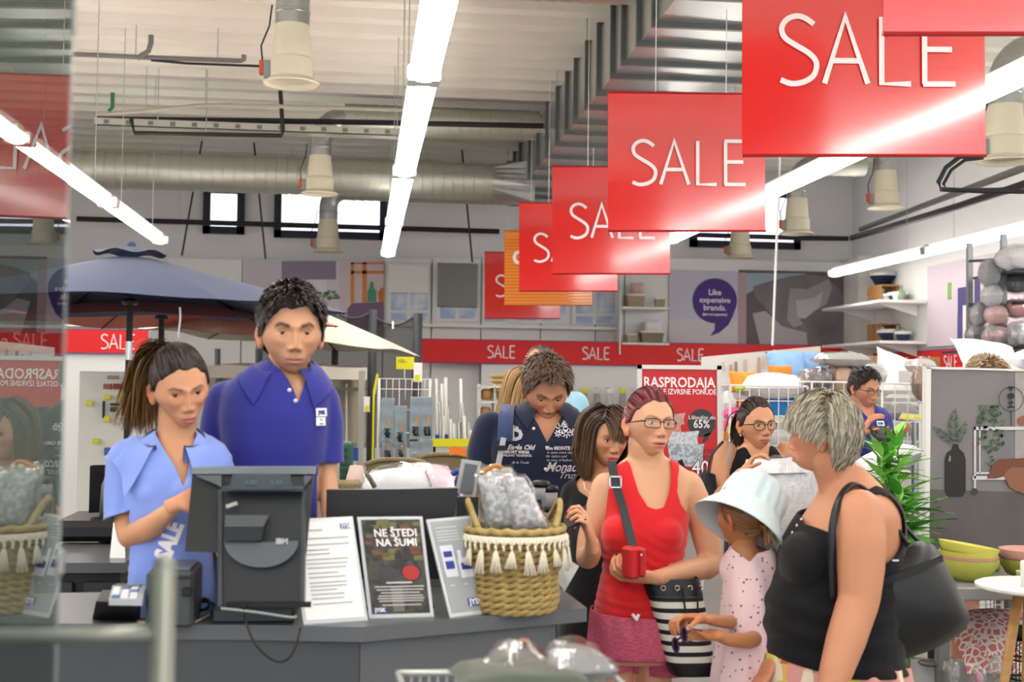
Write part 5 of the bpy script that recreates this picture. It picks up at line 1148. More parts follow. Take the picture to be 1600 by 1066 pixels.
text(None, 'Uštedite do', 'lettering', LETTER, q2(.76, .545, .005), ux, uz, .068*W_, t, 'CENTER', shear=.3); text(None, '65%', 'lettering', LETTER, q2(.76, .475, .005), ux, uz, .13*W_, t, 'CENTER', bold=.001, sx=.9)
for i, (u0, v0, u1, v1, col, c2) in enumerate(((.36, .50, .56, .60, '#c9a7a0', '#b58e88'), (.34, .44, .52, .52, '#d89a86', '#c98a78'), (.36, .32, .72, .45, '#d6dbe2', '#b6bdc8'), (.36, .14, .78, .34, '#c8ced8', '#8f99a8'))):
    m = MB(); pts = [(u0, v0), ((u0+u1)/2, v0+.012), (u1, v0), (u1-.012, (v0+v1)/2), (u1+.012, v1), ((u0+u1)/2, v1-.012), (u0-.01, v1), (u0+.012, (v0+v1)/2)]; m.plate([q2(x, y, .003+.0006*i) for x, y in pts], nn, .0008); m.build('printed_pillow', mat('pillow_print_%d' % i, col, .5, color2=c2, vscale=60), t)
pt_('ODABERITE OD', .71, .265, .055, bub, bold=.0006); pt_('PRIKAZANOG', .71, .215, .055, bub, bold=.0006)
o = text(None, '40.-', 'lettering', BLACK, q2(.80, .085, .006), ux, uz, .23*W_, t, 'CENTER', bold=.006, sx=.9); text(None, '40.-', 'lettering', LETTER, q2(.80, .085, .008), ux, uz, .23*W_, t, 'CENTER', bold=.001, sx=.9); pt_('kn', .86, .175, .05, bub)
rect2(t, 'logo_panel', .50, .03, .96, .075, .003, NAVYTXT, .001); text(None, 'JYSK', 'lettering', LETTER, q2(.82, .035, .006), ux, uz, .055*W_, t, 'CENTER', bold=.002)
# ------------------------------------------------------------------ wire bins with cushions and wrapped bedding
def wirebin(label, x0, x1, ytop, ybot, Y, dep=.7, step=.07, name='wire_bin', rows=4, floor_=True):
    a = P(x0, ybot, Y); b = P(x1, ytop, Y); X0, X1, Z0, Z1 = a[0], b[0], a[2], b[2]; t = thing(name, label, 'wire bin', ((X0+X1)/2, Y+dep/2, 0))
    def rod(p, q, r): m = MB(); m.cyl(p, q, r, 6, cap=False); return m
    for (p, q) in (((X0, Y, Z1), (X1, Y, Z1)), ((X0, Y+dep, Z1), (X1, Y+dep, Z1)), ((X0, Y, Z1), (X0, Y+dep, Z1)), ((X1, Y, Z1), (X1, Y+dep, Z1))): rod(p, q, .007).build('rim', WHITEM, t)
    for x, y in ((X0, Y), (X1, Y), (X0, Y+dep), (X1, Y+dep)): rod((x, y, 0), (x, y, Z1), .009).build('leg', WHITEM, t)
    n = int((X1-X0)/step)
    for i in range(1, n): rod((X0+(X1-X0)*i/n, Y, Z0), (X0+(X1-X0)*i/n, Y, Z1), .0035).build('wire', WHITEM, t)
    for j in range(rows+1): z = Z0+(Z1-Z0)*j/rows; rod((X0, Y, z), (X1, Y, z), .0035).build('wire', WHITEM, t)
    for x in (X0, X1):
        for j in range(3): rod((x, Y+dep*(j+1)/4, Z0), (x, Y+dep*(j+1)/4, Z1), .0035).build('wire', WHITEM, t)
    m = MB(); m.bb((X0, Y, Z0-.01), (X1, Y+dep, Z0)); m.build('bottom', WHITEM, t)
    return X0, X1, Z0, Z1
wirebin('tall white wire bin behind the woman in the halter top', 1140, 1262, 604, 720, 9.0, rows=5)
wirebin('wide white wire bin full of wrapped bedding behind the male employee', 1268, 1352, 598, 700, 8.8, rows=4)
wirebin('white wire bin with pale bedding right of the male employee', 1378, 1438, 600, 720, 8.6, rows=4)
FP = lambda c, b=.15: mat('fabric_'+c.strip('#'), c, .85, sheen=.15, bump=b, bscale=18, bdist=.01)
def cus(label, px, py, Y, sx, sy, sz, col, rx=0, rz=0, ry=0, cat='cushion', name='cushion', m_=None, e=.45, group=None): return pillow(label, cat, P(px, py, Y), sx, sy, sz, m_ or FP(col), rz, rx, ry, name=name, e=e, group=group)
cus('orange cushion standing at the left end of the tall wire bin', 1160, 597, 9.25, .105, .085, .05, '#f29a38', rx=1.35)
cus('small orange cushion with a tag beside the blue bags', 1219, 582, 9.5, .10, .055, .05, '#ef8a34', rx=1.4)
cus('large white bed pillow lying on top of the tall wire bin', 1210, 600, 9.2, .27, .17, .075, '#ececf0', rx=.2, name='bed_pillow', cat='pillow')
cus('flat pale patterned pillow under the large white one', 1204, 611, 9.25, .26, .18, .06, '#d8d8d6', name='bed_pillow', cat='pillow')
blb = mat('blue_bag', '#8fb9ea', .55, bump=.6, bscale=9, bdist=.03)
cus('big light blue bag cushion above the tall wire bin', 1228, 575, 10.0, .16, .14, .12, '', rx=1.2, name='beanbag', cat='bean bag', m_=blb, e=.3); cus('smaller light blue bag cushion right of the big one', 1268, 567, 10.1, .15, .09, .09, '', rx=1.3, name='beanbag', cat='bean bag', m_=blb, e=.3)
cus('blue cushion inside the tall wire bin', 1219, 636, 9.3, .13, .09, .10, '#2b86d2', e=.3)
for i, (x, y, w, h, c, n) in enumerate(((1146, 647, .08, .05, '#ee5fa6', 'upper pink'), (1160, 655, .08, .06, '#93d83a', 'upper lime'), (1138, 671, .07, .07, '#f06aa0', 'lower pink'), (1154, 676, .09, .07, '#a2e03c', 'large lime'), (1134, 684, .07, .05, '#f58a3c', 'lower orange'), (1150, 634, .09, .05, '#f5793a', 'upper orange'), (1158, 607, .05, .03, '#b5dd3e', 'small lime'), (1137, 630, .05, .09, '#dfe1e4', 'pale grey'))):
    cus(n+' cushion at the left end inside the tall wire bin', x, y, 9.2+.06*(i % 3), w, .08, h, c, e=.35)
for i, (x, y, c) in enumerate(((1180, 640, '#d8d4d6'), (1195, 660, '#e8e4e4'), (1225, 662, '#e0d8d4'), (1250, 640, '#dcdcd8'), (1245, 668, '#d8c8c0'), (1180, 672, '#e4e6ea'), (1215, 682, '#d0d0d4'))): cus(ORD[i]+' pale folded bedding pack heaped in the tall wire bin, counted from the left', x, y, 9.3, .11, .10, .07, c, e=.3, name='bedding_pack', cat='bedding', group='pale packs in the tall bin')
def wrapped(label, px, py, Y, sx, sy, sz, col, rx=0, rz=0, ry=0, col2=None, group=None):
    "bedding in a clear plastic bag"
    c = P(px, py, Y); t = thing('wrapped_bedding', label, 'bedding', c, group); o = pillow('x', 'x', c, sx*.93, sy*.93, sz*.9, mat('bed_'+col, '#'+col, .7, bump=.4, bscale=25, bdist=.01, color2=col2, vscale=12), rz, rx, ry, name='bedding', e=.28)
    q = pillow('x', 'x', c, sx, sy, sz*1.05, FILM, rz, rx, ry, name='plastic_bag', e=.3); v = np.zeros(len(q.data.vertices)*3); q.data.vertices.foreach_get('co', v); v = v.reshape(-1, 3); v += unit(v)*(.008*noise3(v, 60, 3))[:, None]; q.data.vertices.foreach_set('co', v.ravel())
    for w in (o, q):
        for key in ('label', 'category', 'group'):
            if key in w: del w[key]
        w.parent = t; w.location = w.location-t.location
    return t
wrapped('silvery wrapped duvet lying on top of the wrapped packs', 1315, 562, 9.0, .20, .14, .055, 'b9b7b4'); wrapped('grey plastic-wrapped bedding standing at the left of the wide bin', 1262, 598, 9.1, .07, .10, .10, '8e8a88'); wrapped('dark grey wrapped pack in the wide bin', 1282, 594, 9.0, .07, .09, .10, '7d7a78', col2='#5d5a5a'); wrapped('beige wrapped bedding in the middle of the wide bin', 1314, 593, 9.0, .08, .09, .11, 'c7a48c'); wrapped('silver crinkled wrapped pack at the right of the wide bin', 1336, 585, 9.05, .08, .09, .10, 'a6a4a4')
wrapped('pale crinkled wrapped pack behind the male employee', 1362, 588, 9.1, .09, .10, .10, 'c4c2c2'); wrapped('greyish wrapped pack low in the bin right of the male employee', 1408, 645, 8.8, .11, .12, .06, '9a9a9c'); wrapped('second greyish wrapped pack low in the right bin', 1400, 668, 8.8, .12, .12, .07, 'b4b4b6'); wrapped('small brownish wrapped roll standing beside the poster edge', 1440, 600, 7.2, .05, .06, .11, '8c7468'); wrapped('wrapped pack on the shelf beside the poster edge', 1438, 572, 7.4, .08, .08, .05, 'cfc8c6')
for i, (x, y, w) in enumerate(((1380, 610, .16), (1392, 622, .17), (1400, 634, .18))): cus(['upper', 'middle', 'lowest'][i]+' folded white towel bedding in the right wire bin', x+14, y, 9.0, w, .16, .05, '#e2e0dc', name='folded_bedding', cat='bedding', e=.22)
cus('big white pillow leaning on the wooden headboard', 1408, 583, 9.9, .24, .16, .08, '#f2f2f4', rx=1.1, ry=.35, name='bed_pillow', cat='pillow'); cus('second white pillow lying below the leaning one', 1410, 603, 9.6, .24, .2, .08, '#eeeef2', name='bed_pillow', cat='pillow', rx=.4)
m = MB(); a = P(1362, 620, 10.3); b = P(1468, 562, 10.3); m.bb((a[0], 10.3, 0.3), (b[0], 10.35, b[2]), bev=.01)
for x in (a[0], b[0]-.06): m.bb((x, 10.28, 0), (x+.06, 10.36, b[2]+.02), bev=.006)
single('headboard', 'light wooden bed headboard below the right red band', 'bed', m, WOOD)
m = MB(); a = P(1340, 760, 9.9); b = P(1466, 618, 9.9); m.bb((a[0], 8.9+.9, 0), (b[0], 10.28, b[2]-.25)); single('mattress_stack', 'stack of white mattresses under the pillows', 'mattress', m, FP('#dcdcdc'))
cus('white rolled duvet lying left of the bamboo plant', 1382, 722, 5.9, .17, .10, .06, '#e6e8ee', name='rolled_duvet', cat='bedding', ry=-.35, e=.25)
for nm_, lb_, x0, x1, yt, Yq, dp in (('white_plinth', 'white plinth behind the tall wire bin under the blue bags', 1202, 1290, 590, 9.85, .5), ('upholstered_bed', 'pale upholstered bed base under the rolled duvet', 1345, 1425, 735, 5.8, .9), ('low_wardrobe', 'white low wardrobe behind the rack under the big pillow', 1500, 1600, 574, 8.4, .4)):
    m = MB(); a = P(x0, yt, Yq); b = P(x1, yt, Yq); m.bb((a[0], Yq, 0), (b[0], Yq+dp, a[2]), bev=.01); single(nm_, lb_, 'furniture', m, WHITE)
t = thing('price_holder', 'tilted price holder with yellow labels left of the plant poster', 'sign', P(1430, 655, 7.0)); m = MB(); m.plate([P(1405, 655, 7.0), P(1444, 660, 7.0), P(1448, 648, 7.05), P(1410, 645, 7.05)], (0, 1, 0), .01); m.build('card', mat('card_grey', '#a8a49c', .5), t)
for x in (1412, 1424, 1436): m = MB(); m.plate([P(x-4, 653, 6.99), P(x+4, 654, 6.99), P(x+4, 649, 6.99), P(x-4, 648, 6.99)], (0, -1, 0), .003); m.build('yellow_label', YELLOW, t)
m = MB(); m.cyl(P(1428, 660, 7.02), P(1428, 660, 7.02)*np.array([1, 1, 0]), .012, 8); m.build('stem', CHROME, t); m = MB(); m.lathe(P(1428, 660, 7.02)*np.array([1, 1, 0]), [(.15, 0), (.15, .01), (.02, .03)], 16); m.build('base', DARK, t)
# white paper board with prints behind the bags
t = thing('print_board', 'pale printed board rising above the blue bags', 'poster', P(1210, 600, 12)*np.array([1, 1, 0])); m = MB(); m.plate([P(1096, 600, 12), P(1282, 600, 12), P(1282, 541, 12), P(1096, 558, 12)], (0, 1, 0), .02); m.build('board', mat('board_cream', '#e2dfdc', .6), t)
for x, y0, y1, c in ((1142, 570, 588, '#b9a796'), (1150, 565, 588, '#a58d7a'), (1165, 562, 590, '#c8b7a5'), (1186, 558, 585, '#bfa88f'), (1194, 556, 575, '#d1bfae'), (1130, 566, 580, '#c9c4bc')): flat(t, 'printed_figure', [(x-3, y1), (x+3, y1), (x+2, y0), (x-2, y0)], 11.985, PM(c))
m = MB(); p = P(1208, 600, 12.1); m.cyl((p[0], 12.08, 0), (p[0], 12.08, p[2]), .02, 8); m.build('stand', WHITE, t)
m = MB(); q0, q1 = P(1216, 312, 12.3), P(1207, 540, 12.3); m.cyl(q1+(q0-q1)*((ZC-.09-q1[2])/(q0[2]-q1[2])), q1, .012, 8); single('hanging_pole', 'thin white pole hanging in front of the bed linen photo', 'pole', m, WHITE)
# ------------------------------------------------------------------ right wall: red band, shelves, photo, storage rack
XW = 6.98; pA = PX(1364, XW); pB = PX(1508, XW); zt_ = CAMZ+.50; zb_ = CAMZ+.20
A_ = np.array([XW, pA[1], zb_]); B_ = np.array([XW, pB[1], zb_]); C_ = np.array([XW, pA[1], zt_]); D_ = np.array([XW, pB[1], zt_])
band('red band with four small SALE words on the right wall', A_, B_, C_, D_, (.04, .30, .54, .80), lh=.5)
m = MB(); q = PX(1510, XW-.03); m.bb((XW-.06, q[1]-.03, 0), (XW, q[1]+.03, CAMZ+1.0)); single('rail_post', 'white upright rail at the end of the right red band', 'post', m, WHITE)
m = MB(); q0 = PX(1366, XW)[1]; q1 = PX(1620, XW)[1]; m.bb((XW+.03, q1, .05), (XW+.10, q0, CAMZ+1.62)); single('wall_lining', 'white lining boards on the right wall behind the shelves', 'wall panel', m, mat('lining_white', '#e6e6e4', .6))
for k_, (py, lab) in enumerate(((480, 'upper white shelf on the right wall carrying crates and pots'), (541, 'lower white shelf on the right wall just above the red band'))):
    z = P(1420, py, 16.0)[2]; t = thing('wall_shelf', lab, 'shelf', (XW-.2, 16.2, z)); m = MB(); y0 = 15.2; m.bb((XW-.62, y0, z), (XW, 17.2, z+.035)); m.build('shelf_board', WHITE, t)
    for yy in (15.5, 16.9): m = MB(); m.plate([(XW, yy, z), (XW-.5, yy, z), (XW, yy, z-.15)], (0, 1, 0), .012); m.build('bracket', WHITE, t)
    its = ((1384, 0), (1398, 1), (1412, 0), (1425, 2), (1440, 1), (1452, 3), (1392, 4), (1432, 5)) if k_ == 0 else ((1384, 0), (1400, 2), (1414, 0), (1428, 4), (1436, 3), (1446, 2))
    nm = ('first', 'second', 'third', 'fourth', 'fifth', 'sixth', 'seventh', 'eighth')
    for i, (px, kind) in enumerate(its):
        Yi = 16.4-.12*i if i < 6 else 16.3; x = P(px, 480, Yi)[0]; x = min(x, XW-.12); zz = z+.035; where = '%s right-wall shelf, %s from left' % (('upper', 'lower')[k_], nm[i])
        if kind == 0:
            t2 = thing('wooden_crate', 'small wooden crate on the '+where, 'crate', (x, Yi, zz)); w = .13
            for lo, hi in (((-w, -.1, 0), (w, .1, .02)), ((-w, -.1, .24), (w, .1, .26)), ((-w, -.1, .02), (-w+.02, .1, .24)), ((w-.02, -.1, .02), (w, .1, .24))): m = MB(); m.bb(np.array([x, Yi, zz])+lo, np.array([x, Yi, zz])+hi); m.build('crate_board', WOOD, t2)
        elif kind in (1, 2):
            m = MB(); m.lathe((x, Yi-.15, zz), [(.06, 0), (.09, .10), (.10, .12), (.09, .12), (.05, .02)], 18); o = single('plant_pot', ('white', 'dark blue')[kind-1]+' pot with a white rim on the '+where, 'pot', m, (WHITE, mat('pot_navy', '#2a3558', .4))[kind-1], smooth=True); m = MB(); m.lathe((x, Yi-.15, zz+.10), [(.098, 0), (.106, .01), (.106, .04), (.096, .04)], 18); m.build('pot_rim', WHITE, o, True)
        elif kind == 3:
            m = MB(); m.lathe((x, Yi-.1, zz), [(.05, 0), (.055, .14), (.02, .17), (.02, .22), (.0, .22)], 14); single('bottle', 'grey-green bottle on the '+where, 'bottle', m, mat('bottle_green', '#8fa08a', .3), smooth=True)
        else:
            h = .26 if kind == 4 else .26; m = MB(); m.lathe((x, Yi, zz+(h if k_ == 0 else .0)), [(.09, 0), (.17, .13), (.175, .14), (.15, .14), (.08, .02)], 20); o = single('bowl_pot', 'navy and white tapered planter on the '+where, 'pot', m, mat('pot_navy', '#2a3558', .4), smooth=True); m = MB(); m.lathe((x, Yi, zz+(h if k_ == 0 else 0)+.13), [(.175, 0), (.178, .01), (.178, .05), (.16, .05)], 20); m.build('pot_rim', WHITE, o, True)
t = thing('wall_photo', 'photo print with dark purple curtains high on the right wall', 'poster', (XW, 14.2, CAMZ+.6))
def wrect(x0, x1, zlo, zhi, m_, o=0, name='printed_area'): y0 = PX(x0, XW)[1]; y1 = PX(x1, XW)[1]; m = MB(); m.bb((XW+.0-o-.012, min(y0, y1), zlo), (XW+.026-o, max(y0, y1), zhi)); m.build(name, m_, t)
wrect(1450, 1600, CAMZ+.55, CAMZ+1.55, PM('#d6c8d6')); wrect(1499, 1516, CAMZ+.62, CAMZ+1.22, PM('#4a3f7a'), .01, 'printed_curtain'); wrect(1499, 1516, CAMZ+.55, CAMZ+.90, PM('#574a88'), .014, 'printed_chair'); wrect(1525, 1533, CAMZ+.95, CAMZ+1.30, PM('#4a3f7a'), .01, 'printed_curtain'); wrect(1560, 1572, CAMZ+.9, CAMZ+1.45, PM('#4a3f7a'), .01, 'printed_curtain'); wrect(1483, 1488, CAMZ+1.1, CAMZ+1.3, PM('#7fb04a'), .01, 'printed_plant')
t = thing('storage_rack', 'tall metal rack full of wrapped duvets at the right edge', 'rack', P(1570, 700, 10.2)*np.array([1, 1, 0])); Y = 10.0
for px, top, Yp in ((1515, 380, 10.4), (1568, 366, 9.9), (1610, 360, 9.6)): p = P(px, top, Yp); m = MB(); m.bb((p[0]-.022, Yp-.02, 0), (p[0]+.022, Yp+.02, p[2])); m.build('upright', mat('rack_steel', '#8b9094', .4, .6), t)
for y, Yp in ((408, 10.2), (476, 10.2), (477, 9.9), (545, 10.0), (560, 10.0)): a = P(1513, y, 10.4); b = P(1612, y-4, 9.6); m = MB(); m.tube([a, b], .012 if y < 540 else .02, 6); m.build('rail', mat('rack_dark', '#3b3e42', .4, .5), t)
for i in range(5): p = P(1522+i*13, 476, 10.35); q = P(1522+i*13, 545, 10.35); m = MB(); m.cyl(p, q, .004, 6); m.build('wire', WHITEM, t)
for y in (490, 508, 526): m = MB(); m.tube([P(1513, y, 10.42), P(1568, y, 10.3)], .004, 6); m.build('wire', WHITEM, t)
m = MB(); a = P(1513, 547, 10.0); b = P(1620, 547, 10.0); m.bb((a[0], 9.7, a[2]-.02), (b[0], 10.5, a[2])); m.build('rack_shelf', mat('rack_dark', '#3b3e42', .4, .5), t)
m = MB(); a = P(1566, 425, 9.8); b = P(1640, 425, 9.8); m.bb((a[0], 9.6, a[2]-.02), (b[0], 10.3, a[2])); m.build('rack_shelf', mat('rack_dark', '#3b3e42', .4, .5), t)
for lab, x, y, Yp, sx, sy, sz, c in (('big white wrapped duvet on the top shelf of the tall rack', 1592, 404, 9.7, .17, .14, .11, 'e2e2e6'), ('grey wrapped roll hanging left of the big white one on the rack', 1546, 427, 9.9, .07, .09, .12, '9a9ea4'), ('pale wrapped roll below the grey roll on the rack', 1550, 462, 9.9, .07, .09, .10, 'c6c8cc'), ('dark grey wrapped duvet under the top shelf of the rack', 1588, 442, 9.9, .12, .10, .09, '4d5258'), ('pink wrapped duvet in the middle of the rack', 1588, 482, 9.9, .12, .10, .08, 'c48a90'), ('pale pink wrapped roll at the middle left of the rack', 1556, 492, 9.9, .08, .09, .09, 'd8aeb0'), ('silver wrapped roll at the left of the rack', 1530, 492, 10.1, .06, .08, .10, 'a9adb2'), ('grey wrapped pack at the lower left of the rack', 1526, 524, 10.1, .08, .09, .10, '8c9096'), ('pinkish patterned wrapped pack on the lower shelf of the rack', 1556, 526, 9.9, .10, .10, .10, 'cfa4a6'), ('white patterned wrapped pack at the lower right of the rack', 1592, 524, 9.8, .11, .10, .11, 'd4d6da')):
    wrapped(lab, x, y, Yp, sx, sy, sz, c, col2='#9fa3a8' if 'patterned' in lab else None)
cus('large white pillow on the lower level of the rack beside the light-haired head', 1545, 560, 8.6, .24, .18, .09, '#eeeef2', name='bed_pillow', cat='pillow', rx=.7, ry=.12); cus('white pillow at the right edge below the rack', 1606, 562, 8.2, .10, .12, .07, '#f0f0f4', name='bed_pillow', cat='pillow')
m = MB(); a = P(1490, 760, 8.3); b = P(1640, 580, 8.3); m.bb((a[0], 8.2, 0), (b[0], 9.2, b[2])); single('duvet_stack', 'stack of pale boxed duvets behind the plant poster', 'bedding', m, FP('#c9c9cc'))
# ------------------------------------------------------------------ plant poster board
Y = 4.97; t = thing('plant_poster', 'large grey display poster with a black bottle vase, ferns and a brown throw', 'poster', P(1560, 850, Y)*np.array([1, 1, 0])); ZB = 858
flat(t, 'print', [(1454, 577), (1700, 584), (1700, ZB), (1450, ZB)], Y, mat('print_concrete', '#7f7c7d', .5, var=.16, vscale=5), .02); fw = mat('frame_white', '#e2e2e0', .4)
flat(t, 'frame_side', [(1448, 574), (1455, 575), (1452, ZB), (1445, ZB)], Y-.010, fw, .04); flat(t, 'frame_top', [(1448, 573), (1700, 580), (1700, 583), (1448, 576)], Y-.010, fw, .04)
flat(t, 'printed_floor', [(1453, 765), (1700, 772), (1700, ZB), (1451, ZB)], Y-.002, mat('print_floor', '#625d5c', .5, var=.25, vscale=6)); flat(t, 'printed_right_wall', [(1586, 580), (1700, 584), (1700, 772), (1586, 768)], Y-.0025, mat('print_linen2', '#a29d9b', .6, var=.15, vscale=30), .003)
bl = PM('#26221f'); y_ = Y-.006
flat(t, 'printed_vase', [(1482, 776), (1477, 768), (1477, 718), (1480, 708), (1488, 702), (1490, 694), (1497, 694), (1499, 702), (1506, 708), (1509, 718), (1509, 768), (1504, 776)], y_, bl, .002); flat(t, 'printed_glint', [(1482, 720), (1484, 712), (1486, 713), (1485, 722)], y_-.002, PM('#8a8684'), .001)
gr = [PM('#3f5a3d'), PM('#55734d'), PM('#2f4630')]
def frond(x0, y0, x1, y1, n=13, L=12, k=0, bend=0):
    for i in range(n):
        u = (i+1)/n; x = x0+(x1-x0)*u+bend*math.sin(u*PI); y = y0+(y1-y0)*u; ll = L*math.sin(PI*(.15+.8*u))*1.0; dx, dy = (x1-x0), (y1-y0); q = math.hypot(dx, dy); dx /= q; dy /= q
        for sgn in (-1, 1):
            tx, ty = x+(-dy*sgn*.9+dx*.5)*ll, y+(dx*sgn*.9+dy*.5)*ll; flat(t, 'printed_leaf', [(x-dx*1.3, y-dy*1.3), ((x+tx)/2-dx*1.6, (y+ty)/2-dy*1.6), (tx, ty), ((x+tx)/2+dx*1.2, (y+ty)/2+dy*1.2)], y_-.002-.0004*(i % 2), gr[(i+k) % 3], .0008)
frond(1493, 694, 1493, 640, 13, 11, 0, -3); frond(1491, 694, 1460, 668, 11, 8, 1); frond(1495, 694, 1510, 660, 8, 8, 2)
m_rng = random.Random(6)
for i in range(85):
    cx = m_rng.choice((1535, 1545, 1556, 1562)); x = cx+m_rng.uniform(-7, 7); y = 634+m_rng.random()**1.3*(95 if cx in (1545,) else 70); a = m_rng.uniform(0, 6.28); w = m_rng.uniform(2.5, 4.5)
    flat(t, 'printed_leaf', [(x+w*1.3*math.cos(a), y+w*1.3*math.sin(a)), (x-w*.6*math.sin(a), y+w*.6*math.cos(a)), (x-w*math.cos(a), y-w*math.sin(a)), (x+w*.6*math.sin(a), y-w*.6*math.cos(a))], y_-.002-.0004*(i % 5), gr[i % 3], .0008)
gy = PM('#c9c9ca')
for x0, y0, x1, y1 in ((1522, 667, 1525, 748), (1530, 667, 1532, 740), (1522, 667, 1700, 672), (1520, 744, 1700, 750), (1524, 738, 1700, 741)): frect(t, 'printed_trolley', x0, y0, x1, y1, y_-.001, gy, .001)
flat(t, 'printed_wheel', circ(1523, 768, 5), y_-.001, PM('#3c3a3a'), .001); frect(t, 'printed_trolley', 1522, 750, 1525, 764, y_-.001, gy, .001)
br_ = PM('#6f4230'); br2 = PM('#8a5a42')
flat(t, 'printed_throw', [(1542, 748), (1552, 726), (1562, 718), (1600, 716), (1700, 716), (1700, 746), (1600, 746), (1570, 744), (1556, 748)], y_-.003, br_, .001); flat(t, 'printed_throw', [(1568, 742), (1580, 730), (1700, 736), (1700, 790), (1600, 772), (1590, 768), (1578, 762)], y_-.0045, br2, .001); flat(t, 'printed_roll', [(1590, 654), (1598, 650), (1700, 650), (1700, 664), (1592, 664)], y_-.003, br2, .001)
m = MB(); pts = circ(1580, 624, 19, 19, 30)+[(1599, 624)]; m.tube([P(x, y, y_-.002) for x, y in pts], .0012, 4); m.build('printed_ring', bl, t); flat(t, 'printed_disc', circ(1580, 619, 5), y_-.002, bl, .001); flat(t, 'printed_disc', circ(1580, 638, 6, 4, 12, PI, 2*PI), y_-.002, bl, .001); flat(t, 'printed_diamond', [(1580, 634), (1584, 629), (1580, 625), (1576, 629)], y_-.002, bl, .001); flat(t, 'printed_triangle', [(1575, 604), (1585, 604), (1580, 612)], y_-.002, bl, .001); frect(t, 'printed_stem', 1579.5, 642, 1580.6, 666, y_-.002, bl, .001)
for x in (1460, 1690): p = P(x, ZB, Y); m = MB(); m.bb((p[0]-.015, Y, 0), (p[0]+.015, Y+.03, p[2])); m.build('board_leg', DARK, t)
# ------------------------------------------------------------------ bamboo plant
t = thing('bamboo_plant', 'bright green leafy bamboo plant in a pot left of the plant poster', 'plant', P(1404, 900, 4.75)*np.array([1, 1, 0])); Y = 4.75; base = P(1404, 900, Y)*np.array([1, 1, 0])
m = MB(); m.lathe(base, [(.13, 0), (.17, .28), (.18, .30), (.165, .30), (.15, .26)], 24); m.build('pot', mat('pot_grey', '#4b4d50', .5), t, True); m = MB(); m.lathe(base+[0, 0, .255], [(.0, .0), (.155, .0), (.15, -.02)], 24); m.build('soil', mat('soil', '#3a2c20', .9), t)
rng = random.Random(12); lf = [mat('leaf_%d' % i, c, .45, spec=.4) for i, c in enumerate(('#5fae3a', '#7cc552', '#3f8a2c', '#97d468'))]; stemm = mat('bamboo_stem', '#7f9a4a', .5)
lmesh = []
for mt in lf:
    g = MB(); n = 7; V = []; 
    for i in range(n): u = i/(n-1); w = .5*math.sin(PI*min(1, u*1.25+.06)**.8)*(1-u*.2) if u < .99 else .0; V += [(u, -w*.24, .25*(-(u)**2)), (u, 0, .25*(-(u)**2)-.02), (u, w*.24, .25*(-(u)**2))]
    f = []
    for i in range(n-1):
        for j in range(2): a_ = i*3+j; f.append((a_, a_+3, a_+4, a_+1))
    me = D.meshes.new('leaf'); me.from_pydata(V, [], f); me.materials.append(mt); me.polygons.foreach_set('use_smooth', [True]*len(f)); lmesh.append(me)
for k_ in range(9):
    ang = k_*2.4; top = P(1404+rng.uniform(-30, 26), [672, 690, 705, 720, 735, 712, 700, 760, 745][k_], Y+rng.uniform(-.12, .12)); b0 = base+np.array([.05*math.cos(ang), .05*math.sin(ang), .25]); mid = (b0+top)/2+np.array([rng.uniform(-.02, .02), rng.uniform(-.02, .02), 0]); pts = [b0, (b0+mid)/2, mid, (mid+top)/2, top]; m = MB(); m.tube(pts, [.008, .007, .006, .005, .003], 6); m.build('stem', stemm, t, True)
    for i in range(32):
        u = .40+.60*(i+.5)/32; p = np.array([np.interp(u, np.linspace(0, 1, 5), [q[j] for q in pts]) for j in range(3)]); az = rng.uniform(0, 2*PI); el = rng.uniform(-.1, .95)*(1 if u < .93 else 1.3); L_ = rng.uniform(.13, .20)*(1.1-.3*(u > .9))
        o = D.objects.new('leaf', rng.choice(lmesh)); COL.objects.link(o); o.parent = t; o.location = Vector(p)-t.location; o.rotation_euler = (rng.uniform(-.6, .6), -el, az); s_ = L_; o.scale = (s_, s_*1.25, s_)
# ------------------------------------------------------------------ table with bowls
ZT = .86; Y0 = (CAMZ-ZT)*F/(920-600); t = thing('display_table', 'dark grey display table carrying the stacked bowls', 'table', P(1560, 920, Y0)*np.array([1, 1, 0])); a = P(1478, 925, Y0); X0 = a[0]-.02; X1 = P(1720, 925, Y0)[0]; tb = mat('table_grey', '#6d6f70', .45)
m = MB(); m.bb((X0, Y0, ZT-.045), (X1, Y0+.62, ZT), bev=.004); m.build('table_top', mat('table_top', '#8f9091', .35), t)
for x, y in ((X0+.015, Y0+.04), (X1-.05, Y0+.04), (X0+.015, Y0+.56), (X1-.05, Y0+.56)): m = MB(); m.bb((x, y, 0), (x+.04, y+.04, ZT-.045)); m.build('leg', tb, t)
m = MB(); zs = P(1500, 1064, Y0+.1)[2]; m.bb((X0, Y0+.02, zs-.06), (X1, Y0+.6, zs-.03)); m.build('lower_shelf', mat('shelf_pale', '#9a9ea0', .4), t)
def bowl(label, px, py, Y, r, h, c, tilt=0, thick=.006, z=None):
    p = P(px, py, Y); 
    if z is not None: p[2] = z
    R = rot_head(0, 0, tilt); prof = [(r*.42, 0), (r*.45, .003), (r*.75, h*.28), (r*.94, h*.68), (r, h), (r-thick, h), (r*.92-thick, h*.68), (r*.72, h*.32), (r*.3, .012), (.0, .010)]
    g = MB(); g.lathe((0, 0, 0), prof, 36); g.v[0] = g.v[0]@R.T+p; o = single('bowl', label, 'bowl', g, mat('bowl_'+c, '#'+c, .45, bump=.15, bscale=120, color2=None, var=.08, vscale=60), loc=p, smooth=True, ang=40); return o
k = Y0/F; Yb2 = Y0+.17
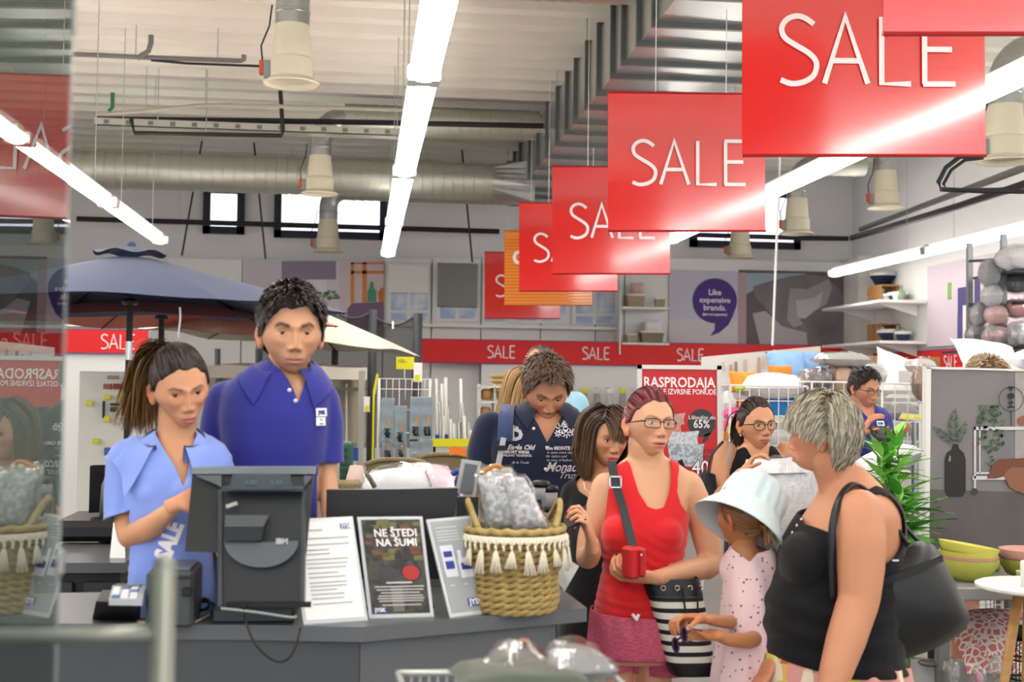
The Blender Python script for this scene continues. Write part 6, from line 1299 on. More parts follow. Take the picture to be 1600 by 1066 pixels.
bowl('large yellow-green bowl at the bottom of the left bowl stack', 1514, 0, Yb2, .107, .078, 'b9bd55', z=ZT+.001); bowl('pinkish speckled bowl in the middle of the left bowl stack', 1514, 0, Yb2, .104, .062, 'c79a8c', z=ZT+.030); bowl('yellow bowl above the pinkish one in the left stack', 1514, 0, Yb2, .104, .064, 'd3cf62', z=ZT+.046); bowl('tilted yellow bowl on top of the left bowl stack', 1511, 0, Yb2, .108, .060, 'd9d566', tilt=9, z=ZT+.072)
bowl('olive bowl at the bottom of the right bowl stack', 1606, 0, Yb2+.02, .105, .075, 'a3a244', z=ZT+.001); bowl('pinkish bowl on top of the olive bowl at the right', 1606, 0, Yb2+.02, .106, .070, 'cf9f94', z=ZT+.042); bowl('small pale green bowl at the right edge of the table', 1607, 0, Y0+.04, .045, .05, 'c6d29a', z=ZT+.001)
m = MB(); m.ball(P(1553, 893, Y0+.4)*np.array([1, 1, 0])+np.array([0, 0, ZT+.03]), (.035, .035, .03), 14, 10); single('green_apple', 'small green apple between the bowl stacks', 'apple', m, mat('apple', '#b9cf6a', .4), smooth=True)
# round side table in front
Yr = Y0-.35; t = thing('side_table', 'round white side table with slanted wooden legs at the right edge', 'table', P(1620, 915, Yr)*np.array([1, 1, 0])); c = P(1622, 916, Yr+.1); m = MB(); m.lathe((c[0], c[1], c[2]-.012), [(.0, 0), (.19, 0), (.2, .006), (.2, .014), (.19, .018), (0, .018)], 40); m.build('table_top', WHITE, t, True, 40)
for i, (dx, dy) in enumerate(((-.10, -.02), (.12, -.05), (.02, .12))): m = MB(); p = c+np.array([dx*.75, dy*.75, -.012]); q = np.array([c[0]+dx*2.4, c[1]+dy*1.6, 0]); m.tube([p, q], [.017, .012], 10); m.build('leg', WOOD, t, True)
m = MB(); p = P(1606, 908, Yr+.05); m.lathe((p[0], p[1], c[2]+.006), [(.022, 0), (.024, .08), (.02, .085), (.02, .02)], 20); single('white_cup', 'white beaker on the round side table', 'cup', m, WHITE, smooth=True)
# cushion with red print, glass vases, lantern, crate
cm = mat('cushion_red_print', '#efe6e2', .85, bump=.2, bscale=60); N, L, b = nodes_of(cm); tc = N.new('ShaderNodeTexCoord'); v = N.new('ShaderNodeTexVoronoi'); v.feature = 'DISTANCE_TO_EDGE'; v.inputs['Scale'].default_value = 34; L.new(tc.outputs['Object'], v.inputs['Vector']); rp = N.new('ShaderNodeValToRGB'); rp.color_ramp.elements[0].position = .10; rp.color_ramp.elements[0].color = lin('#f0e8e4'); rp.color_ramp.elements[1].position = .16; rp.color_ramp.elements[1].color = lin('#dc7f7c'); L.new(v.outputs[0], rp.inputs[0]); L.new(rp.outputs[0], b.inputs['Base Color'])
cus('upper red and white printed cushion under the table', 1575, 990, Y0+.30, .19, .15, .07, '', m_=cm, rx=.35, rz=.1, name='cushion'); cus('lower red and white printed cushion under the table', 1556, 1018, Y0+.25, .15, .13, .06, '', m_=cm, rx=.5, rz=-.1)
def vase(label, px, py, Y, r, h, inner=None):
    p = P(px, py, Y); m = MB(); m.lathe(p, [(r*.5, 0), (r*.95, h*.25), (r, h*.5), (r*.8, h*.85), (r*.4, h), (r*.36, h), (r*.74, h*.83), (r*.94, h*.5), (r*.88, h*.26), (r*.4, .01), (0, .01)], 24); o = single('glass_vase', label, 'vase', m, FILM, smooth=True)
    if inner: m = MB(); m.ball(p+np.array([0, 0, h*.45]), (r*.5, r*.5, h*.3), 12, 8); m.build('pink_candle', mat('candle_'+inner, '#'+inner, .6), o, True)
zz = 1078; vase('clear glass vase under the table beside the grey leg', 1483, zz, Y0+.05, .040, .115); vase('clear glass vase with a pink filling under the table', 1530, zz, Y0+.03, .030, .085, 'c98aa8'); vase('tall clear glass vase behind the slanted wooden leg', 1556, zz, Y0+.1, .028, .115)
m = MB(); m.ball(P(1452, 1036, Y0+.1), (.04, .04, .014), 16, 8); single('glass_dish', 'dark glass dish on the lower shelf left of the vases', 'dish', m, mat('dish_smoke', '#5b544c', .1), smooth=True)
t = thing('wire_lantern', 'black wire lantern on the lower shelf at the right edge', 'lantern', P(1596, 1070, Y0+.02)); 
for z_ in (998, 1030, 1060): m = MB(); q = P(1597, z_, Y0+.02); m.tube([q+np.array([.045*math.cos(u), .045*math.sin(u), 0]) for u in np.linspace(0, 2*PI, 25)], .0035, 6); m.build('ring', BLACK, t)
for i in range(10): u = 2*PI*i/10; q = P(1597, 1066, Y0+.02); q1 = P(1597, 998, Y0+.02); d_ = np.array([.045*math.cos(u), .045*math.sin(u), 0]); m = MB(); m.cyl(q+d_, q1+d_, .002, 5); m.build('wire', BLACK, t)
for i in range(6): u = 2*PI*i/6; q = P(1597, 1014, Y0+.02)+np.array([.045*math.cos(u), .045*math.sin(u), 0]); m = MB(); m.tube([q+np.array([-math.sin(u)*.02*math.cos(w), math.cos(u)*.02*math.cos(w), .026*math.sin(w)]) for w in np.linspace(0, 2*PI, 17)], .002, 5); m.build('oval_ornament', BLACK, t)
m = MB(); q = P(1597, 985, Y0+.02); m.lathe(q-np.array([0, 0, .03]), [(.046, 0), (.046, .03), (.03, .045), (0, .045)], 16); m.build('lantern_lid', BLACK, t, True)
wirebin('small white wire crate on the floor behind the table', 1512, 1566, 928, 980, Y0+.75+.4, dep=.3, step=.05, name='wire_crate', rows=3)
# ------------------------------------------------------------------ checkout counter
ZK = .985
pf = [PZ(-60, 974, ZK), PZ(130, 975, ZK), PZ(400, 977, ZK), PZ(565, 980, ZK), PZ(917, 950, ZK), PZ(874, 918, ZK)]
back = [np.array([pf[5][0]-.55, pf[5][1]+.02, ZK]), np.array([pf[3][0]+.1, pf[3][1]+.58, ZK]), np.array([pf[0][0], pf[0][1]+.42, ZK])]
t = thing('checkout_counter', 'dark grey checkout counter in the foreground carrying the till', 'counter', (pf[3][0], pf[3][1]+.3, 0)); ktop = mat('counter_top', '#5c5e62', .35, bump=.03); kf1 = mat('counter_front', '#47494d', .5, var=.05); kf2 = mat('counter_front_light', '#5b5d61', .5, var=.05)
m = MB(); m.plate([q-[0, 0, .035] for q in pf+back], (0, 0, 1), .035); m.build('worktop', ktop, t)
def front_panel(a, b, mt, name='front_panel'):
    a = a.copy(); b = b.copy(); d = b-a; d /= np.linalg.norm(d); n = np.cross(d, (0, 0, 1)); a = a-n*.02+d*.006; b = b-n*.02-d*.006; m = MB(); m.plate([a*[1, 1, 0]+[0, 0, .02], b*[1, 1, 0]+[0, 0, .02], b-[0, 0, .036], a-[0, 0, .036]], -n, .02); m.build(name, mt, t)
x0 = pf[0]
front_panel(pf[0], pf[3], kf1); front_panel(pf[3], pf[4]+(pf[3]-pf[4])*.12, kf2); front_panel(pf[4]+(pf[3]-pf[4])*.12, pf[5], kf2)
m = MB(); a, b = back[2], back[1]; m.plate([a*[1, 1, 0]-[0, .02, 0], b*[1, 1, 0]-[0, .02, 0], b-[0, .02, .3], a-[0, .02, .3]], (0, -1, 0), .02) if False else None
# back counter with dark cupboards behind the cashiers
t = thing('back_cupboard', 'dark back cupboard with a worktop at the left behind the female cashier', 'cupboard', P(140, 1000, 4.0)*np.array([1, 1, 0])); Y = 3.95; a = P(40, 880, Y); b = P(196, 880, Y); m = MB(); m.bb((a[0], Y, a[2]-.03), (b[0], Y+.5, a[2])); m.build('worktop', mat('back_top', '#55585c', .3), t); m = MB(); m.bb((a[0]+.01, Y+.03, 0), (b[0]-.02, Y+.5, a[2]-.03)); m.build('body', mat('cupboard_dark', '#17181a', .5), t)
for i in range(2): w = (b[0]-a[0])/2; m = MB(); m.bb((a[0]+.02+w*i, Y+.01, .1), (a[0]+w*(i+1)-.01, Y+.03, a[2]-.06), bev=.003); d_ = m.build('door', DARK, t); m = MB(); m.bb((a[0]+w*(i+.8), Y-.005, a[2]-.25), (a[0]+w*(i+.85), Y+.01, a[2]-.13)); m.build('handle', CHROME, d_)
m = MB(); p = P(181, 880, Y+.1); q = P(177, 817, Y+.14); r = P(196, 880, Y+.1); s_ = P(193, 817, Y+.14); m.plate([p-[.02, 0, 0], r, s_, q], (0, 1, 0), .004); single('paper_stand', 'white sheet standing on the back cupboard behind the female cashier', 'paper', m, PAPER)
t = thing('dark_chair', 'dark office chair back at the left behind the female cashier', 'chair', P(168, 900, 4.5)*np.array([1, 1, 0])); m = MB(); a = P(168, 765, 4.5); m.grid(lambda u, v: a+np.array([(u-.5)*.12, .03*math.sin(u*PI), (v-.5)*.16]), 8, 8); m.grid(lambda u, v: a+np.array([(u-.5)*.12, .03*math.sin(u*PI)+.03, (v-.5)*.16]), 8, 8); m.build('backrest', BLACK, t, True); m = MB(); m.tube([P(160, 812, 4.5), P(164, 760, 4.45), P(178, 725, 4.45), P(186, 745, 4.5)], .012, 8); m.build('armrest', mat('arm_grey', '#77777a', .4), t, True); m = MB(); m.cyl(a*[1, 1, 0]+[0, 0, .04], a-[0, 0, .1], .025, 10); m.build('column', DARK, t); m = MB(); m.box(P(168, 822, 4.55), (.30, .36, .07), bev=.02); m.build('seat', BLACK, t)
for i in range(5): u = 2*PI*i/5; m = MB(); m.tube([a*[1, 1, 0]+[0, 0, .07], a*[1, 1, 0]+[.26*math.cos(u), .26*math.sin(u), .03]], [.02, .012], 8); m.build('foot', DARK, t)
# till: touch screen seen from behind
yk = lambda px, py: PZ(px, py, ZK)[1]
t = thing('till', 'black touch-screen till seen from behind on the counter', 'till', PZ(420, 965, ZK)); Y = 3.00; TILL = mat('till_black', '#131416', .34); TILLG = mat('till_grey', '#33363a', .4)
def slab(pts, Y, dy, m_, name, parent, n=(0, 1, 0), th=.03):
    m = MB(); m.plate([P(x, y, Y+d) for (x, y), d in zip(pts, dy)][::-1], n, th); return m.build(name, m_, parent)
slab([(289, 862), (478, 868), (491, 735), (301, 735)], Y, (.04, .04, .10, .10), TILL, 'screen_back', t, th=.035)
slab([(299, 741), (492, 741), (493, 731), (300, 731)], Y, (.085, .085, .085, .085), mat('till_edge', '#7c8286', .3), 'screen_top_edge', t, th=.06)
slab([(346, 948), (470, 948), (474, 764), (346, 764)], Y, (-.02, -.02, .04, .04), TILL, 'column', t, th=.09)
slab([(340, 948), (347, 948), (347, 766), (341, 766)], Y, (-.03, -.03, .03, .03), TILLG, 'column_side', t, th=.08); slab([(469, 948), (475, 948), (477, 766), (471, 766)], Y, (-.03, -.03, .03, .03), TILLG, 'column_side', t, th=.08)
slab([(345, 768), (473, 768), (473, 763), (345, 763)], Y, (-.03,)*4, TILLG, 'column_top', t, th=.08)
slab([(350, 850), (400, 850), (420, 805), (352, 805)], Y, (-.032, -.032, -.012, -.012), mat('till_panel', '#4c4f53', .25), 'printed_panel', t, th=.004); slab([(350, 845), (408, 845), (412, 825), (350, 825)], Y, (-.045, -.045, -.042, -.042), TILL, 'hinge_cover', t, th=.03)
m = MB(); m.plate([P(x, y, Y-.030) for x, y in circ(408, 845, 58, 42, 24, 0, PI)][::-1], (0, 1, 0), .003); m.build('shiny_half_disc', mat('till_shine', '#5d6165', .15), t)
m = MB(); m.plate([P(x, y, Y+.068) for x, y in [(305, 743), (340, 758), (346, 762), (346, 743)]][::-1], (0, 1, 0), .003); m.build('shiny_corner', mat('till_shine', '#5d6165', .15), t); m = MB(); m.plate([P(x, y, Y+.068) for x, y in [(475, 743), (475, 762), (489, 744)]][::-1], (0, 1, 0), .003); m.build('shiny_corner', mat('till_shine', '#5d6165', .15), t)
slab([(358, 765), (458, 765), (452, 743), (363, 743)], Y, (-.045, -.045, -.03, -.03), mat('display_grey', '#3d444b', .2), 'customer_display', t, th=.03)
text(None, '0.00', 'lettering', mat('display_digits', '#41707c', .4), P(382, 757, Y-.047), (1, 0, 0), (0, 0, 1), .014, t, sx=1.2); text(None, '0.00', 'lettering', MATS['display_digits'], P(422, 757, Y-.047), (1, 0, 0), (0, 0, 1), .014, t, sx=1.2)
text(None, 'IBM', 'lettering', mat('logo_silver', '#b9bcc0', .3), P(431, 850, Y-.033), (1, 0, 0), (0, 0, 1), .017, t, bold=.0008)
m = MB(); m.box(P(362, 789, Y-.012), (.026, .004, .008), R=np.array(Matrix.Rotation(-.35, 3, 'Y'))); m.build('sticker', mat('sticker_pale', '#b9b6a8', .5), t)
a = PZ(400, 975, ZK); b1 = P(332, 948, a[1]+.02); b2 = P(560, 948, a[1]+.02); m = MB(); m.bb((b1[0], a[1]+.005, ZK), (b2[0]-.15, a[1]+.30, b1[2]), bev=.006); m.build('base', TILLG, t)
m = MB(); m.box(P(420, 945, Y-.035), (.19, .01, .012)); m.build('vent_slot', BLACK, t)
def cable(label, pts, r=.0028, m_=BLACK): m = MB(); q = []; 
def curve_pts(pts, sub=6):
    pts = [np.asarray(p, float) for p in pts]; o = []; n = len(pts)
    for i in range(n-1):
        p0, p1, p2, p3 = pts[max(i-1, 0)], pts[i], pts[i+1], pts[min(i+2, n-1)]
        for k in range(sub): t_ = k/sub; o.append(.5*((2*p1)+(-p0+p2)*t_+(2*p0-5*p1+4*p2-p3)*t_*t_+(-p0+3*p1-3*p2+p3)*t_**3))
    return o+[pts[-1]]
def cable(label, pts, r=.0028, m_=BLACK): m = MB(); m.tube(curve_pts(pts), r, 6); return single('cable', label, 'cable', m, m_, smooth=True)
cable('thin black cable looping down in front of the counter', [P(380, 945, 2.93), P(385, 975, 2.93), P(400, 1008, 2.91), P(425, 1031, 2.91), P(445, 1033, 2.91), P(460, 1015, 2.91), P(470, 980, 2.93)], .0025)
cable('pale cable lying on the counter between printer and till', [PZ(215, 972, ZK+.004), PZ(260, 974, ZK+.004), PZ(300, 973, ZK+.004), PZ(322, 964, ZK+.004), PZ(330, 958, ZK+.004)], .0035, mat('cable_cream', '#b5ac8c', .5)); cable('grey cable lying along the front of the till base', [P(345, 951, 2.93), P(400, 957, 2.93), P(455, 965, 2.93), P(463, 962, 2.93)], .003, mat('cable_grey', '#8e918f', .5))
cable('tangle of black cables behind the receipt printer', [PZ(304, 955, ZK+.02), P(310, 944, 3.12), P(318, 936, 3.14), P(328, 941, 3.10), P(322, 952, 3.12), P(308, 952, 3.16), P(316, 940, 3.18), P(334, 945, 3.12), P(330, 960, 3.14)], .004)
t = thing('receipt_printer', 'dark grey receipt printer beside the till', 'printer', PZ(265, 968, ZK)); a = P(226, 965, 3.02); b = P(303, 893, 3.02); m = MB(); m.bb((a[0], 3.02, ZK), (b[0], 3.19, b[2]), bev=.008); m.build('body', mat('printer_grey', '#3e4246', .4), t); m = MB(); m.bb((a[0]+.01, 3.03, b[2]), (b[0]-.01, 3.17, b[2]+.006), bev=.002); m.build('lid', mat('printer_lid', '#5f6468', .4), t); m = MB(); q = P(292, 925, 3.015); m.box(q, (.022, .006, .02), bev=.002); m.build('button', BLACK, t); m = MB(); q = P(280, 903, 3.015); m.box(q, (.05, .006, .004)); m.build('paper_slot', BLACK, t)
t = thing('card_terminal', 'black payment terminal with a grey keypad on the counter at the left', 'card terminal', PZ(180, 965, ZK)); a = PZ(144, 966, ZK); 
rg = [[PZ(144, 968, ZK)+[0, 0, 0], PZ(212, 970, ZK), P(214, 940, 3.10)*[1, 1, 0]+[0, .05, ZK], P(152, 938, 3.1)*[1, 1, 0]+[0, .05, ZK]], [P(150, 940, 2.98), P(214, 942, 2.98), P(221, 922, 3.12), P(160, 922, 3.12)]]
m = MB(); m.loft(rg); m.build('body', BLACK, t); m = MB(); tp = [P(170, 946, 2.965), P(222, 947, 2.965), P(228, 925, 3.12), P(176, 924, 3.12)]; m.plate(tp, (0, 0, 1), .014); m.build('keypad', mat('keypad_grey', '#a9acb0', .4), t)
tp = [np.array(q) for q in tp]
for i in range(4):
    for j in range(3): u, v = (j+.5)/3.6+.04, (i+.5)/5+.02; c = tp[0]+(tp[1]-tp[0])*u+(tp[3]-tp[0])*v+np.array([0, 0, .016]); m = MB(); m.box(c, (.016, .018, .006), bev=.001); m.build('key', mat('key_'+('blue' if (i+j) % 4 == 0 else 'white'), '#5a6fa8' if (i+j) % 4 == 0 else '#dcdcde', .4), t)
m = MB(); c = tp[0]+(tp[1]-tp[0])*.5+(tp[3]-tp[0])*.93+np.array([0, 0, .016]); m.box(c, (.06, .022, .006), bev=.001); m.build('screen', mat('lcd', '#6d7a70', .2), t)
# low black monitor
t = thing('monitor', 'black monitor seen from behind, lying low behind the sign holders', 'monitor', PZ(610, 940, ZK)); slab([(508, 905), (700, 905), (716, 763), (510, 766)], 3.28, (.0, .0, .02, .02), mat('monitor_black', '#0c0c0e', .4), 'screen_back', t, th=.03); m = MB(); p = P(610, 900, 3.30); m.bb((p[0]-.04, 3.30, ZK), (p[0]+.04, 3.33, p[2]+.05)); m.build('stand', BLACK, t); m = MB(); m.bb((p[0]-.11, 3.24, ZK), (p[0]+.11, 3.40, ZK+.012), bev=.004); m.build('foot', BLACK, t)
# sign holders
ACR = mat('acrylic_edge', '#cdd0d2', .15, spec=.7)
def sign(label, bl, br, tr, tl, m_):
    A = PZ(*bl, ZK); B = PZ(*br, ZK); lean = .045; Cc = P(*tr, B[1]+lean); Dd = P(*tl, A[1]+lean); t = thing('sign_holder', label, 'sign', (A+B)/2); n = np.cross(B-A, Dd-A); n /= np.linalg.norm(n)
    m = MB(); m.plate([A, B, Cc, Dd], -n, .005); m.build('acrylic_holder', ACR, t); m = MB(); f = .018; q = lambda u, v: (A*(1-u)+B*u)*(1-v)+(Dd*(1-u)+Cc*u)*v+n*.0006; m.plate([q(.05, .04), q(.95, .04), q(.95, .97), q(.05, .97)], n, .0006); m.build('sheet', m_, t)
    m = MB(); m.plate([A, B, B+np.array([0, .07, 0]), A+np.array([0, .07, 0])], (0, 0, 1), .004); m.build('foot', ACR, t)
    ux = (B-A)/np.linalg.norm(B-A); uz = (Dd-A)/np.linalg.norm(Dd-A); return t, (lambda u, v, o=.0018: q(u, v)+n*o), ux, uz, n
def r3(t, q, n, u0, v0, u1, v1, m_, name, o=.0018): m = MB(); m.plate([q(u0, v0, o), q(u1, v0, o), q(u1, v1, o), q(u0, v1, o)], n, .0004); return m.build(name, m_, t)
t, q, ux, uz, n = sign('white printed notice in a stand beside the till', (475, 977), (575, 970), (551, 807), (449, 812), PAPER)
ln = mat('text_grey', '#9a9b9e', .6); rng = random.Random(2)
for i, v in enumerate((.88, .80, .74, .69, .65, .60, .56, .52, .47, .43, .38, .345, .31, .27, .23, .18)):
    u0 = .18; u1 = .18+rng.uniform(.35, .72) if i else .5; r3(t, q, n, u0, v, u1, v+.009, ln, 'text_line')
r3(t, q, n, .78, .885, .93, .935, NAVYTXT, 'logo'); text(None, 'JYSK', 'lettering', LETTER, q(.795, .892, .003), ux, uz, .014, t, bold=.0004)
forest = mat('print_forest', '#46433a', .4, color2='#2a2622', vscale=28)
t, q, ux, uz, n = sign('dark forest poster reading NE ŠTEDI NA ŠUMI in a stand on the counter', (577, 967), (678, 964), (660, 807), (558, 808), forest)
for i in range(40): u, v = rng.uniform(.1, .9), rng.uniform(.55, .92); w = rng.uniform(.03, .09); r3(t, q, n, max(.06, u-w), v, min(.94, u+w), v+w*.7, mat(['print_moss', 'print_bark', 'print_rust'][i % 3], ['#6a6a3c', '#30302a', '#6e4a30'][i % 3], .5), 'printed_foliage', .0019+.0001*(i % 6))
r3(t, q, n, .38, .06, .56, .30, mat('print_path', '#6d6a60', .5), 'printed_path', .0027)
for cu_, col in ((.36, '#3a3d40'), (.72, '#b02a26')): m = MB(); m.plate([q(cu_+.13*math.cos(a), .44+.075*math.sin(a), .0028) for a in np.linspace(0, 2*PI, 16, endpoint=False)], n, .0004); m.build('printed_figure', mat('print_fig'+col, col, .5), t); m = MB(); m.plate([q(cu_+.05*math.cos(a), .53+.03*math.sin(a), .0028) for a in np.linspace(0, 2*PI, 12, endpoint=False)], n, .0004); m.build('printed_figure', mat('print_hat', '#b5a9a0' if cu_ > .5 else '#45484a', .5), t)
text(None, 'NE ŠTEDI', 'lettering', LETTER, q(.55, .80, .0045), ux, uz, .026, t, 'CENTER', bold=.0005); text(None, 'NA ŠUMI', 'lettering', LETTER, q(.55, .705, .0045), ux, uz, .026, t, 'CENTER', bold=.0005)
for i, (v, w) in enumerate(((.335, .2), (.30, .38), (.27, .36), (.24, .30), (.21, .34), (.185, .36), (.16, .34), (.12, .3))): r3(t, q, n, .52-w, v, .52+w, v+(.016 if i == 0 else .010), mat('text_white', '#c9c6c2', .5), 'text_line', .003)
r3(t, q, n, .08, .055, .28, .095, NAVYTXT, 'logo', .003); text(None, 'JYSK', 'lettering', LETTER, q(.10, .062, .0038), ux, uz, .013, t, bold=.0004)
t, q, ux, uz, n = sign('grey notice with printed paper bags in a narrow stand left of the basket', (704, 966), (765, 958), (735, 806), (667, 812), mat('sheet_grey', '#9fa3a6', .4))
for v in (.90, .86, .83, .80, .77): r3(t, q, n, .12, v, .62, v+.008, mat('text_pale', '#d5d7da', .5), 'text_line')
for u0, u1, v0, v1 in ((.12, .42, .40, .72), (.48, .82, .38, .58), (.86, .97, .40, .52)): r3(t, q, n, u0, v0, min(u1, .95), v1, mat('bag_print', '#d9dde6', .5), 'printed_bag'); r3(t, q, n, u0+.05, v0+.08, min(u1, .95)-.05, v0+.15, NAVYTXT, 'printed_mark', .0024)
for u0, u1 in ((.50, .58), (.72, .80)): r3(t, q, n, u0, .58, u1, .66, MATS['bag_print'], 'bag_handle')
for v in (.50, .60): r3(t, q, n, .17, v, .37, v+.06, NAVYTXT, 'printed_mark', .0024)
for u in (.22, .55, .85): r3(t, q, n, u-.05, .31, u+.05, .32, MATS['text_pale'], 'text_line')
r3(t, q, n, .50, .09, .78, .17, NAVYTXT, 'logo', .003); text(None, 'JYSK', 'lettering', LETTER, q(.53, .105, .0038), ux, uz, .020, t, bold=.0006)
# seagrass basket with tasselled trim
SG = mat('seagrass', '#b39a5e', .75, var=.35, vscale=45, bump=.5, bscale=90)
c = PZ(808, 962, ZK); R1 = .105; R2 = .122; c[1] += R1*.9; Hb = P(808, 822, c[1])[2]-ZK; k = c[1]/F
t = thing('seagrass_basket', 'seagrass basket with cream tasselled trim on the counter', 'basket', c)
nr = 13
for j in range(nr):
    z = Hb*(j+.5)/nr; r = R1+(R2-R1)*j/nr+.004*math.sin(j); pts = []
    m = MB(); n_ = 66
    for s_ in (0, 1): m.tube([c+np.array([(r+.004*math.cos(i*PI/3+s_*PI))*math.cos(2*PI*i/n_), (r+.004*math.cos(i*PI/3+s_*PI))*math.sin(2*PI*i/n_), z+.0045*math.sin(i*PI/3+s_*PI+.6)]) for i in range(n_+1)], Hb/nr*.42, 7)
    m.build('plaited_row', SG, t, True)
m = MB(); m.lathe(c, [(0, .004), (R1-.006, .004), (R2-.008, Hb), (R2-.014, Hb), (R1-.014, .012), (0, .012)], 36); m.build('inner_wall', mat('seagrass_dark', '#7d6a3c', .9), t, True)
m = MB(); m.tube([c+np.array([(R2+.004)*math.cos(a), (R2+.004)*math.sin(a), Hb-.004+.003*math.sin(a*20)]) for a in np.linspace(0, 2*PI, 60)], .009, 8); m.build('rim', SG, t, True)
for hx in (-1, 1):
    m = MB(); a0 = PI/2+hx*-.0+(PI if hx < 0 else 0)-PI/2; pts = []
    for s_ in (0, 1): m.tube([c+np.array([hx*(R2*.96*math.cos(b)-.012*math.sin(abs(b)*0)), R2*math.sin(b)*1.0, Hb+.060*math.cos(b/.62*PI/2)+.005*math.sin(b*50+s_*PI)]) for b in np.linspace(-.62, .62, 26)], .0075, 7)
    m.build('handle', SG, t, True)
CT = mat('cotton_cream', '#e3dac4', .9, bump=.4, bscale=200)
m = MB(); m.lathe(c, [(R2+.012, Hb-.014), (R2+.016, Hb-.020), (R2+.014, Hb-.030)], 60, cap=False); m.build('trim_band', CT, t, True)
for i in range(44):
    a = 2*PI*i/44; rr = R2+.016; m = MB(); p = lambda da, z, o=0: c+np.array([(rr+o)*math.cos(a+da), (rr+o)*math.sin(a+da), Hb-z]); d_ = PI/44
    m.tube([p(-d_, .022), p(0, .036), p(d_, .022)], .0022, 5); m.tube([p(-d_*.2, .034), p(d_*.0, .048)], .0035, 6); m.build('knot', CT, t, True)
    if i % 2 == 0:
        m = MB(); L_ = .042+.01*math.sin(i*2.1); sw = .004*math.sin(i*1.7)
        for f_ in range(6): o = (f_-2.5)*.0035; m.tube([p(0, .044), p(o/rr*.5, .055, .003), p(o/rr*1.5+sw/rr, .055+L_, .008+.003*(f_ % 2))], [.002, .003, .0022], 5)
        m.build('tassel', CT, t, True)
# wrapped goods in the basket
def film_sheet(t, fn, nu=14, nv=14, name='plastic_bag', seed=1, amp=.006):
    m = MB(); m.grid(fn, nu, nv); v = m.v[0]; m.v[0] = v+np.stack([amp*noise3(v, 70, seed), amp*noise3(v, 60, seed+1), amp*noise3(v, 65, seed+2)], 1); return m.build(name, FILM, t, True)
def pouch(label, bl, br, tr, tl, Y, dy, col, th=.05, col2=None, name='wrapped_cushion', cat='package', top=0):
    A, B, Cc, Dd = P(*bl, Y), P(*br, Y), P(*tr, Y+dy), P(*tl, Y+dy); t = thing(name, label, cat, (A+B)/2); n = np.cross(B-A, Dd-A); n /= np.linalg.norm(n)
    f = lambda u, v, s_, k=1.: (A*(1-u)+B*u)*(1-v)+(Dd*(1-u)+Cc*u)*v+n*s_*th*(16*u*(1-u)*v*(1-v))**.4*k
    cc = (A+B+Cc+Dd)/4; m = MB()
    for s_ in (1, -1): m.grid(lambda u, v: cc+(f(u, v, s_, .9)-cc)*.92, 12, 12)
    k_ = 121; m.f = m.f[:k_]+[x[::-1] for x in m.f[k_:]]; m.build('contents', mat('goods_'+col, '#'+col, .7, color2=col2, vscale=70, bump=.3, bscale=50), t, True)
    for s_ in (1, -1): film_sheet(t, lambda u, v: f(u, v, s_, 1.12), seed=int(abs(s_*3+bl[0])) % 50)
    return t, f, n
pouch('grey dotted cushion in clear plastic standing in the basket', (758, 835), (828, 832), (805, 735), (742, 738), c[1]-.03, .03, '8f9296', .04, 'b9bbbd'); pouch('pale patterned cushion in clear plastic leaning right in the basket', (800, 838), (862, 828), (820, 742), (778, 740), c[1]-.05, .03, 'c4c4c8', .035, '9a9aa0')
pouch('brown-handled plastic-wrapped bag behind the dotted cushion', (752, 830), (836, 830), (800, 726), (748, 728), c[1]+.05, .02, 'a7a39c', .03)
m = MB(); m.tube(curve_pts([P(752, 742, c[1]), P(762, 733, c[1]), P(776, 728, c[1]), P(784, 732, c[1])]), .006, 8); single('orange_strap', 'small orange-brown strap on top of the wrapped goods', 'strap', m, mat('strap_orange', '#b9772e', .5), smooth=True)
t = thing('tablet_display', 'grey framed tablet-like display standing behind the basket', 'frame', P(740, 800, 3.55)); slab([(712, 770), (742, 778), (752, 722), (722, 718)], 3.5, (0, 0, .02, .02), mat('frame_grey', '#9b9d9e', .4), 'back_cover', t, th=.02); slab([(718, 768), (738, 773), (746, 727), (727, 724)], 3.495, (0, 0, .02, .02), mat('screen_slate', '#4d5257', .2), 'screen', t, th=.004)
slab([(752, 722), (765, 732), (757, 770), (742, 778)], 3.5, (.02, .06, .06, .0), mat('frame_side', '#6b6d6e', .4), 'side', t, th=.004); m = MB(); p = P(730, 776, 3.52); m.bb((p[0]-.03, 3.50, ZK), (p[0]+.03, 3.54, p[2])); m.build('foot', DARK, t)
for i, (x, y0, y1) in enumerate(((858, 762, 792), (862, 795, 818), (845, 756, 780))):
    p = P(x, y1, 4.1); m = MB(); r = .028; h = (y1-y0)*4.1/F; m.lathe(p, [(r*.9, 0), (r, h*.8), (r*.98, h*.8), (r*.86, .004), (0, .004)], 22); o = single('clear_tumbler', ['clear tumbler with a dark lid in the stack behind the basket, upper one', 'clear tumbler in the stack behind the basket, lower one', 'clear tumbler with a dark lid left of the stack behind the basket'][i], 'cup', m, mat('tumbler', '#c9ccd4', .08, alpha=.45), smooth=True); m = MB(); m.lathe(p+[0, 0, h*.78], [(r*1.05, 0), (r*1.08, .012), (r*.9, .02), (r*.5, .022), (0, .022)], 22); m.build('lid', BLACK, o, True)
t = thing('tumbler_stand', 'dark display block under the clear tumblers', 'stand', P(855, 830, 4.15)*np.array([1, 1, 0])); m = MB(); a = P(838, 820, 4.05); b = P(872, 820, 4.05); m.bb((a[0], 4.05, 0), (b[0], 4.2, a[2]+.002)); m.build('block', BLACK, t)
m = MB(); m.plate([P(868, 905, 3.35), P(882, 925, 3.3), P(905, 885, 3.35), P(884, 872, 3.4)], (0, 1, .2), .002); single('paper_sheet', 'pale sheet of paper sticking out right of the basket', 'paper', m, mat('paper_grey', '#a9abad', .6))
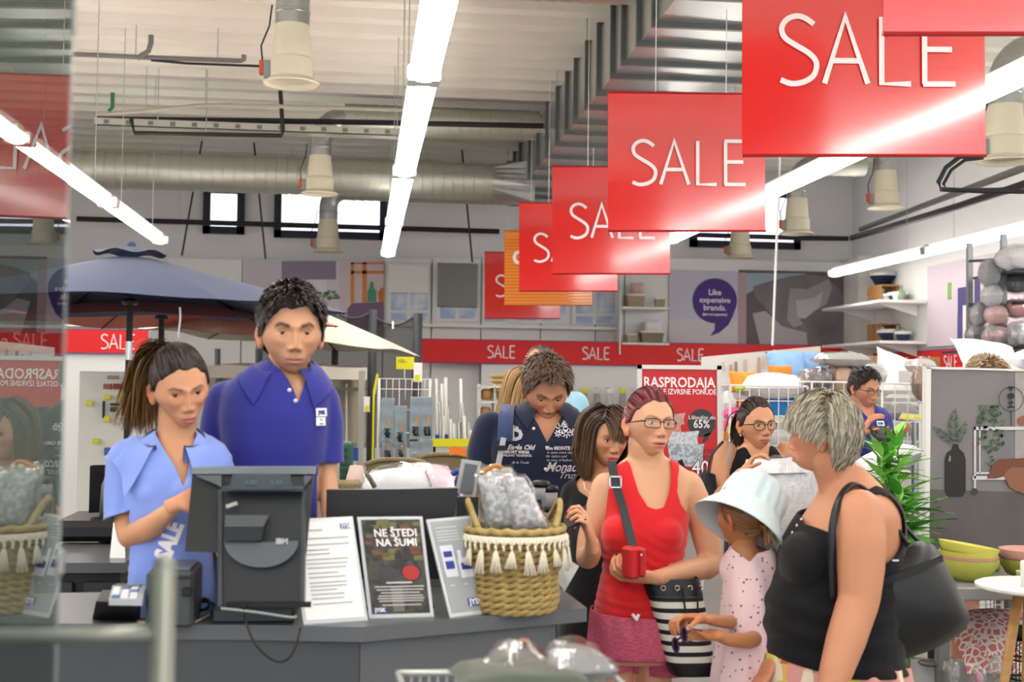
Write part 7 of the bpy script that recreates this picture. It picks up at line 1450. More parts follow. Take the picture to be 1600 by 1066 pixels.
# white wrapped duvet lying behind the monitor
t, f, n = pouch('white wrapped duvet in a bag with a blue emblem behind the monitor', (556, 800), (742, 812), (700, 728), (566, 738), 3.85, .06, 'f0edf0', .11, name='wrapped_duvet', cat='bedding')
m = MB(); m.grid(lambda u, v: f(.66+.30*u, .05+.85*v, 1, .97), 10, 10); m.build('pink_tint', mat('tint_pink', '#ead4e2', .6), t, True)
for cx_, cy_, r_, w_ in ((728, 768, 8, .010), (720, 752, 5, .007)):
    m = MB(); q = P(cx_, cy_, 3.70); m.tube([q+np.array([r_*k*1.3*math.cos(a)*1.4+.004*math.sin(a), 0, r_*k*1.3*math.sin(a)*1.6]) for a in np.linspace(0, 2*PI, 22)], w_*.6, 6); m.build('blue_emblem', NAVYTXT, t, True)
m = MB(); m.tube(curve_pts([P(706, 742, 3.71), P(716, 736, 3.71), P(722, 745, 3.7), P(736, 775, 3.7), P(744, 786, 3.7)]), .008, 6); m.build('blue_emblem', NAVYTXT, t, True)
m = MB(); m.tube(curve_pts([P(574, 742, 3.73), P(578, 748, 3.71), P(586, 762, 3.7)]), .007, 6); m.build('bag_cord', mat('cord_dark', '#5a544c', .6), t, True)
m = MB(); a = P(560, 800, 3.7); b = P(735, 800, 3.7); m.bb((a[0], 3.6, 0), (b[0], 4.1, P(600, 796, 3.7)[2]), bev=.01); single('packing_table', 'grey packing table under the white wrapped duvet', 'table', m, mat('pack_grey', '#6f7276', .5))
# ------------------------------------------------------------------ belongings of the red-haired woman
t = thing('red_wallet', 'red leather wallet purse held on a black strap by the red-haired woman', 'purse', P(995, 905, 3.66)); Y = 3.655; lr = mat('red_leather', '#c4242a', .35, bump=.2, bscale=120)
m = MB(); a = P(976, 902, Y); b = P(996, 856, Y); m.box((a+b)/2, (.038, .055, .092), rz=.35, bev=.008); m.build('wallet_body', lr, t); m = MB(); q = P(1000, 878, Y-.015); m.box(q, (.018, .052, .086), rz=.35, bev=.008); m.build('flap', lr, t); m = MB(); q = P(1002, 868, Y-.045); m.ball(q, .004, 10, 6); m.build('snap', CHROME, t, True)
bs = mat('strap_black', '#2b2c30', .55); ups = [(0, .2, 1.), (0, -.7, 1.), (0, -1, .2), (0, -1, 0), (0, -1, 0)]
m = ribbon([P(957, 727, 4.0), P(956, 722, 3.90), P(960, 748, 3.818), P(975, 800, 3.785), P(990, 858, 3.70)], .026, .004, ups); m.build('strap', bs, t); m = MB(); q = P(961, 753, 3.808); 
for dx, dz, sx, sz in ((-.017, 0, .004, .034), (.017, 0, .004, .034), (0, .016, .038, .004), (0, -.016, .038, .004)): m.box(q+np.array([dx, -.006, dz]), (sx, .004, sz))
m.build('buckle', CHROME, t)
t = thing('phone', 'dark smartphone in the raised hand of the red-haired woman', 'phone', P(900, 825, 3.62)); m = MB(); A = P(880, 832, 3.62); B = P(916, 816, 3.66); d_ = (B-A); m.plate([A, B, B+np.array([.02, .11, .03]), A+np.array([.02, .11, .03])], (0, 0, 1), .009); m.build('phone_body', mat('phone_dark', '#1c1524', .15), t)
t = thing('striped_bag', 'black and white striped bucket bag with eyelets at the red-haired woman\'s hip', 'bag', P(1070, 1062, 3.72)); Y = 3.72
stm = mat('bag_stripes', '#e4e2da', .7, bump=.2, bscale=150); N, L, b_ = nodes_of(stm); tc = N.new('ShaderNodeTexCoord'); sp = N.new('ShaderNodeSeparateXYZ'); L.new(tc.outputs['Object'], sp.inputs[0]); ma = N.new('ShaderNodeMath'); ma.operation = 'MULTIPLY'; ma.inputs[1].default_value = 31; L.new(sp.outputs[2], ma.inputs[0]); fr_ = N.new('ShaderNodeMath'); fr_.operation = 'FRACT'; L.new(ma.outputs[0], fr_.inputs[0]); gt = N.new('ShaderNodeMath'); gt.operation = 'GREATER_THAN'; gt.inputs[1].default_value = .42; L.new(fr_.outputs[0], gt.inputs[0]); mx = N.new('ShaderNodeMix'); mx.data_type = 'RGBA'; mx.inputs[6].default_value = lin('#17171a'); mx.inputs[7].default_value = lin('#dedcd2'); L.new(gt.outputs[0], mx.inputs[0]); L.new(mx.outputs[2], b_.inputs['Base Color'])
def bagring(y, x0, x1, dep): a = P(x0, y, Y); b = P(x1, y, Y); cc = (a+b)/2; w = (b[0]-a[0])/2; return [cc+np.array([w*math.copysign(abs(math.cos(u))**.6, math.cos(u)), .06+dep*math.copysign(abs(math.sin(u))**.7, math.sin(u)), 0]) for u in np.linspace(0, 2*PI, 28, endpoint=False)]
m = MB(); m.loft([bagring(1044, 1048, 1122, .055), bagring(1010, 1038, 1118, .06), bagring(970, 1028, 1112, .06), bagring(934, 1018, 1104, .055)]); m.build('striped_body', stm, t, True, 40)
m = MB(); m.loft([bagring(934, 1017, 1105, .056), bagring(920, 1013, 1102, .052), bagring(907, 1010, 1098, .045)], cap=False); m.loft([bagring(907, 1010, 1098, .045), bagring(934, 1020, 1100, .05)], cap=False); m.build('top_band', mat('bag_black', '#141416', .45), t, True)
m = MB(); m.loft([bagring(1060, 1056, 1124, .05), bagring(1044, 1048, 1122, .056)]); m.build('base_band', MATS['bag_black'], t, True, 40)
for x in (1036, 1058, 1078, 1093): q = P(x, 919, Y+.003+.00002*(x-1055)**2); m = MB(); m.tube([q+np.array([.007*math.cos(u), -.002, .007*math.sin(u)]) for u in np.linspace(0, 2*PI, 17)], .002, 6); m.build('eyelet', mat('brass_pale', '#c9c0a4', .25, .9), t, True)
m = MB(); m.tube(curve_pts([P(1066, 918, Y-.01), P(1068, 935, Y-.012), P(1072, 960, Y-.012)]), .003, 6); m.build('drawstring', BLACK, t, True); m = MB(); m.tube(curve_pts([P(1092, 918, Y-.0), P(1090, 940, Y-.008), P(1091, 965, Y-.008)]), .003, 6); m.build('drawstring', BLACK, t, True)
m = ribbon([P(1030, 905, Y+.05), P(1050, 860, Y+.16), P(1074, 800, 4.06), P(1070, 745, 4.05), P(1062, 720, 3.98)], .018, .004, (0, 1, .2)); m.build('shoulder_strap', bs, t)
# white package held up behind the little girl
t, f, n = pouch('big white wrapped package held up by the woman in the halter top', (1135, 868), (1292, 850), (1266, 704), (1176, 718), 5.60, .04, 'eef0f4', .07, 'e2e5ea', name='wrapped_package')
m = MB(); m.grid(lambda u, v: f(u*.9, .84+.16*v, 1, 1.2)+np.array([-.03*(1-u), .0, -.03*u]), 12, 5); m.build('folded_flap', FP('#e9edf2'), t, True)
t = thing('black_tote', 'black bag hanging at the left side of the woman in the halter top', 'bag', P(1106, 760, 5.75)); m = MB(); m.plate([P(1096, 775, 5.75), P(1122, 780, 5.7), P(1118, 742, 5.7), P(1104, 736, 5.75)], (0, 1, 0), .06); m.build('bag_body', MATS['bag_black'], t); m = ribbon([P(1106, 740, 5.72), P(1112, 712, 5.74), P(1130, 690, 5.80)], .012, .004, (0, -1, .3)); m.build('strap', MATS['bag_black'], t)
# ------------------------------------------------------------------ trolley basket with wrapped goods in the foreground
t = thing('shopping_cart', 'metal shopping cart with a wire basket at the bottom edge', 'cart', P(830, 1066, 2.35)*np.array([1, 1, 0])); zc = P(800, 1050, 2.32)[2]; a = P(640, 1058, 2.3); b = P(970, 1052, 2.3); X0, X1 = a[0], b[0]; cw = mat('cart_wire', '#c4c7c5', .3, .6)
X0 += .0; NY, FY = 1.90, 2.32
for (p, q) in (((X0, NY, zc), (X1, NY, zc)), ((X0-.02, FY, zc), (X1-.02, FY, zc)), ((X0, NY, zc), (X0-.02, FY, zc)), ((X1, NY, zc), (X1-.02, FY, zc))): m = MB(); m.cyl(p, q, .006, 8); m.build('rim', cw, t, True)
for i in range(24): x = X0+(X1-X0)*(i+.5)/24; m = MB(); m.cyl((x-.02, FY, zc-.35), (x-.02, FY, zc), .0022, 5); m.build('wire', cw, t)
for j in range(5): z = zc-.07*(j+1); m = MB(); m.cyl((X0-.02, FY, z), (X1-.02, FY, z), .0025, 5); m.build('wire', cw, t)
m = MB(); m.bb((X0, NY, zc-.355), (X1, FY, zc-.35)); m.build('floor_grid', cw, t)
for x in (X0+.03, X1-.03):
    for y in (NY+.03, FY-.03): m = MB(); m.cyl((x, y, .06), (x, y, zc-.35), .012, 8); m.build('leg', cw, t); m = MB(); m.cyl((x-.012, y, .05), (x+.012, y, .05), .05, 16); m.build('wheel', BLACK, t, True, 40)
for lab, bl_, br_, tr_, tl_, Yp, th, col in (('grey textile with an orange label wrapped in plastic on the cart', (748, 1056), (862, 1060), (846, 1020), (768, 1020), 2.10, .035, '5d605c'), ('clear plastic wrapped grey pack at the right of the cart', (842, 1060), (975, 1050), (925, 1020), (850, 1020), 2.08, .035, '85878a')):
    tt, f, n = pouch(lab, bl_, br_, tr_, tl_, Yp, .22, col, th, name='wrapped_textile')
    if 'orange' in lab: m = MB(); m.grid(lambda u, v: f(.55+.16*u, .5+.42*v, 1, 1.15), 4, 4); m.build('orange_label', mat('label_orange', '#c9733a', .5), tt)
cus('dark olive folded textile lying at the bottom of the cart', 815, 1064, 2.12, .12, .10, .03, '#4d5348', name='folded_textile', cat='textile', e=.25)
# ------------------------------------------------------------------ entrance gate rail and post
RS = mat('gate_steel', '#8d9088', .38, .55)
t = thing('gate_rail', 'blurred metal entrance rail with an upright post in the foreground', 'railing', P(258, 1066, 1.25)*np.array([1, 1, 0])); p = P(257, 884, 1.25); m = MB(); m.cyl((p[0], 1.25, 0), p, .0105, 16); m.ball(p, .0105, 14, 8); m.build('post', RS, t, True); m = MB(); m.tube([P(-140, 996, 1.25), P(140, 993, 1.25), P(257, 990, 1.25)], .0075, 12); m.build('rail', RS, t, True); m = MB(); q = P(-140, 996, 1.25); m.cyl((q[0], 1.25, 0), q, .0105, 14); m.build('post', RS, t, True)
# ------------------------------------------------------------------ glass door leaf at the left
GA, GK = -.41, .050
def gp(Y): return np.array([GA+GK*Y, Y, 0])
Y1 = 1.50; Y0_ = .35; e1 = gp(Y1); e0 = gp(Y0_); dirg = (e1-e0)/np.linalg.norm(e1-e0); ng = np.cross(dirg, (0, 0, 1)); th = .010
gm_ = mat('door_glass', '#82918b', .0, trans=1., ior=2.3)
zb = .90; t = thing('glass_door', 'tall glass door leaf at the left edge reflecting the shop', 'glass door', (e1[0], Y1-.4, 0)); m = MB(); m.plate([q_-ng*th for q_ in (e0+[0, 0, .06], e1+[0, 0, .06], e1+[0, 0, 2.9], e0+[0, 0, 2.9])], ng, th); m.build('glass_pane', gm_, t)
m = MB(); q = e1-ng*th/2+dirg*.004; m.bb(q+[-.004, -.002, .9], q+[.004, .004, 2.02]); m.build('edge_strip', mat('edge_strip', '#8b9391', .25, .3), t)
q = e1-ng*th/2+dirg*.004; z = 2.02
m = MB(); z0_ = P(165, 54, Y1)[2]; m.tube([q+[0, 0, z0_+i*.0022] for i in range(180)], [.0075+.0016*math.sin(i*1.9) for i in range(180)], 12); m.build('ribbed_seal', mat('seal_grey', '#8e9693', .3, .4), t, True)
m = MB(); m.bb(e0+[-.02, 0, 0], e1+[.02, 0, .06]); m.build('floor_rail', STEEL, t)
m = MB(); z_ = P(150, 880, Y1)[2]; m.box(q+[0, 0, z_], (.016, .02, .03), bev=.003); m.build('clamp', STEEL, t)
# ------------------------------------------------------------------ woman in the red tank top
def woman_red():
    s = Person('red-haired woman in glasses, red tank top and pink shorts, holding a phone', 3.9, '#d9a78e')
    s.head(1014, 664, 106, yaw=15, pitch=-2, roll=3, face=dict(iris='#6b7466', gaze=(18, 0), open=.45, lips='#c4706e', browc='#6a4438', browmix=.75, browt=.8, lid=1.0, blush=.25, mouth=1.1, wide=1.04))
    s.neck(1010, 740, .03, .057, .066)
    T = [(712, 982, 1040, .045, .03), (722, 966, 1060, .055, .03), (736, 950, 1082, .07, .03), (752, 944, 1084, .082, .025), (775, 942, 1080, .092, .02), (800, 944, 1074, .10, .01), (836, 938, 1072, .112, 0), (866, 944, 1066, .105, 0), (885, 945, 1060, .10, 0), (925, 936, 1060, .118, -.01), (955, 930, 1060, .125, 0), (1000, 924, 1064, .13, .01), (1030, 926, 1064, .12, .01)]
    s.rings(T, grow=-.006)
    bust = [(967, 836, -.062, 27, .062, 30), (1038, 836, -.060, 28, .062, 30)]
    for b in bust: s.ellip(*b, grow=-.005)
    RA = [(1074, 760, .03, 26), (1089, 790, .02, 24), (1101, 830, .02, 23), (1110, 872, .0, 20.5), (1104, 888, -.03, 19)]
    RF = [(1110, 884, 0, 19), (1075, 893, -.07, 18.5), (1045, 900, -.13, 14.5), (1021, 903, -.18, 11)]
    LA = [(948, 762, .03, 25), (934, 800, .02, 21), (921, 840, .02, 19), (916, 872, 0, 17)]
    LF = [(916, 872, 0, 17), (920, 872, -.08, 17), (926, 862, -.14, 14), (925, 848, -.19, 11)]
    for a in (RA, RF, LA, LF): s.limb(a)
    s.legs(.80, .072, .078, cx=s.at(990, 1000)[0], shoe='#e8e4df', bare=True)
    # hands
    w = s.at(1021, 903, -.18); i1 = hand_shells(s.hands, w, (-1, -.15, .12), (.15, .55, .8), 1, per=[(35, 50, 30)]*2+[(40, 50, 35)]*2, L=.172, thumb=(55, 5))
    w = s.at(925, 850, -.19); i2 = hand_shells(s.hands, w, (-.28, -.35, .9), (-.9, .05, .1), -1, per=[(30, 60, 40), (40, 65, 40), (48, 70, 40), (52, 70, 40)], L=.165, thumb=(40, 25))
    s.nails = [q+('#a3162c',) for q in i1+i2]
    s.hair('tied', '#6e1d2a', '#571725', seed=3, thick=.007, knot=(0, .10, .045), tail=.35, taillen=.10, dens=1.5, hl=([0, 35, 62, 80, 100, 125, 180], [.080, .074, .045, .004, -.010, -.050, -.066]))
    s.glasses('#2b1f24', w=.0275, h=.0155, sq=.5)
    # tank top: torso volume without the arms
    g = MB(); s.rings(T, g, 0.0)
    for b in bust: s.ellip(*b, mb=g)
    top = cloth_mat('tank_red', '#d8242a', bump=.25)
    fold = lambda v, n: .0022*np.sin(v[:, 2]*190+4*np.sin(v[:, 0]*22)+v[:, 0]*30)*gs(v[:, 2]-s.at(0, 872)[2], .07)+.0018*np.sin(v[:, 2]*230+3*np.sin(v[:, 0]*17))*gs(v[:, 2]-s.at(0, 945)[2], .03)
    s.garment('tank_top', g, top, [neckcut(s, [(940, 690), (979, 700), (984, 735), (990, 765), (1003, 788), (1015, 792), (1028, 789), (1038, 768), (1044, 742), (1048, 700)], [(960, 735), (1000, 750), (1020, 750), (1060, 735)]),
        inside(s, [(966, 720), (955, 745), (944, 775), (938, 800), (925, 815), (900, 850), (900, 1100)], [(1062, 720), (1054, 745), (1051, 766), (1056, 785), (1068, 801), (1085, 815), (1120, 840), (1120, 1100)]),
        above(s, [(900, 957), (1100, 960)])], .003, .003, folds=fold)
    g = MB(); S = [(945, 931, 1060, .128, 0), (960, 928, 1061, .135, 0), (1000, 922, 1067, .15, .01), (1022, 919, 1070, .15, .01)]
    s.rings(S, g, .003)
    for x0, x1 in ((958, 955), (1032, 1034)): s.limb([(x0, 1000, 0, 40), (x1, 1030, 0, 41), (x1, 1056, 0, 42)], g, cap=False)
    pk = mat('marl_pink', '#d0607a', .9, color2='#b8506a', vscale=70, stretch=(1, 1, 4), bump=.4, bscale=300)
    s.garment('shorts', g, pk, [above(s, [(900, 1046), (985, 1042), (990, 1050), (1080, 1052)]), below(s, [(900, 953), (1100, 956)])], .002, .003,
        folds=lambda v, n: .004*np.sin(v[:, 0]*120+2*np.sin(v[:, 2]*9))*gs(v[:, 2]-s.at(0, 962)[2], .05)+.004*noise3(v, 22, 4))
    root = s.finish()
    m = MB(); a = s.at(988, 960, -.15); m.cyl(a, a+np.array([.012, -.002, -.016]), .005, 8); a = s.at(998, 960, -.15); m.cyl(a, a+np.array([-.008, -.002, -.018]), .005, 8)
    m.build('drawstring', WHITE, root)
    return s
RW = woman_red()

# ------------------------------------------------------------------ the two cashiers behind the counter
def buttons(s, root, pts, f, r):
    for px, py in pts: m = MB(); m.ball(snap(s, px, py, .002)[0], (r, .003, r), 10, 6); m.build('button', mat('pearl_button', '#d8d8e8', .3), root, True)
def polo_parts(s, g, T, arms, ends, grow=.006):
    s.rings(T, g, grow)
    for a in arms: s.limb(a, g, grow)
ROYAL = cloth_mat('polo_royal', '#2c2f86', bump=.4, bscale=380)
def cashier_man():
    s = Person('tall dark-haired male cashier in a royal-blue polo shirt with a name badge', 3.5, '#cf9d84')
    s.head(455, 521, 133, yaw=10, pitch=5, roll=0, face=dict(iris='#2a1c14', gaze=(4, 14), lid=.5, lips='#a9675c', lipmix=.6, browc='#17100d', browt=1.5, browmix=.95, wide=1.03, jaw=1.15, chin=1.2, stubble=.32, blush=.12, mouth=1.0, brow=1.4, nose=1.1))
    s.neck(450, 618, .03, .058, .066)
    T = [(558, 428, 474, .05, .03), (570, 419, 482, .06, .03), (582, 394, 498, .075, .03), (594, 364, 512, .085, .03), (610, 350, 516, .10, .02), (650, 346, 510, .118, .01), (700, 350, 505, .118, 0), (760, 352, 502, .112, 0), (840, 350, 505, .115, 0)]
    s.rings(T, grow=-.008)
    A1 = [(505, 622, .02, 21), (510, 660, .02, 20), (511, 700, .01, 18), (511, 740, -.01, 16)]; A2 = [(511, 740, -.01, 15), (516, 790, -.06, 15), (516, 830, -.12, 12), (512, 860, -.17, 11)]
    B1 = [(352, 625, .03, 26), (340, 670, .03, 24), (336, 715, .02, 21), (334, 760, 0, 18)]; B2 = [(334, 760, 0, 17), (345, 810, -.06, 16), (365, 850, -.12, 12)]
    for a in (A1, A2, B1, B2): s.limb(a)
    hand_shells(s.hands, s.at(512, 860, -.17), (-.2, -.0, -.9), (-.9, .2, 0), 1, curl=(15, 20, 15)); hand_shells(s.hands, s.at(365, 850, -.12), (.4, .0, -.9), (.6, .2, -.6), -1, curl=(15, 20, 15))
    s.legs(.98, .09, .10, cx=s.at(428, 840)[0], trouser='#1d2029')
    s.hair('short', '#17110f', '#2a1f1a', seed=5, thick=.006, top=2.2, length=.020, dens=2.8, fwd=.6, hl=([0, 30, 55, 80, 100, 125, 180], [.074, .072, .038, -.012, -.020, -.050, -.070]))
    g = MB(); polo_parts(s, g, T, [A1[:3]+[(511, 735, 0, 18.5)], B1[:3]+[(336, 745, .01, 22)]], None, .007)
    e1 = s.at(511, 722, 0)
    s.garment('polo_shirt', g, ROYAL, [neckcut(s, [(380, 540), (424, 566), (440, 577), (452, 592), (462, 610), (469, 630), (476, 604), (484, 576), (520, 540)], [(380, 556), (452, 558), (520, 556)]),
        lambda v, n: np.where(v[:, 0] > s.at(498, 700)[0], v[:, 2]-e1[2], 1.), lambda v, n: np.where(v[:, 0] < s.at(352, 700)[0], v[:, 2]-s.at(0, 728)[2], 1.), above(s, [(200, 836), (700, 836)])], .003, .003,
        folds=lambda v, n: .004*noise3(v*np.array([1, 1, .45]), 17, 8)+.002*noise3(v, 40, 2))
    collar(s, s.at(450, 568, .02), .064, .060, ROYAL, up=.030, drop=.030, gap=26, point=.030, tilt=.5)
    root = s.finish()
    buttons(s, root, ((456, 607), (465, 624)), -.095, .0055)
    logo_on(s, root, 503, 641, .040, .022, words=('JYSK',)); logo_on(s, root, 503, 656, .036, .022, words=('----', '------'), tsz=.6)
    return s
CM = cashier_man()
BLOUSE = cloth_mat('blouse_periwinkle', '#7d94dc', bump=.3)
LINING = cloth_mat('navy_lining', '#22264e')
def cashier_woman():
    s = Person('female cashier with a long ponytail in a light blue blouse looking down', 3.3, '#cf9a7e')
    s.head(281, 607, 121, yaw=24, pitch=17, roll=-8, face=dict(iris='#2a1c14', gaze=(0, 22), lid=.35, lash=1, lips='#b4686a', browc='#2a1c16', browt=.8, wide=1.0, blush=.25, mouth=.95))
    s.neck(272, 712, .03, .050, .064)
    T = [(672, 250, 298, .05, .03), (682, 236, 310, .06, .03), (694, 216, 322, .075, .03), (712, 200, 332, .09, .02), (740, 198, 334, .105, .01), (800, 202, 332, .115, 0), (850, 206, 330, .11, 0), (880, 200, 334, .118, 0), (930, 188, 342, .13, 0), (985, 184, 346, .13, 0)]
    s.rings(T, grow=-.012)
    s.ellip(290, 772, -.07, 30, .05, 28, grow=-.01); s.ellip(238, 775, -.06, 28, .05, 28, grow=-.01)
    A1 = [(206, 722, .02, 27), (200, 765, .0, 25), (200, 810, -.03, 21), (203, 838, -.06, 19)]; A2 = [(203, 838, -.06, 19), (232, 826, -.12, 19), (256, 806, -.165, 14), (276, 788, -.17, 10)]
    B1 = [(326, 722, .03, 24), (338, 770, .02, 22), (342, 830, 0, 18)]; B2 = [(342, 830, 0, 17), (350, 860, -.03, 15), (362, 890, -.05, 11)]
    for a in (A1, A2, B1, B2): s.limb(a)
    hand_shells(s.hands, s.at(276, 788, -.17), (.85, .12, .35), (.3, .5, -.5), -1, L=.165, curl=(12, 15, 10)); hand_shells(s.hands, s.at(362, 890, -.05), (.4, -.1, -.8), (-.8, .3, -.3), 1, curl=(20, 25, 15))
    s.legs(.86, .08, .09, cx=s.at(265, 985)[0], trouser='#1d2029')
    s.hair('tied', '#2a1a13', '#94703e', seed=9, thick=.007, knot=(-.012, .080, .098), dens=1.8, tail=1.3, taillen=.27, taildir=(-.75, .45, .0), tailpull=(-.12, .05, -1.3), hl=([0, 35, 62, 80, 100, 125, 180], [.078, .070, .040, .004, -.010, -.050, -.066]))
    g = MB(); s.rings(T, g, .004); s.limb(A1[:3]+[(199, 826, -.04, 25)], g, .012); s.limb(B1, g, .01)
    for b in ((290, 772, -.07, 30, .05, 28), (238, 775, -.06, 28, .05, 28)): s.ellip(*b, mb=g)
    e = s.at(204, 800, -.03); e2 = cutplane(s.at(205, 800, -.04), (-.30, .15, 1.))
    s.garment('blouse', g, BLOUSE, [neckcut(s, [(150, 640), (238, 668), (254, 690), (280, 724), (297, 758), (303, 720), (306, 690), (312, 672), (380, 640)], [(150, 668), (270, 672), (380, 668)]),
        lambda v, n: np.where(v[:, 0] < s.at(214, 800)[0], e2(v, n)+.5*np.maximum(0, v[:, 0]-s.at(222, 800)[0]), 1.)], .004, .003, smooth=9,
        folds=lambda v, n: .008*noise3(v*np.array([1, 1, .55]), 15, 18)+.003*noise3(v, 38, 2))
    collar(s, s.at(272, 682, .005), .070, .080, BLOUSE, up=.026, drop=.035, gap=30, point=.045, tilt=.42)
    collar(s, s.at(272, 682, .005), .066, .076, LINING, up=.029, drop=-.015, gap=30, point=.0, tilt=.44, name='collar_lining', nrows=4)
    root = s.finish()
    a = s.at(262, 880, -.150); d = s.at(284, 820, -.165)-a
    t = text(None, 'SALE', 'lettering', LETTER, a, d, np.cross((0, -1, 0), d/np.linalg.norm(d)), .055, root, bold=.003, sx=.8); drape_print(s, t)
    return s
CW = cashier_woman()
# ------------------------------------------------------------------ shoppers in the aisle
NAVY = cloth_mat('shirt_navy', '#181f38', bump=.3)
def man_navy():
    s = Person('brown-haired man in a printed navy shirt with a backpack strap, head bowed', 5.0, '#c08a72')
    s.head(853, 610, 96, yaw=4, pitch=32, roll=0, face=dict(iris='#2a1c14', gaze=(0, 25), lid=.35, browc='#3a281e', browt=1.1, stubble=.35, wide=1.05, jaw=1.15, blush=.2))
    s.neck(850, 668, .04, .060, .070, top=(0, .02, -.05))
    T = [(634, 818, 884, .05, .05), (642, 800, 902, .07, .04), (652, 778, 922, .09, .03), (668, 768, 930, .105, .02), (700, 766, 928, .12, 0), (760, 770, 924, .125, 0), (860, 772, 922, .125, 0)]
    s.rings(T, grow=-.008)
    A1 = [(924, 668, .03, 23), (932, 710, .02, 21), (934, 760, .0, 19)]; B1 = [(766, 668, .03, 23), (754, 710, .02, 22), (752, 765, .0, 19)]
    A2 = [(934, 760, 0, 17), (915, 790, -.12, 15), (885, 806, -.22, 10)]; B2 = [(752, 765, 0, 17), (790, 800, -.12, 15), (840, 812, -.22, 10)]
    for a in (A1, B1, A2, B2): s.limb(a)
    hand_shells(s.hands, s.at(885, 806, -.22), (-.7, -.4, .1), (0, .2, -1), 1, curl=(35, 40, 25), L=.18); hand_shells(s.hands, s.at(840, 812, -.22), (.7, -.4, .1), (0, .2, -1), -1, curl=(35, 40, 25), L=.18)
    s.legs(.93, .10, .10, cx=s.at(848, 860)[0], trouser='#2a2d38')
    s.hair('short', '#3b2a20', '#6a5140', seed=6, thick=.008, top=1.5, length=.022, dens=2.8, jit=.3, fwd=.5, hl=([0, 30, 55, 80, 100, 125, 180], [.078, .080, .045, -.010, -.020, -.050, -.070]))
    g = MB(); s.rings(T, g, .006); s.limb(A1, g, .008); s.limb(B1, g, .008)
    s.garment('shirt', g, NAVY, [neckcut(s, [(780, 610), (822, 634), (836, 662), (848, 690), (862, 668), (884, 634), (930, 610)], [(780, 634), (850, 638), (930, 634)]), above(s, [(600, 858), (1000, 858)])], .003, .003,
        folds=lambda v, n: .006*noise3(v*np.array([1, 1, .5]), 15, 28))
    collar(s, s.at(851, 634, .03), .066, .062, NAVY, up=.035, drop=.02, gap=28, point=.035, tilt=.45)
    collar(s, s.at(851, 633, .028), .062, .058, mat('patterned_lining', '#8c96a8', .8, color2='#5a6478', vscale=90), up=.040, drop=-.02, gap=24, point=.0, tilt=.5, name='collar_lining', nrows=4)
    root = s.finish()
    f = -.137
    def T_(w, px, py, sz, **k): o = text(None, w, 'lettering', LETTER, s.at(px, py, f), (1, 0, .0), (0, 0, 1), sz, root, bold=k.pop('bold', 0), **k); drape_print(s, o)
    T_('D', 800, 688, .060, bold=.004); T_('Tm', 803, 671, .018, bold=.001); T_('Eagle Old', 794, 703, .026, shear=.4, bold=.001); T_('RESORT WEAR', 787, 709, .015, bold=.001); T_('SAILING TRAINING', 786, 714, .013, bold=.0005)
    T_('The MONTE CARLO', 853, 703, .018, bold=.001); T_('is open every day', 855, 709, .014, shear=.4); T_('for sailors and', 853, 715, .014, shear=.4); T_('to view of before', 854, 721, .014, shear=.4)
    T_('Monaco', 852, 737, .052, shear=.45, bold=.001, sx=.85); T_('Trust', 872, 748, .036, shear=.45); T_("de la Tradit", 800, 725, .014, shear=.4)
    m = MB()
    for px, py, r in ((880, 670, .022), (893, 668, .022), (887, 678, .018), (874, 678, .014), (899, 677, .014), (887, 662, .012)):
        c = s.at(px, py, f-.004)
        for j in range(7):
            a = 2*PI*j/7; m.tube([c+np.array([r*.3*math.cos(a), 0, r*.3*math.sin(a)]), c+np.array([r*.7*math.cos(a+.5), 0, r*.7*math.sin(a+.5)]), c+np.array([r*math.cos(a+.2), 0, r*math.sin(a+.2)])], .0018, 5)
    drape_print(s, m.build('crest_print', LETTER, root))
    buttons(s, root, ((829, 667), (846, 696), (843, 729), (842, 757)), f-.003, .0065)
    # backpack and its strap
    b = thing('backpack', 'navy backpack on the back of the man in the printed shirt', 'backpack', s.at(850, 700, .2))
    m = MB(); c = s.at(848, 712, .25); m.ball(c, (.15, .09, .22), 20, 14); m.build('pack', cloth_mat('pack_navy', '#2b3560'), b, True)
    st = cloth_mat('strap_navy', '#39456f'); up = [(0, .3, 1.), (0, -.3, 1.), (0, -1, .2), (0, -1, 0), (0, -1, 0)]
    m = ribbon([s.at(800, 640, .14), s.at(794, 634, .03), s.at(791, 646, -.10), s.at(790, 668, -.145), s.at(789, 690, -.15)], .056, .010, up); m.build('strap', st, b, True)
    m = ribbon([s.at(787, 684, -.158), s.at(783, 704, -.158), s.at(778, 730, -.155), s.at(772, 770, -.14)], .021, .004, (0, -1, 0)); w = m.build('webbing', mat('webbing_grey', '#b8bcc4', .7), b)
    m = MB(); m.box(s.at(784, 700, -.166), (.034, .01, .018), bev=.002); m.build('buckle', BLACK, b)
    return s
MN = man_navy()
def simple_person(label, Y, skin, head, face, T, arms, hairargs, top, topcuts=None, trouser='#2a2d38', neck=None, q=.7, sh=.004, **k):
    s = Person(label, Y, skin); s.head(*head[:3], **head[3], face=face, q=q); s.neck(*neck)
    s.rings(T, grow=-.006)
    for a in arms: s.limb(a)
    s.hair(hairargs[0], *hairargs[1], **hairargs[2])
    return s
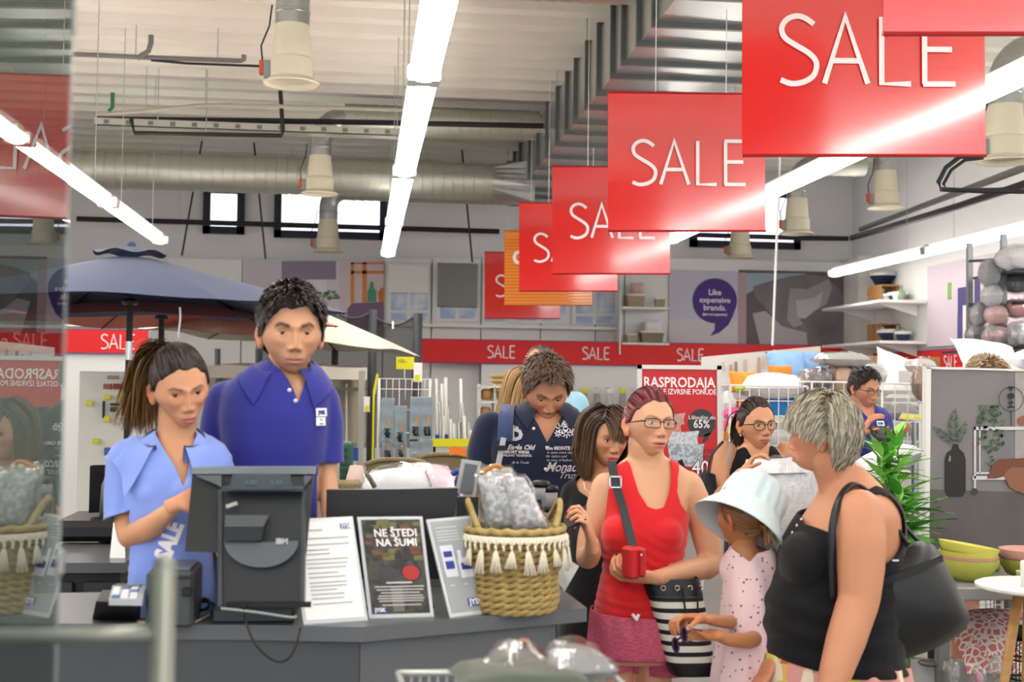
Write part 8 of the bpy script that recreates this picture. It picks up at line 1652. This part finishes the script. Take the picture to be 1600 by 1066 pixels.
def man_behind():
    s = Person('balding grey-haired man in a light blue shirt behind the bowed man', 6.4, '#c99880')
    s.head(846, 579, 72, yaw=-50, pitch=2, face=dict(browc='#8a7a6a', stubble=.1), q=.7); s.neck(850, 628, .02, .055, .065)
    T = [(604, 835, 868, .05, .03), (612, 812, 890, .07, .03), (624, 798, 906, .10, .02), (660, 796, 908, .12, 0), (760, 800, 905, .12, 0)]
    s.rings(T, grow=-.008); A = [(900, 632, .02, 17), (906, 680, .02, 15), (905, 730, 0, 13), (890, 770, -.1, 11)]; B = [(804, 632, .02, 17), (798, 680, .02, 15), (800, 730, 0, 13), (815, 770, -.1, 11)]
    s.limb(A); s.limb(B); s.hair('short', '#8f857a', '#a39a8e', seed=11, thick=.004, length=.010, dens=.9, hl=([0, 30, 55, 80, 100, 125, 180], [.112, .105, .070, -.006, -.020, -.050, -.066]))
    s.legs(.93, .09, .10, cx=s.at(852, 700)[0], trouser='#8a8272')
    g = MB(); s.rings(T, g, .006); s.limb(A[:2], g, .012); s.limb(B[:2], g, .012)
    s.garment('shirt', g, cloth_mat('shirt_pale_blue', '#9fcfe6'), [neckcut(s, [(800, 600), (835, 606), (850, 614), (868, 606), (900, 600)], [(800, 602), (900, 602)]), above(s, [(600, 756), (1100, 756)])], .003, .003, voxel=.009)
    s.finish(voxel=.009)
man_behind()
def blond_behind():
    s = Person('blond woman with straight hair half hidden behind the bowed man', 6.1, '#d3a086')
    s.head(818, 614, 72, yaw=48, pitch=14, face=dict(browc='#7a5a3a'), q=.7); s.neck(816, 662, .02, .046, .055)
    T = [(640, 802, 832, .05, .03), (648, 786, 846, .06, .03), (660, 776, 856, .08, .02), (700, 778, 854, .10, 0), (780, 780, 852, .10, 0)]
    s.rings(T, grow=-.006); A = [(852, 662, .02, 13), (856, 710, .02, 12), (852, 760, -.05, 10)]; B = [(780, 662, .02, 13), (775, 710, .02, 12), (778, 760, -.05, 10)]
    s.limb(A); s.limb(B); s.hair('bob', '#a8834f', '#c7a873', seed=12, thick=.008, drop=-.17, bang=.06, bangaz=12, dens=2)
    s.legs(.86, .08, .085, cx=s.at(816, 700)[0], trouser='#3a4258')
    g = MB(); s.rings(T, g, .005); s.limb(A[:2], g, .008); s.limb(B[:2], g, .008)
    s.garment('blouse', g, cloth_mat('blouse_white', '#d9d4cc'), [neckcut(s, [(770, 640), (802, 644), (816, 662), (832, 644), (870, 640)], [(770, 646), (870, 646)]), above(s, [(600, 776), (1100, 776)])], .003, .003, voxel=.009)
    s.glasses('#3a2a22'); s.finish(voxel=.009)
blond_behind()
BLK = cloth_mat('jersey_black', '#101014', bump=.25, sheen=.15)
def woman_bob():
    s = Person('older woman with a brown bob haircut, necklace and black dress behind the red-haired woman', 4.6, '#c8967a')
    s.head(946, 686, 90, yaw=17, pitch=8, roll=3, face=dict(iris='#3a2a20', gaze=(6, 10), lid=.6, lash=1, lips='#c0353a', browc='#6a4a3a', browmix=.6, browt=.7, fold=2.2, cheek=1.3, blush=.3, mouth=1.0, wide=1.06, jaw=1.1, chin=.8))
    s.neck(940, 756, .03, .050, .060)
    T = [(734, 922, 962, .05, .03), (742, 906, 982, .06, .03), (752, 894, 994, .075, .03), (770, 889, 998, .09, .02), (800, 888, 998, .105, .0), (850, 888, 996, .115, 0), (900, 884, 1000, .125, 0), (960, 876, 1008, .14, 0), (1060, 868, 1015, .15, 0), (1130, 864, 1018, .15, 0)]
    s.rings(T, grow=-.008); A = [(990, 772, .03, 18), (998, 820, .03, 17), (1000, 870, .0, 15), (985, 905, -.1, 12)]; B = [(898, 772, .03, 18), (892, 820, .03, 17), (890, 870, .02, 15), (892, 930, -.02, 11)]
    s.limb(A); s.limb(B); hand_shells(s.hands, s.at(892, 930, -.02), (0, -.2, -1), (.9, 0, 0), -1, L=.17)
    s.hair('bob', '#33211a', '#6d5134', seed=15, thick=.013, drop=-.118, bang=.030, bangaz=42, dens=4.2, sweep=.5, vol=1.35, inward=.5)
    s.legs(.80, .08, .085, cx=s.at(942, 900)[0], bare=True, shoe='#151515')
    g = MB(); s.rings(T, g, .004); s.ellip(925, 832, -.075, 24, .05, 24, mb=g); s.ellip(968, 832, -.075, 24, .05, 24, mb=g)
    s.limb(B[:3]+[(890, 900, .0, 15)], g, .008); s.limb(A[:3], g, .008)
    s.garment('dress', g, BLK, [neckcut(s, [(880, 700), (896, 742), (900, 765), (918, 778), (945, 782), (965, 770), (980, 742), (1010, 700)], [(880, 738), (940, 744), (1010, 738)])], .003, .003, folds=lambda v, n: .004*noise3(v*np.array([1, 1, .4]), 14, 31))
    root = s.finish()
    m = MB(); m.tube([s.at(920, 742, -.02), s.at(912, 752, -.06), s.at(914, 764, -.085), s.at(922, 772, -.095), s.at(940, 776, -.10), s.at(958, 768, -.095), s.at(968, 748, -.05)], .0018, 6); m.build('necklace', CHROME, root, True)
    m = MB(); m.ball(s.hp((-.083, .0, -.048)), (.005, .005, .010), 10, 8); m.build('earring', CHROME, root, True)
    return s
woman_bob()
def woman_halter():
    s = Person('dark-haired woman in round glasses and black halter top holding up a white package', 5.8, '#d6a184')
    s.head(1182, 664, 79, yaw=11, pitch=3, roll=-2, face=dict(iris='#4a4a40', gaze=(12, 0), lid=.85, lips='#a8605a', browc='#3a261c', browmix=.8, wide=1.04, blush=.3, mouth=1.15))
    s.neck(1180, 722, .02, .050, .060)
    T = [(692, 1164, 1200, .05, .03), (700, 1150, 1214, .06, .03), (708, 1138, 1226, .075, .03), (725, 1134, 1230, .09, .02), (760, 1134, 1230, .105, .0), (800, 1136, 1226, .10, 0), (860, 1134, 1230, .11, 0), (920, 1132, 1232, .12, 0)]
    s.rings(T, grow=-.006)
    A = [(1134, 706, .03, 18), (1126, 740, .0, 16), (1124, 778, -.05, 15)]; A2 = [(1124, 778, -.05, 14), (1142, 762, -.20, 13), (1158, 740, -.33, 9)]
    B = [(1228, 706, .03, 17), (1236, 740, .0, 15), (1238, 780, -.05, 14)]; B2 = [(1238, 780, -.05, 13), (1246, 800, -.14, 12), (1250, 820, -.2, 9)]
    for a in (A, A2, B, B2): s.limb(a)
    hand_shells(s.hands, s.at(1158, 740, -.35), (.55, -.15, .75), (.6, -.2, -.7), -1, per=[(30, 40, 25)]*4, L=.17, thumb=(35, 10)); hand_shells(s.hands, s.at(1250, 820, -.2), (.1, -.6, .1), (-.3, 0, .9), -1, L=.17)
    s.hair('tied', '#33211a', '#3d2a20', seed=19, thick=.005, knot=(0, .105, .03), tail=.5, taillen=.18, dens=1.5, off=1.05)
    s.legs(.82, .08, .09, cx=s.at(1182, 900)[0], trouser='#23252e')
    g = MB(); s.rings(T, g, .002); s.ellip(1162, 768, -.075, 21, .05, 20, mb=g); s.ellip(1204, 768, -.075, 21, .05, 20, mb=g)
    s.garment('halter_top', g, BLK, [neckcut(s, [(1120, 660), (1160, 688), (1166, 706), (1176, 730), (1182, 738), (1190, 730), (1198, 706), (1204, 688), (1250, 660)], [(1120, 720), (1180, 735), (1250, 720)]),
        inside(s, [(1160, 690), (1150, 705), (1142, 722), (1136, 742), (1120, 770), (1100, 1100)], [(1206, 690), (1214, 705), (1222, 722), (1228, 742), (1240, 770), (1260, 1100)]), above(s, [(600, 915), (1500, 915)])], .003, .003)
    s.glasses('#17120f', w=.0255, h=.020, sq=.8)
    root = s.finish()
    m = ribbon([s.at(1138, 700, .04), s.at(1139, 690, .0), s.at(1141, 704, -.06), s.at(1137, 728, -.09)], .012, .003, [(0, .5, 1.), (0, -1, .4), (0, -1, 0), (0, -1, 0)]); m.build('strap', mat('strap_grey', '#8c8c94', .8), root)
    m = MB(); m.ball(s.hp((-.083, .0, -.048)), (.004, .004, .006), 8, 6); m.build('earring', CHROME, root, True)
    return s
WH = woman_halter()
def staff_man():
    s = Person('male employee in glasses and a royal-blue polo reading a black tablet', 7.2, '#c8957c')
    s.head(1350, 608, 61, yaw=26, pitch=16, face=dict(lid=.4, gaze=(0, 20), browc='#1c1411', browt=1.2, stubble=.35, wide=1.0), q=.8); s.neck(1351, 650, .02, .056, .064)
    T = [(633, 1336, 1366, .05, .03), (640, 1320, 1378, .07, .03), (650, 1311, 1386, .09, .02), (680, 1310, 1387, .115, 0), (760, 1312, 1384, .115, 0), (820, 1312, 1384, .115, 0)]
    s.rings(T, grow=-.008)
    A = [(1378, 656, .02, 13), (1384, 690, .0, 12), (1384, 716, -.04, 10)]; A2 = [(1384, 716, -.04, 9.5), (1386, 700, -.18, 8.5), (1384, 686, -.30, 6.5)]
    B = [(1318, 656, .02, 13), (1312, 690, .0, 12), (1314, 716, -.04, 10)]; B2 = [(1314, 716, -.04, 9.5), (1330, 700, -.18, 8.5), (1346, 680, -.32, 6.5)]
    for a in (A, A2, B, B2): s.limb(a)
    hand_shells(s.hands, s.at(1346, 680, -.32), (.3, -.3, .75), (.6, 0, -.5), -1, curl=(25, 25, 20)); hand_shells(s.hands, s.at(1384, 686, -.30), (.3, -.5, .2), (0, 0, 1), 1, curl=(15, 20, 10))
    s.hair('short', '#1c1411', '#2c211b', seed=21, thick=.006, top=1.5, length=.018, dens=1.1, fwd=.5, hl=([0, 30, 55, 80, 100, 125, 180], [.080, .080, .045, -.012, -.020, -.050, -.070]))
    s.legs(.95, .09, .10, cx=s.at(1349, 820)[0], trouser='#1d2029')
    g = MB(); s.rings(T, g, .006); s.limb(A[:2], g, .012); s.limb(B[:2], g, .012)
    s.garment('polo_shirt', g, ROYAL, [neckcut(s, [(1300, 620), (1336, 634), (1346, 650), (1354, 658), (1360, 646), (1366, 634), (1400, 620)], [(1300, 632), (1400, 632)])], .003, .003, voxel=.008)
    collar(s, s.at(1351, 636, .02), .064, .058, ROYAL, up=.025, drop=.02, gap=32, point=.03, tilt=.5)
    s.glasses('#3a3634', h=.0135, sq=.5); root = s.finish(voxel=.008); logo_on(s, root, 1368, 661, .05, .03)
    t = thing('tablet', 'black tablet held by the male employee beside the bamboo plant', 'tablet', s.at(1380, 675, -.35)); m = MB()
    q = [s.at(1358, 665, -.36), s.at(1412, 672, -.30), s.at(1398, 690, -.52), s.at(1362, 684, -.52)]; m.plate(q, (0, 0, -1), .012); m.build('case', BLACK, t)
    m = MB(); c = sum(q)/4; m.plate([c+(p-c)*.86+np.array([0, 0, .0015]) for p in q], (0, 0, 1), .001); m.build('screen', mat('dark_screen', '#1a1d22', .12), t)
    return s
staff_man()
def person_hidden():
    s = Person('light-haired person in black shorts standing behind the grey plant poster', 5.5, '#c48f76')
    s.head(1542, 603, 84, yaw=170, pitch=5, face=dict(), q=.6); s.neck(1542, 660, .0, .052, .06)
    T = [(636, 1522, 1562, .05, .0), (646, 1498, 1586, .07, .0), (660, 1484, 1600, .09, 0), (720, 1482, 1602, .11, 0), (850, 1488, 1598, .12, 0), (900, 1484, 1600, .13, 0)]
    s.rings(T, grow=-.008)
    A = [(1594, 666, .0, 18), (1606, 740, .0, 16), (1604, 810, -.08, 13)]; B = [(1490, 666, .0, 18), (1478, 740, .0, 16), (1480, 810, -.08, 13)]; s.limb(A); s.limb(B)
    s.hair('short', '#9a8062', '#b79c78', seed=23, thick=.016, length=.03, dens=1.2, lump=1.5)
    s.legs(.76, .13, .085, cx=s.at(1542, 900)[0], bare=True, shoe='#5a4a3a')
    g = MB(); s.rings(T, g, .008); s.limb(A[:2], g, .012); s.limb(B[:2], g, .012)
    s.garment('shirt', g, cloth_mat('shirt_grey', '#5a6068'), [neckcut(s, [(1480, 640), (1610, 640)], [(1480, 640), (1610, 640)]), above(s, [(1400, 880), (1700, 880)])], .003, .003, voxel=.009)
    g = MB(); s.rings([(870, 1484, 1600, .13, 0), (900, 1482, 1602, .14, 0)], g, .006)
    for x in (1518, 1566): s.limb([(x, 895, 0, 30), (x, 936, 0, 33)], g, cap=False)
    s.garment('shorts', g, BLK, [above(s, [(1400, 932), (1700, 932)])], .003, .003, voxel=.009); s.finish(voxel=.009)
person_hidden()

HATM = None
def hat_mat():
    m = mat('hat_seersucker', '#cfe3e6', .9, bump=.5, bscale=260, sheen=.2); N, L, b = nodes_of(m)
    tc = N.new('ShaderNodeTexCoord'); w = N.new('ShaderNodeTexWave'); w.bands_direction = 'Z'; w.inputs['Scale'].default_value = 75; w.inputs['Distortion'].default_value = .6
    L.new(tc.outputs['Object'], w.inputs[0]); mx = N.new('ShaderNodeMix'); mx.data_type = 'RGBA'; L.new(w.outputs[0], mx.inputs[0])
    mx.inputs[6].default_value = lin('#b4cfd4'); mx.inputs[7].default_value = lin('#e3eef0'); L.new(mx.outputs[2], b.inputs['Base Color']); return m
def girl():
    s = Person('little girl in a pale blue bucket hat and dotted pink dress holding sunglasses', 3.65, '#bd8462')
    s.head(1160, 808, 104, yaw=-150, pitch=6, roll=6, face=dict(lips='#c07068', browc='#7a5a3a'), q=.8); s.neck(1163, 868, .01, .036, .044, top=(0, .01, -.05))
    T = [(852, 1150, 1180, .035, .02), (860, 1142, 1196, .045, .02), (868, 1137, 1205, .055, .02), (880, 1135, 1208, .065, .01), (920, 1136, 1206, .075, 0), (980, 1132, 1208, .085, 0), (1040, 1126, 1214, .10, 0), (1130, 1116, 1228, .12, 0), (1240, 1106, 1240, .14, 0)]
    s.rings(T, grow=-.006)
    A = [(1196, 878, -.01, 15), (1190, 910, -.02, 14), (1196, 955, -.02, 13), (1200, 985, -.02, 12.5)]; A2 = [(1200, 985, -.02, 12.5), (1172, 1001, -.10, 13), (1140, 1000, -.17, 10.5), (1118, 993, -.20, 8)]
    B = [(1150, 880, .07, 13), (1150, 930, .09, 12), (1155, 972, .03, 11)]; B2 = [(1155, 972, .03, 11), (1130, 972, -.13, 10), (1102, 967, -.22, 8)]
    for a in (A, A2, B, B2): s.limb(a)
    hand_shells(s.hands, s.at(1116, 993, -.20), (-1, -.1, .05), (0, -.2, 1), -1, per=[(30, 50, 30), (38, 55, 35), (42, 55, 35), (45, 55, 35)], L=.145, thumb=(40, 20)); hand_shells(s.hands, s.at(1100, 967, -.22), (-1, -.2, .1), (0, -.3, -1), 1, per=[(35, 50, 30)]*4, L=.14, thumb=(40, 20))
    s.legs(.42, .06, .055, cx=s.at(1170, 1060)[0], bare=True, shoe='#e0c0c8')
    s.hair('tied', '#8a5f38', '#b08a58', seed=33, thick=.003, off=1.01, knot=(0, .09, -.03), tail=.3, taillen=.07)
    g = MB(); s.rings(T, g, .004); s.limb([(1194, 874, -.01, 17), (1192, 893, -.015, 19)], g, .004, cap=True); s.limb([(1146, 876, .03, 14), (1143, 893, .02, 16)], g, .004)
    pk = mat('pink_dotted_cotton', '#e9c9cc', .9, sheen=.2, bump=.3, bscale=250); N, L, b = nodes_of(pk)
    tc = N.new('ShaderNodeTexCoord'); v = N.new('ShaderNodeTexVoronoi'); v.inputs['Scale'].default_value = 52; v.inputs['Randomness'].default_value = .8; L.new(tc.outputs['Object'], v.inputs['Vector'])
    rp = N.new('ShaderNodeValToRGB'); rp.color_ramp.elements[0].position = .16; rp.color_ramp.elements[0].color = lin('#7d5a66'); rp.color_ramp.elements[1].position = .22; rp.color_ramp.elements[1].color = lin('#e9c9cc')
    L.new(v.outputs['Distance'], rp.inputs[0]); L.new(rp.outputs[0], b.inputs['Base Color'])
    s.garment('dress', g, pk, [neckcut(s, [(1120, 845), (1148, 862), (1163, 874), (1178, 862), (1230, 845)], [(1120, 850), (1165, 858), (1230, 850)]),
        lambda v, n: np.where(v[:, 0] > s.at(1204, 890)[0], v[:, 2]-s.at(0, 894)[2], 1.)], .004, .003, smooth=8, folds=lambda v, n: (.003+.010*smoothstep(s.at(0, 940)[2], s.at(0, 1100)[2], v[:, 2]))*np.sin(v[:, 0]*85+v[:, 1]*70)+.003*noise3(v, 25, 5))
    # bucket hat: gathered crown and stitched brim
    R_ = rot_head(0, -20, 33); c = s.at(1169, 799, -.0); h = MB(); prof = [(.0, .118), (.038, .115), (.068, .104), (.088, .082), (.094, .045), (.094, .016), (.097, .010), (.104, -.002), (.122, -.028), (.138, -.055), (.142, -.064)]
    rows = []
    for r, z in prof:
        row = []
        for i in range(72):
            a = 2*PI*i/72; k = 1+(.035*math.sin(a*17+z*30)+.02*math.sin(a*9))*(.015 < z < .1)+.02*math.sin(a*3)*(z < 0); row.append(((r*k)*math.cos(a), r*k*1.05*math.sin(a), z+(.004*math.sin(a*13) if .02 < z < .1 else 0)))
        rows.append(row)
    v = np.array(rows).reshape(-1, 3)@R_.T+c; f = []
    for j in range(len(prof)-1):
        for i in range(72): k = (i+1) % 72; f.append((j*72+i, (j+1)*72+i, (j+1)*72+k, j*72+k))
    n = v-c; n = unit(n); inner = v-n*.004; k0 = len(v); f2 = f+[tuple(q+k0 for q in x[::-1]) for x in f]+[((len(prof)-1)*72+i, (len(prof)-1)*72+i+k0, (len(prof)-1)*72+(i+1) % 72+k0, (len(prof)-1)*72+(i+1) % 72) for i in range(72)]
    s.kids.append(('bucket_hat', np.concatenate([v, inner]), f2, hat_mat(), None))
    s.finish(voxel=.005)
    t = thing('sunglasses', 'small purple sunglasses held in the little girl\'s hands', 'sunglasses', s.at(1062, 1000, -.30)); m = MB(); ln = MB(); pm = mat('purple_plastic', '#3a1238', .2)
    for q in (-1, 1):
        c = s.at(1062, 1000, -.30)+np.array([q*.004, -.028*q, q*.020]); lp = [c+np.array([.010*math.cos(a)-.004*math.sin(a), .020*math.cos(a)*.5, .019*math.sin(a)]) for a in np.linspace(0, 2*PI, 19)]
        m.tube(lp, .003, 6); ln = MB(); ln.add(lp[:18], [tuple(range(18))]); ln.build('lens', mat('dark_lens', '#241028', .05), t)
        m.tube([c+np.array([.010, .01, 0]), c+np.array([.03, .02, .01]), c+np.array([.055, .02, .004])], .002, 6)
    c = s.at(1062, 1000, -.30); m.tube([c+np.array([-.004, .014, -.012]), c+np.array([-.006, 0, 0]), c+np.array([.004, -.014, .012])], .003, 6); m.build('frame', pm, t, True)
girl()
def woman_grey():
    s = Person('short grey-blond haired woman in a black tank top and patchwork skirt seen from the side', 3.55, '#cb9176')
    s.head(1284, 684, 116, yaw=-118, pitch=2, roll=0, face=dict(blush=.5, chin=.6, jaw=1.25, browmix=.1), dy=0)
    s.neck(1322, 775, .01, .062, .080, top=(0, .02, -.05))
    T = [(728, 1288, 1350, .06, .0), (744, 1284, 1366, .07, .0), (760, 1282, 1380, .10, .0), (778, 1276, 1394, .14, .0), (800, 1264, 1402, .165, .0), (830, 1242, 1406, .17, .01), (856, 1226, 1404, .165, .01), (885, 1222, 1400, .155, .01), (905, 1216, 1396, .16, .01), (935, 1198, 1394, .17, .01), (975, 1194, 1396, .175, .01), (1015, 1200, 1404, .18, .01), (1066, 1196, 1412, .19, .01), (1120, 1196, 1414, .18, .01)]
    s.rings(T, grow=-.010)
    A = [(1344, 800, -.15, 36), (1346, 845, -.17, 38), (1345, 890, -.18, 36), (1342, 935, -.19, 32), (1334, 962, -.20, 31)]; A2 = [(1334, 962, -.20, 31), (1322, 1000, -.22, 30), (1306, 1050, -.25, 25), (1290, 1105, -.28, 17), (1284, 1130, -.29, 15)]
    B = [(1318, 800, .16, 34), (1290, 860, .19, 33), (1275, 920, .18, 28)]; B2 = [(1275, 920, .18, 27), (1240, 980, .10, 24), (1215, 1010, .0, 16)]
    for a in (A, A2, B, B2): s.limb(a, seg=18)
    hand_shells(s.hands, s.at(1282, 1136, -.29), (-.15, -.1, -1), (-.3, 1, 0), 1, curl=(15, 20, 15)); hand_shells(s.hands, s.at(1215, 1010, 0), (-.5, -.3, -.8), (-.6, 0, .6), 1, curl=(15, 20, 15))
    s.legs(.62, .13, .10, cx=s.at(1304, 1100)[0], bare=True, shoe='#8a6a4a', turn=-80)
    s.hair('layered', '#847a66', '#b5ad9a', seed=41, thick=.016, top=.5, length=.045, dens=5.5, lump=1.2, hl=([0, 35, 62, 80, 92, 104, 125, 180], [.055, .050, .036, .024, .020, .010, -.045, -.070]))
    g = MB(); s.rings(T, g, .0); s.ellip(1254, 876, -.05, 33, .10, 42, mb=g); s.ellip(1254, 872, .07, 32, .09, 42, mb=g)
    v = s.garment('tank_top', g, BLK, [neckcut(s, [(1200, 700), (1230, 812), (1256, 818), (1275, 826), (1292, 832), (1303, 812), (1315, 775), (1330, 762), (1350, 755), (1366, 760), (1420, 800)], [(1200, 700), (1252, 808), (1300, 800), (1340, 770), (1366, 765), (1420, 800)]),
        lambda v, n: -((((s.uv(v)[:, 0]-1348)/42.)**2+((s.uv(v)[:, 1]-818)/52.)**2) < 1).astype(float)*.1*(v[:, 1] < s.Y-.02)+.05 - .0,
        above(s, [(1100, 1018), (1200, 1020), (1290, 1040), (1450, 1045)])], .004, .003, folds=lambda v, n: .004*np.sin(v[:, 2]*90+v[:, 0]*14)*smoothstep(s.at(0, 880)[2], s.at(0, 960)[2], v[:, 2])+.005*noise3(v, 14, 9))
    g = MB(); s.rings([(1000, 1200, 1400, .17, .01), (1066, 1190, 1414, .19, .01), (1200, 1180, 1424, .20, .01), (1420, 1165, 1440, .23, .01)], g, .003)
    sk = mat('patchwork_cotton', '#d8c060', .9, bump=.3, bscale=200); N, L, b = nodes_of(sk)
    tc = N.new('ShaderNodeTexCoord'); br = N.new('ShaderNodeTexVoronoi'); br.distance = 'CHEBYCHEV'; br.inputs['Scale'].default_value = 16; br.inputs['Randomness'].default_value = .5; L.new(tc.outputs['Object'], br.inputs['Vector'])
    sp = N.new('ShaderNodeSeparateColor'); L.new(br.outputs['Color'], sp.inputs[0]); rp = N.new('ShaderNodeValToRGB'); rp.color_ramp.interpolation = 'CONSTANT'
    for i, (p_, c_) in enumerate(((0, '#d9c65a'), (.2, '#e6d9c0'), (.38, '#c9683f'), (.5, '#e3b45c'), (.68, '#93a04e'), (.8, '#d89a92'))):
        e = rp.color_ramp.elements[i] if i < 2 else rp.color_ramp.elements.new(p_); e.position = p_; e.color = lin(c_)
    L.new(sp.outputs[0], rp.inputs[0]); L.new(rp.outputs[0], b.inputs['Base Color'])
    s.garment('skirt', g, sk, [below(s, [(1100, 1012), (1450, 1036)])], .002, .003, folds=lambda v, n: .006*np.sin(v[:, 0]*60+v[:, 1]*50), voxel=.009)
    root = s.finish()
    for i, (px, py) in enumerate(((1252, 812), (1245, 822), (1238, 833), (1231, 845), (1225, 857))):
        m = MB(); m.ball(s.at(px, py, -.03), (.004, .006, .006), 8, 6); m.build('button', CHROME, root, True)
    # tote bag on the shoulder
    t = thing('tote_bag', 'large black leather tote bag hanging from the grey-haired woman\'s shoulder', 'bag', s.at(1420, 1040, -.05)); lt = mat('black_leather', '#16171a', .38, bump=.35, bscale=140, spec=.5)
    def q(px, py, dy): return s.at(px, py, dy)
    O = np.array([(1348, 868), (1392, 862), (1451, 838), (1476, 882), (1500, 930), (1521, 970), (1490, 998), (1440, 1022), (1390, 1040), (1345, 1048), (1322, 1040), (1322, 980), (1335, 915)], float)
    cen = np.array([1418, 950.]); rows = []
    for k, (sc, dy) in enumerate(((.15, -.105), (.5, -.10), (.8, -.085), (.93, -.06), (1., -.02), (1., .03), (.93, .08), (.8, .10), (.5, .11), (.15, .115))):
        rows.append([q(*(cen+(o-cen)*sc), dy-.02) for o in O])
    # smooth closed outline
    rr = []
    for row in rows:
        row = np.array(row)
        for _ in range(2):
            nx = np.roll(row, -1, 0); row = np.stack([row*.75+nx*.25, row*.25+nx*.75], 1).reshape(-1, 3)
        rr.append(row)
    m = MB(); m.loft(rr); vv = m.v[0]; m.v[0] = vv+np.stack([0*vv[:, 0], .012*noise3(vv, 16, 6), 0*vv[:, 0]], 1); m.build('bag_body', lt, t, True)
    m = ribbon([q(1372, 912, -.135), q(1400, 902, -.150), q(1440, 886, -.145), q(1472, 872, -.11)], .020, .006, (0, -1, 0)); m.build('front_band', lt, t)
    m = MB(); m.box(q(1399, 876, -.135), (.020, .004, .006), rz=0, bev=.001); m.build('bag_clasp', CHROME, t)
    up = [(0, -1, 0), (-.6, -.6, .3), (-.5, -.4, .8), (0, -.2, 1.), (.6, -.2, .8), (.5, -.4, .6), (0, -1, 0)]
    m = ribbon([q(1302, 940, -.17), q(1299, 850, -.175), q(1308, 790, -.15), q(1332, 757, -.10), q(1362, 772, -.10), q(1395, 815, -.11), q(1420, 852, -.11)], .020, .008, up); m.build('handle', lt, t, True)
    m = ribbon([q(1310, 930, -.03), q(1306, 850, -.12), q(1316, 790, -.10), q(1340, 753, -.06), q(1372, 768, -.04), q(1405, 812, -.02), q(1436, 848, .0)], .020, .008, up); m.build('handle', lt, t, True)
    return s
WG = woman_grey()
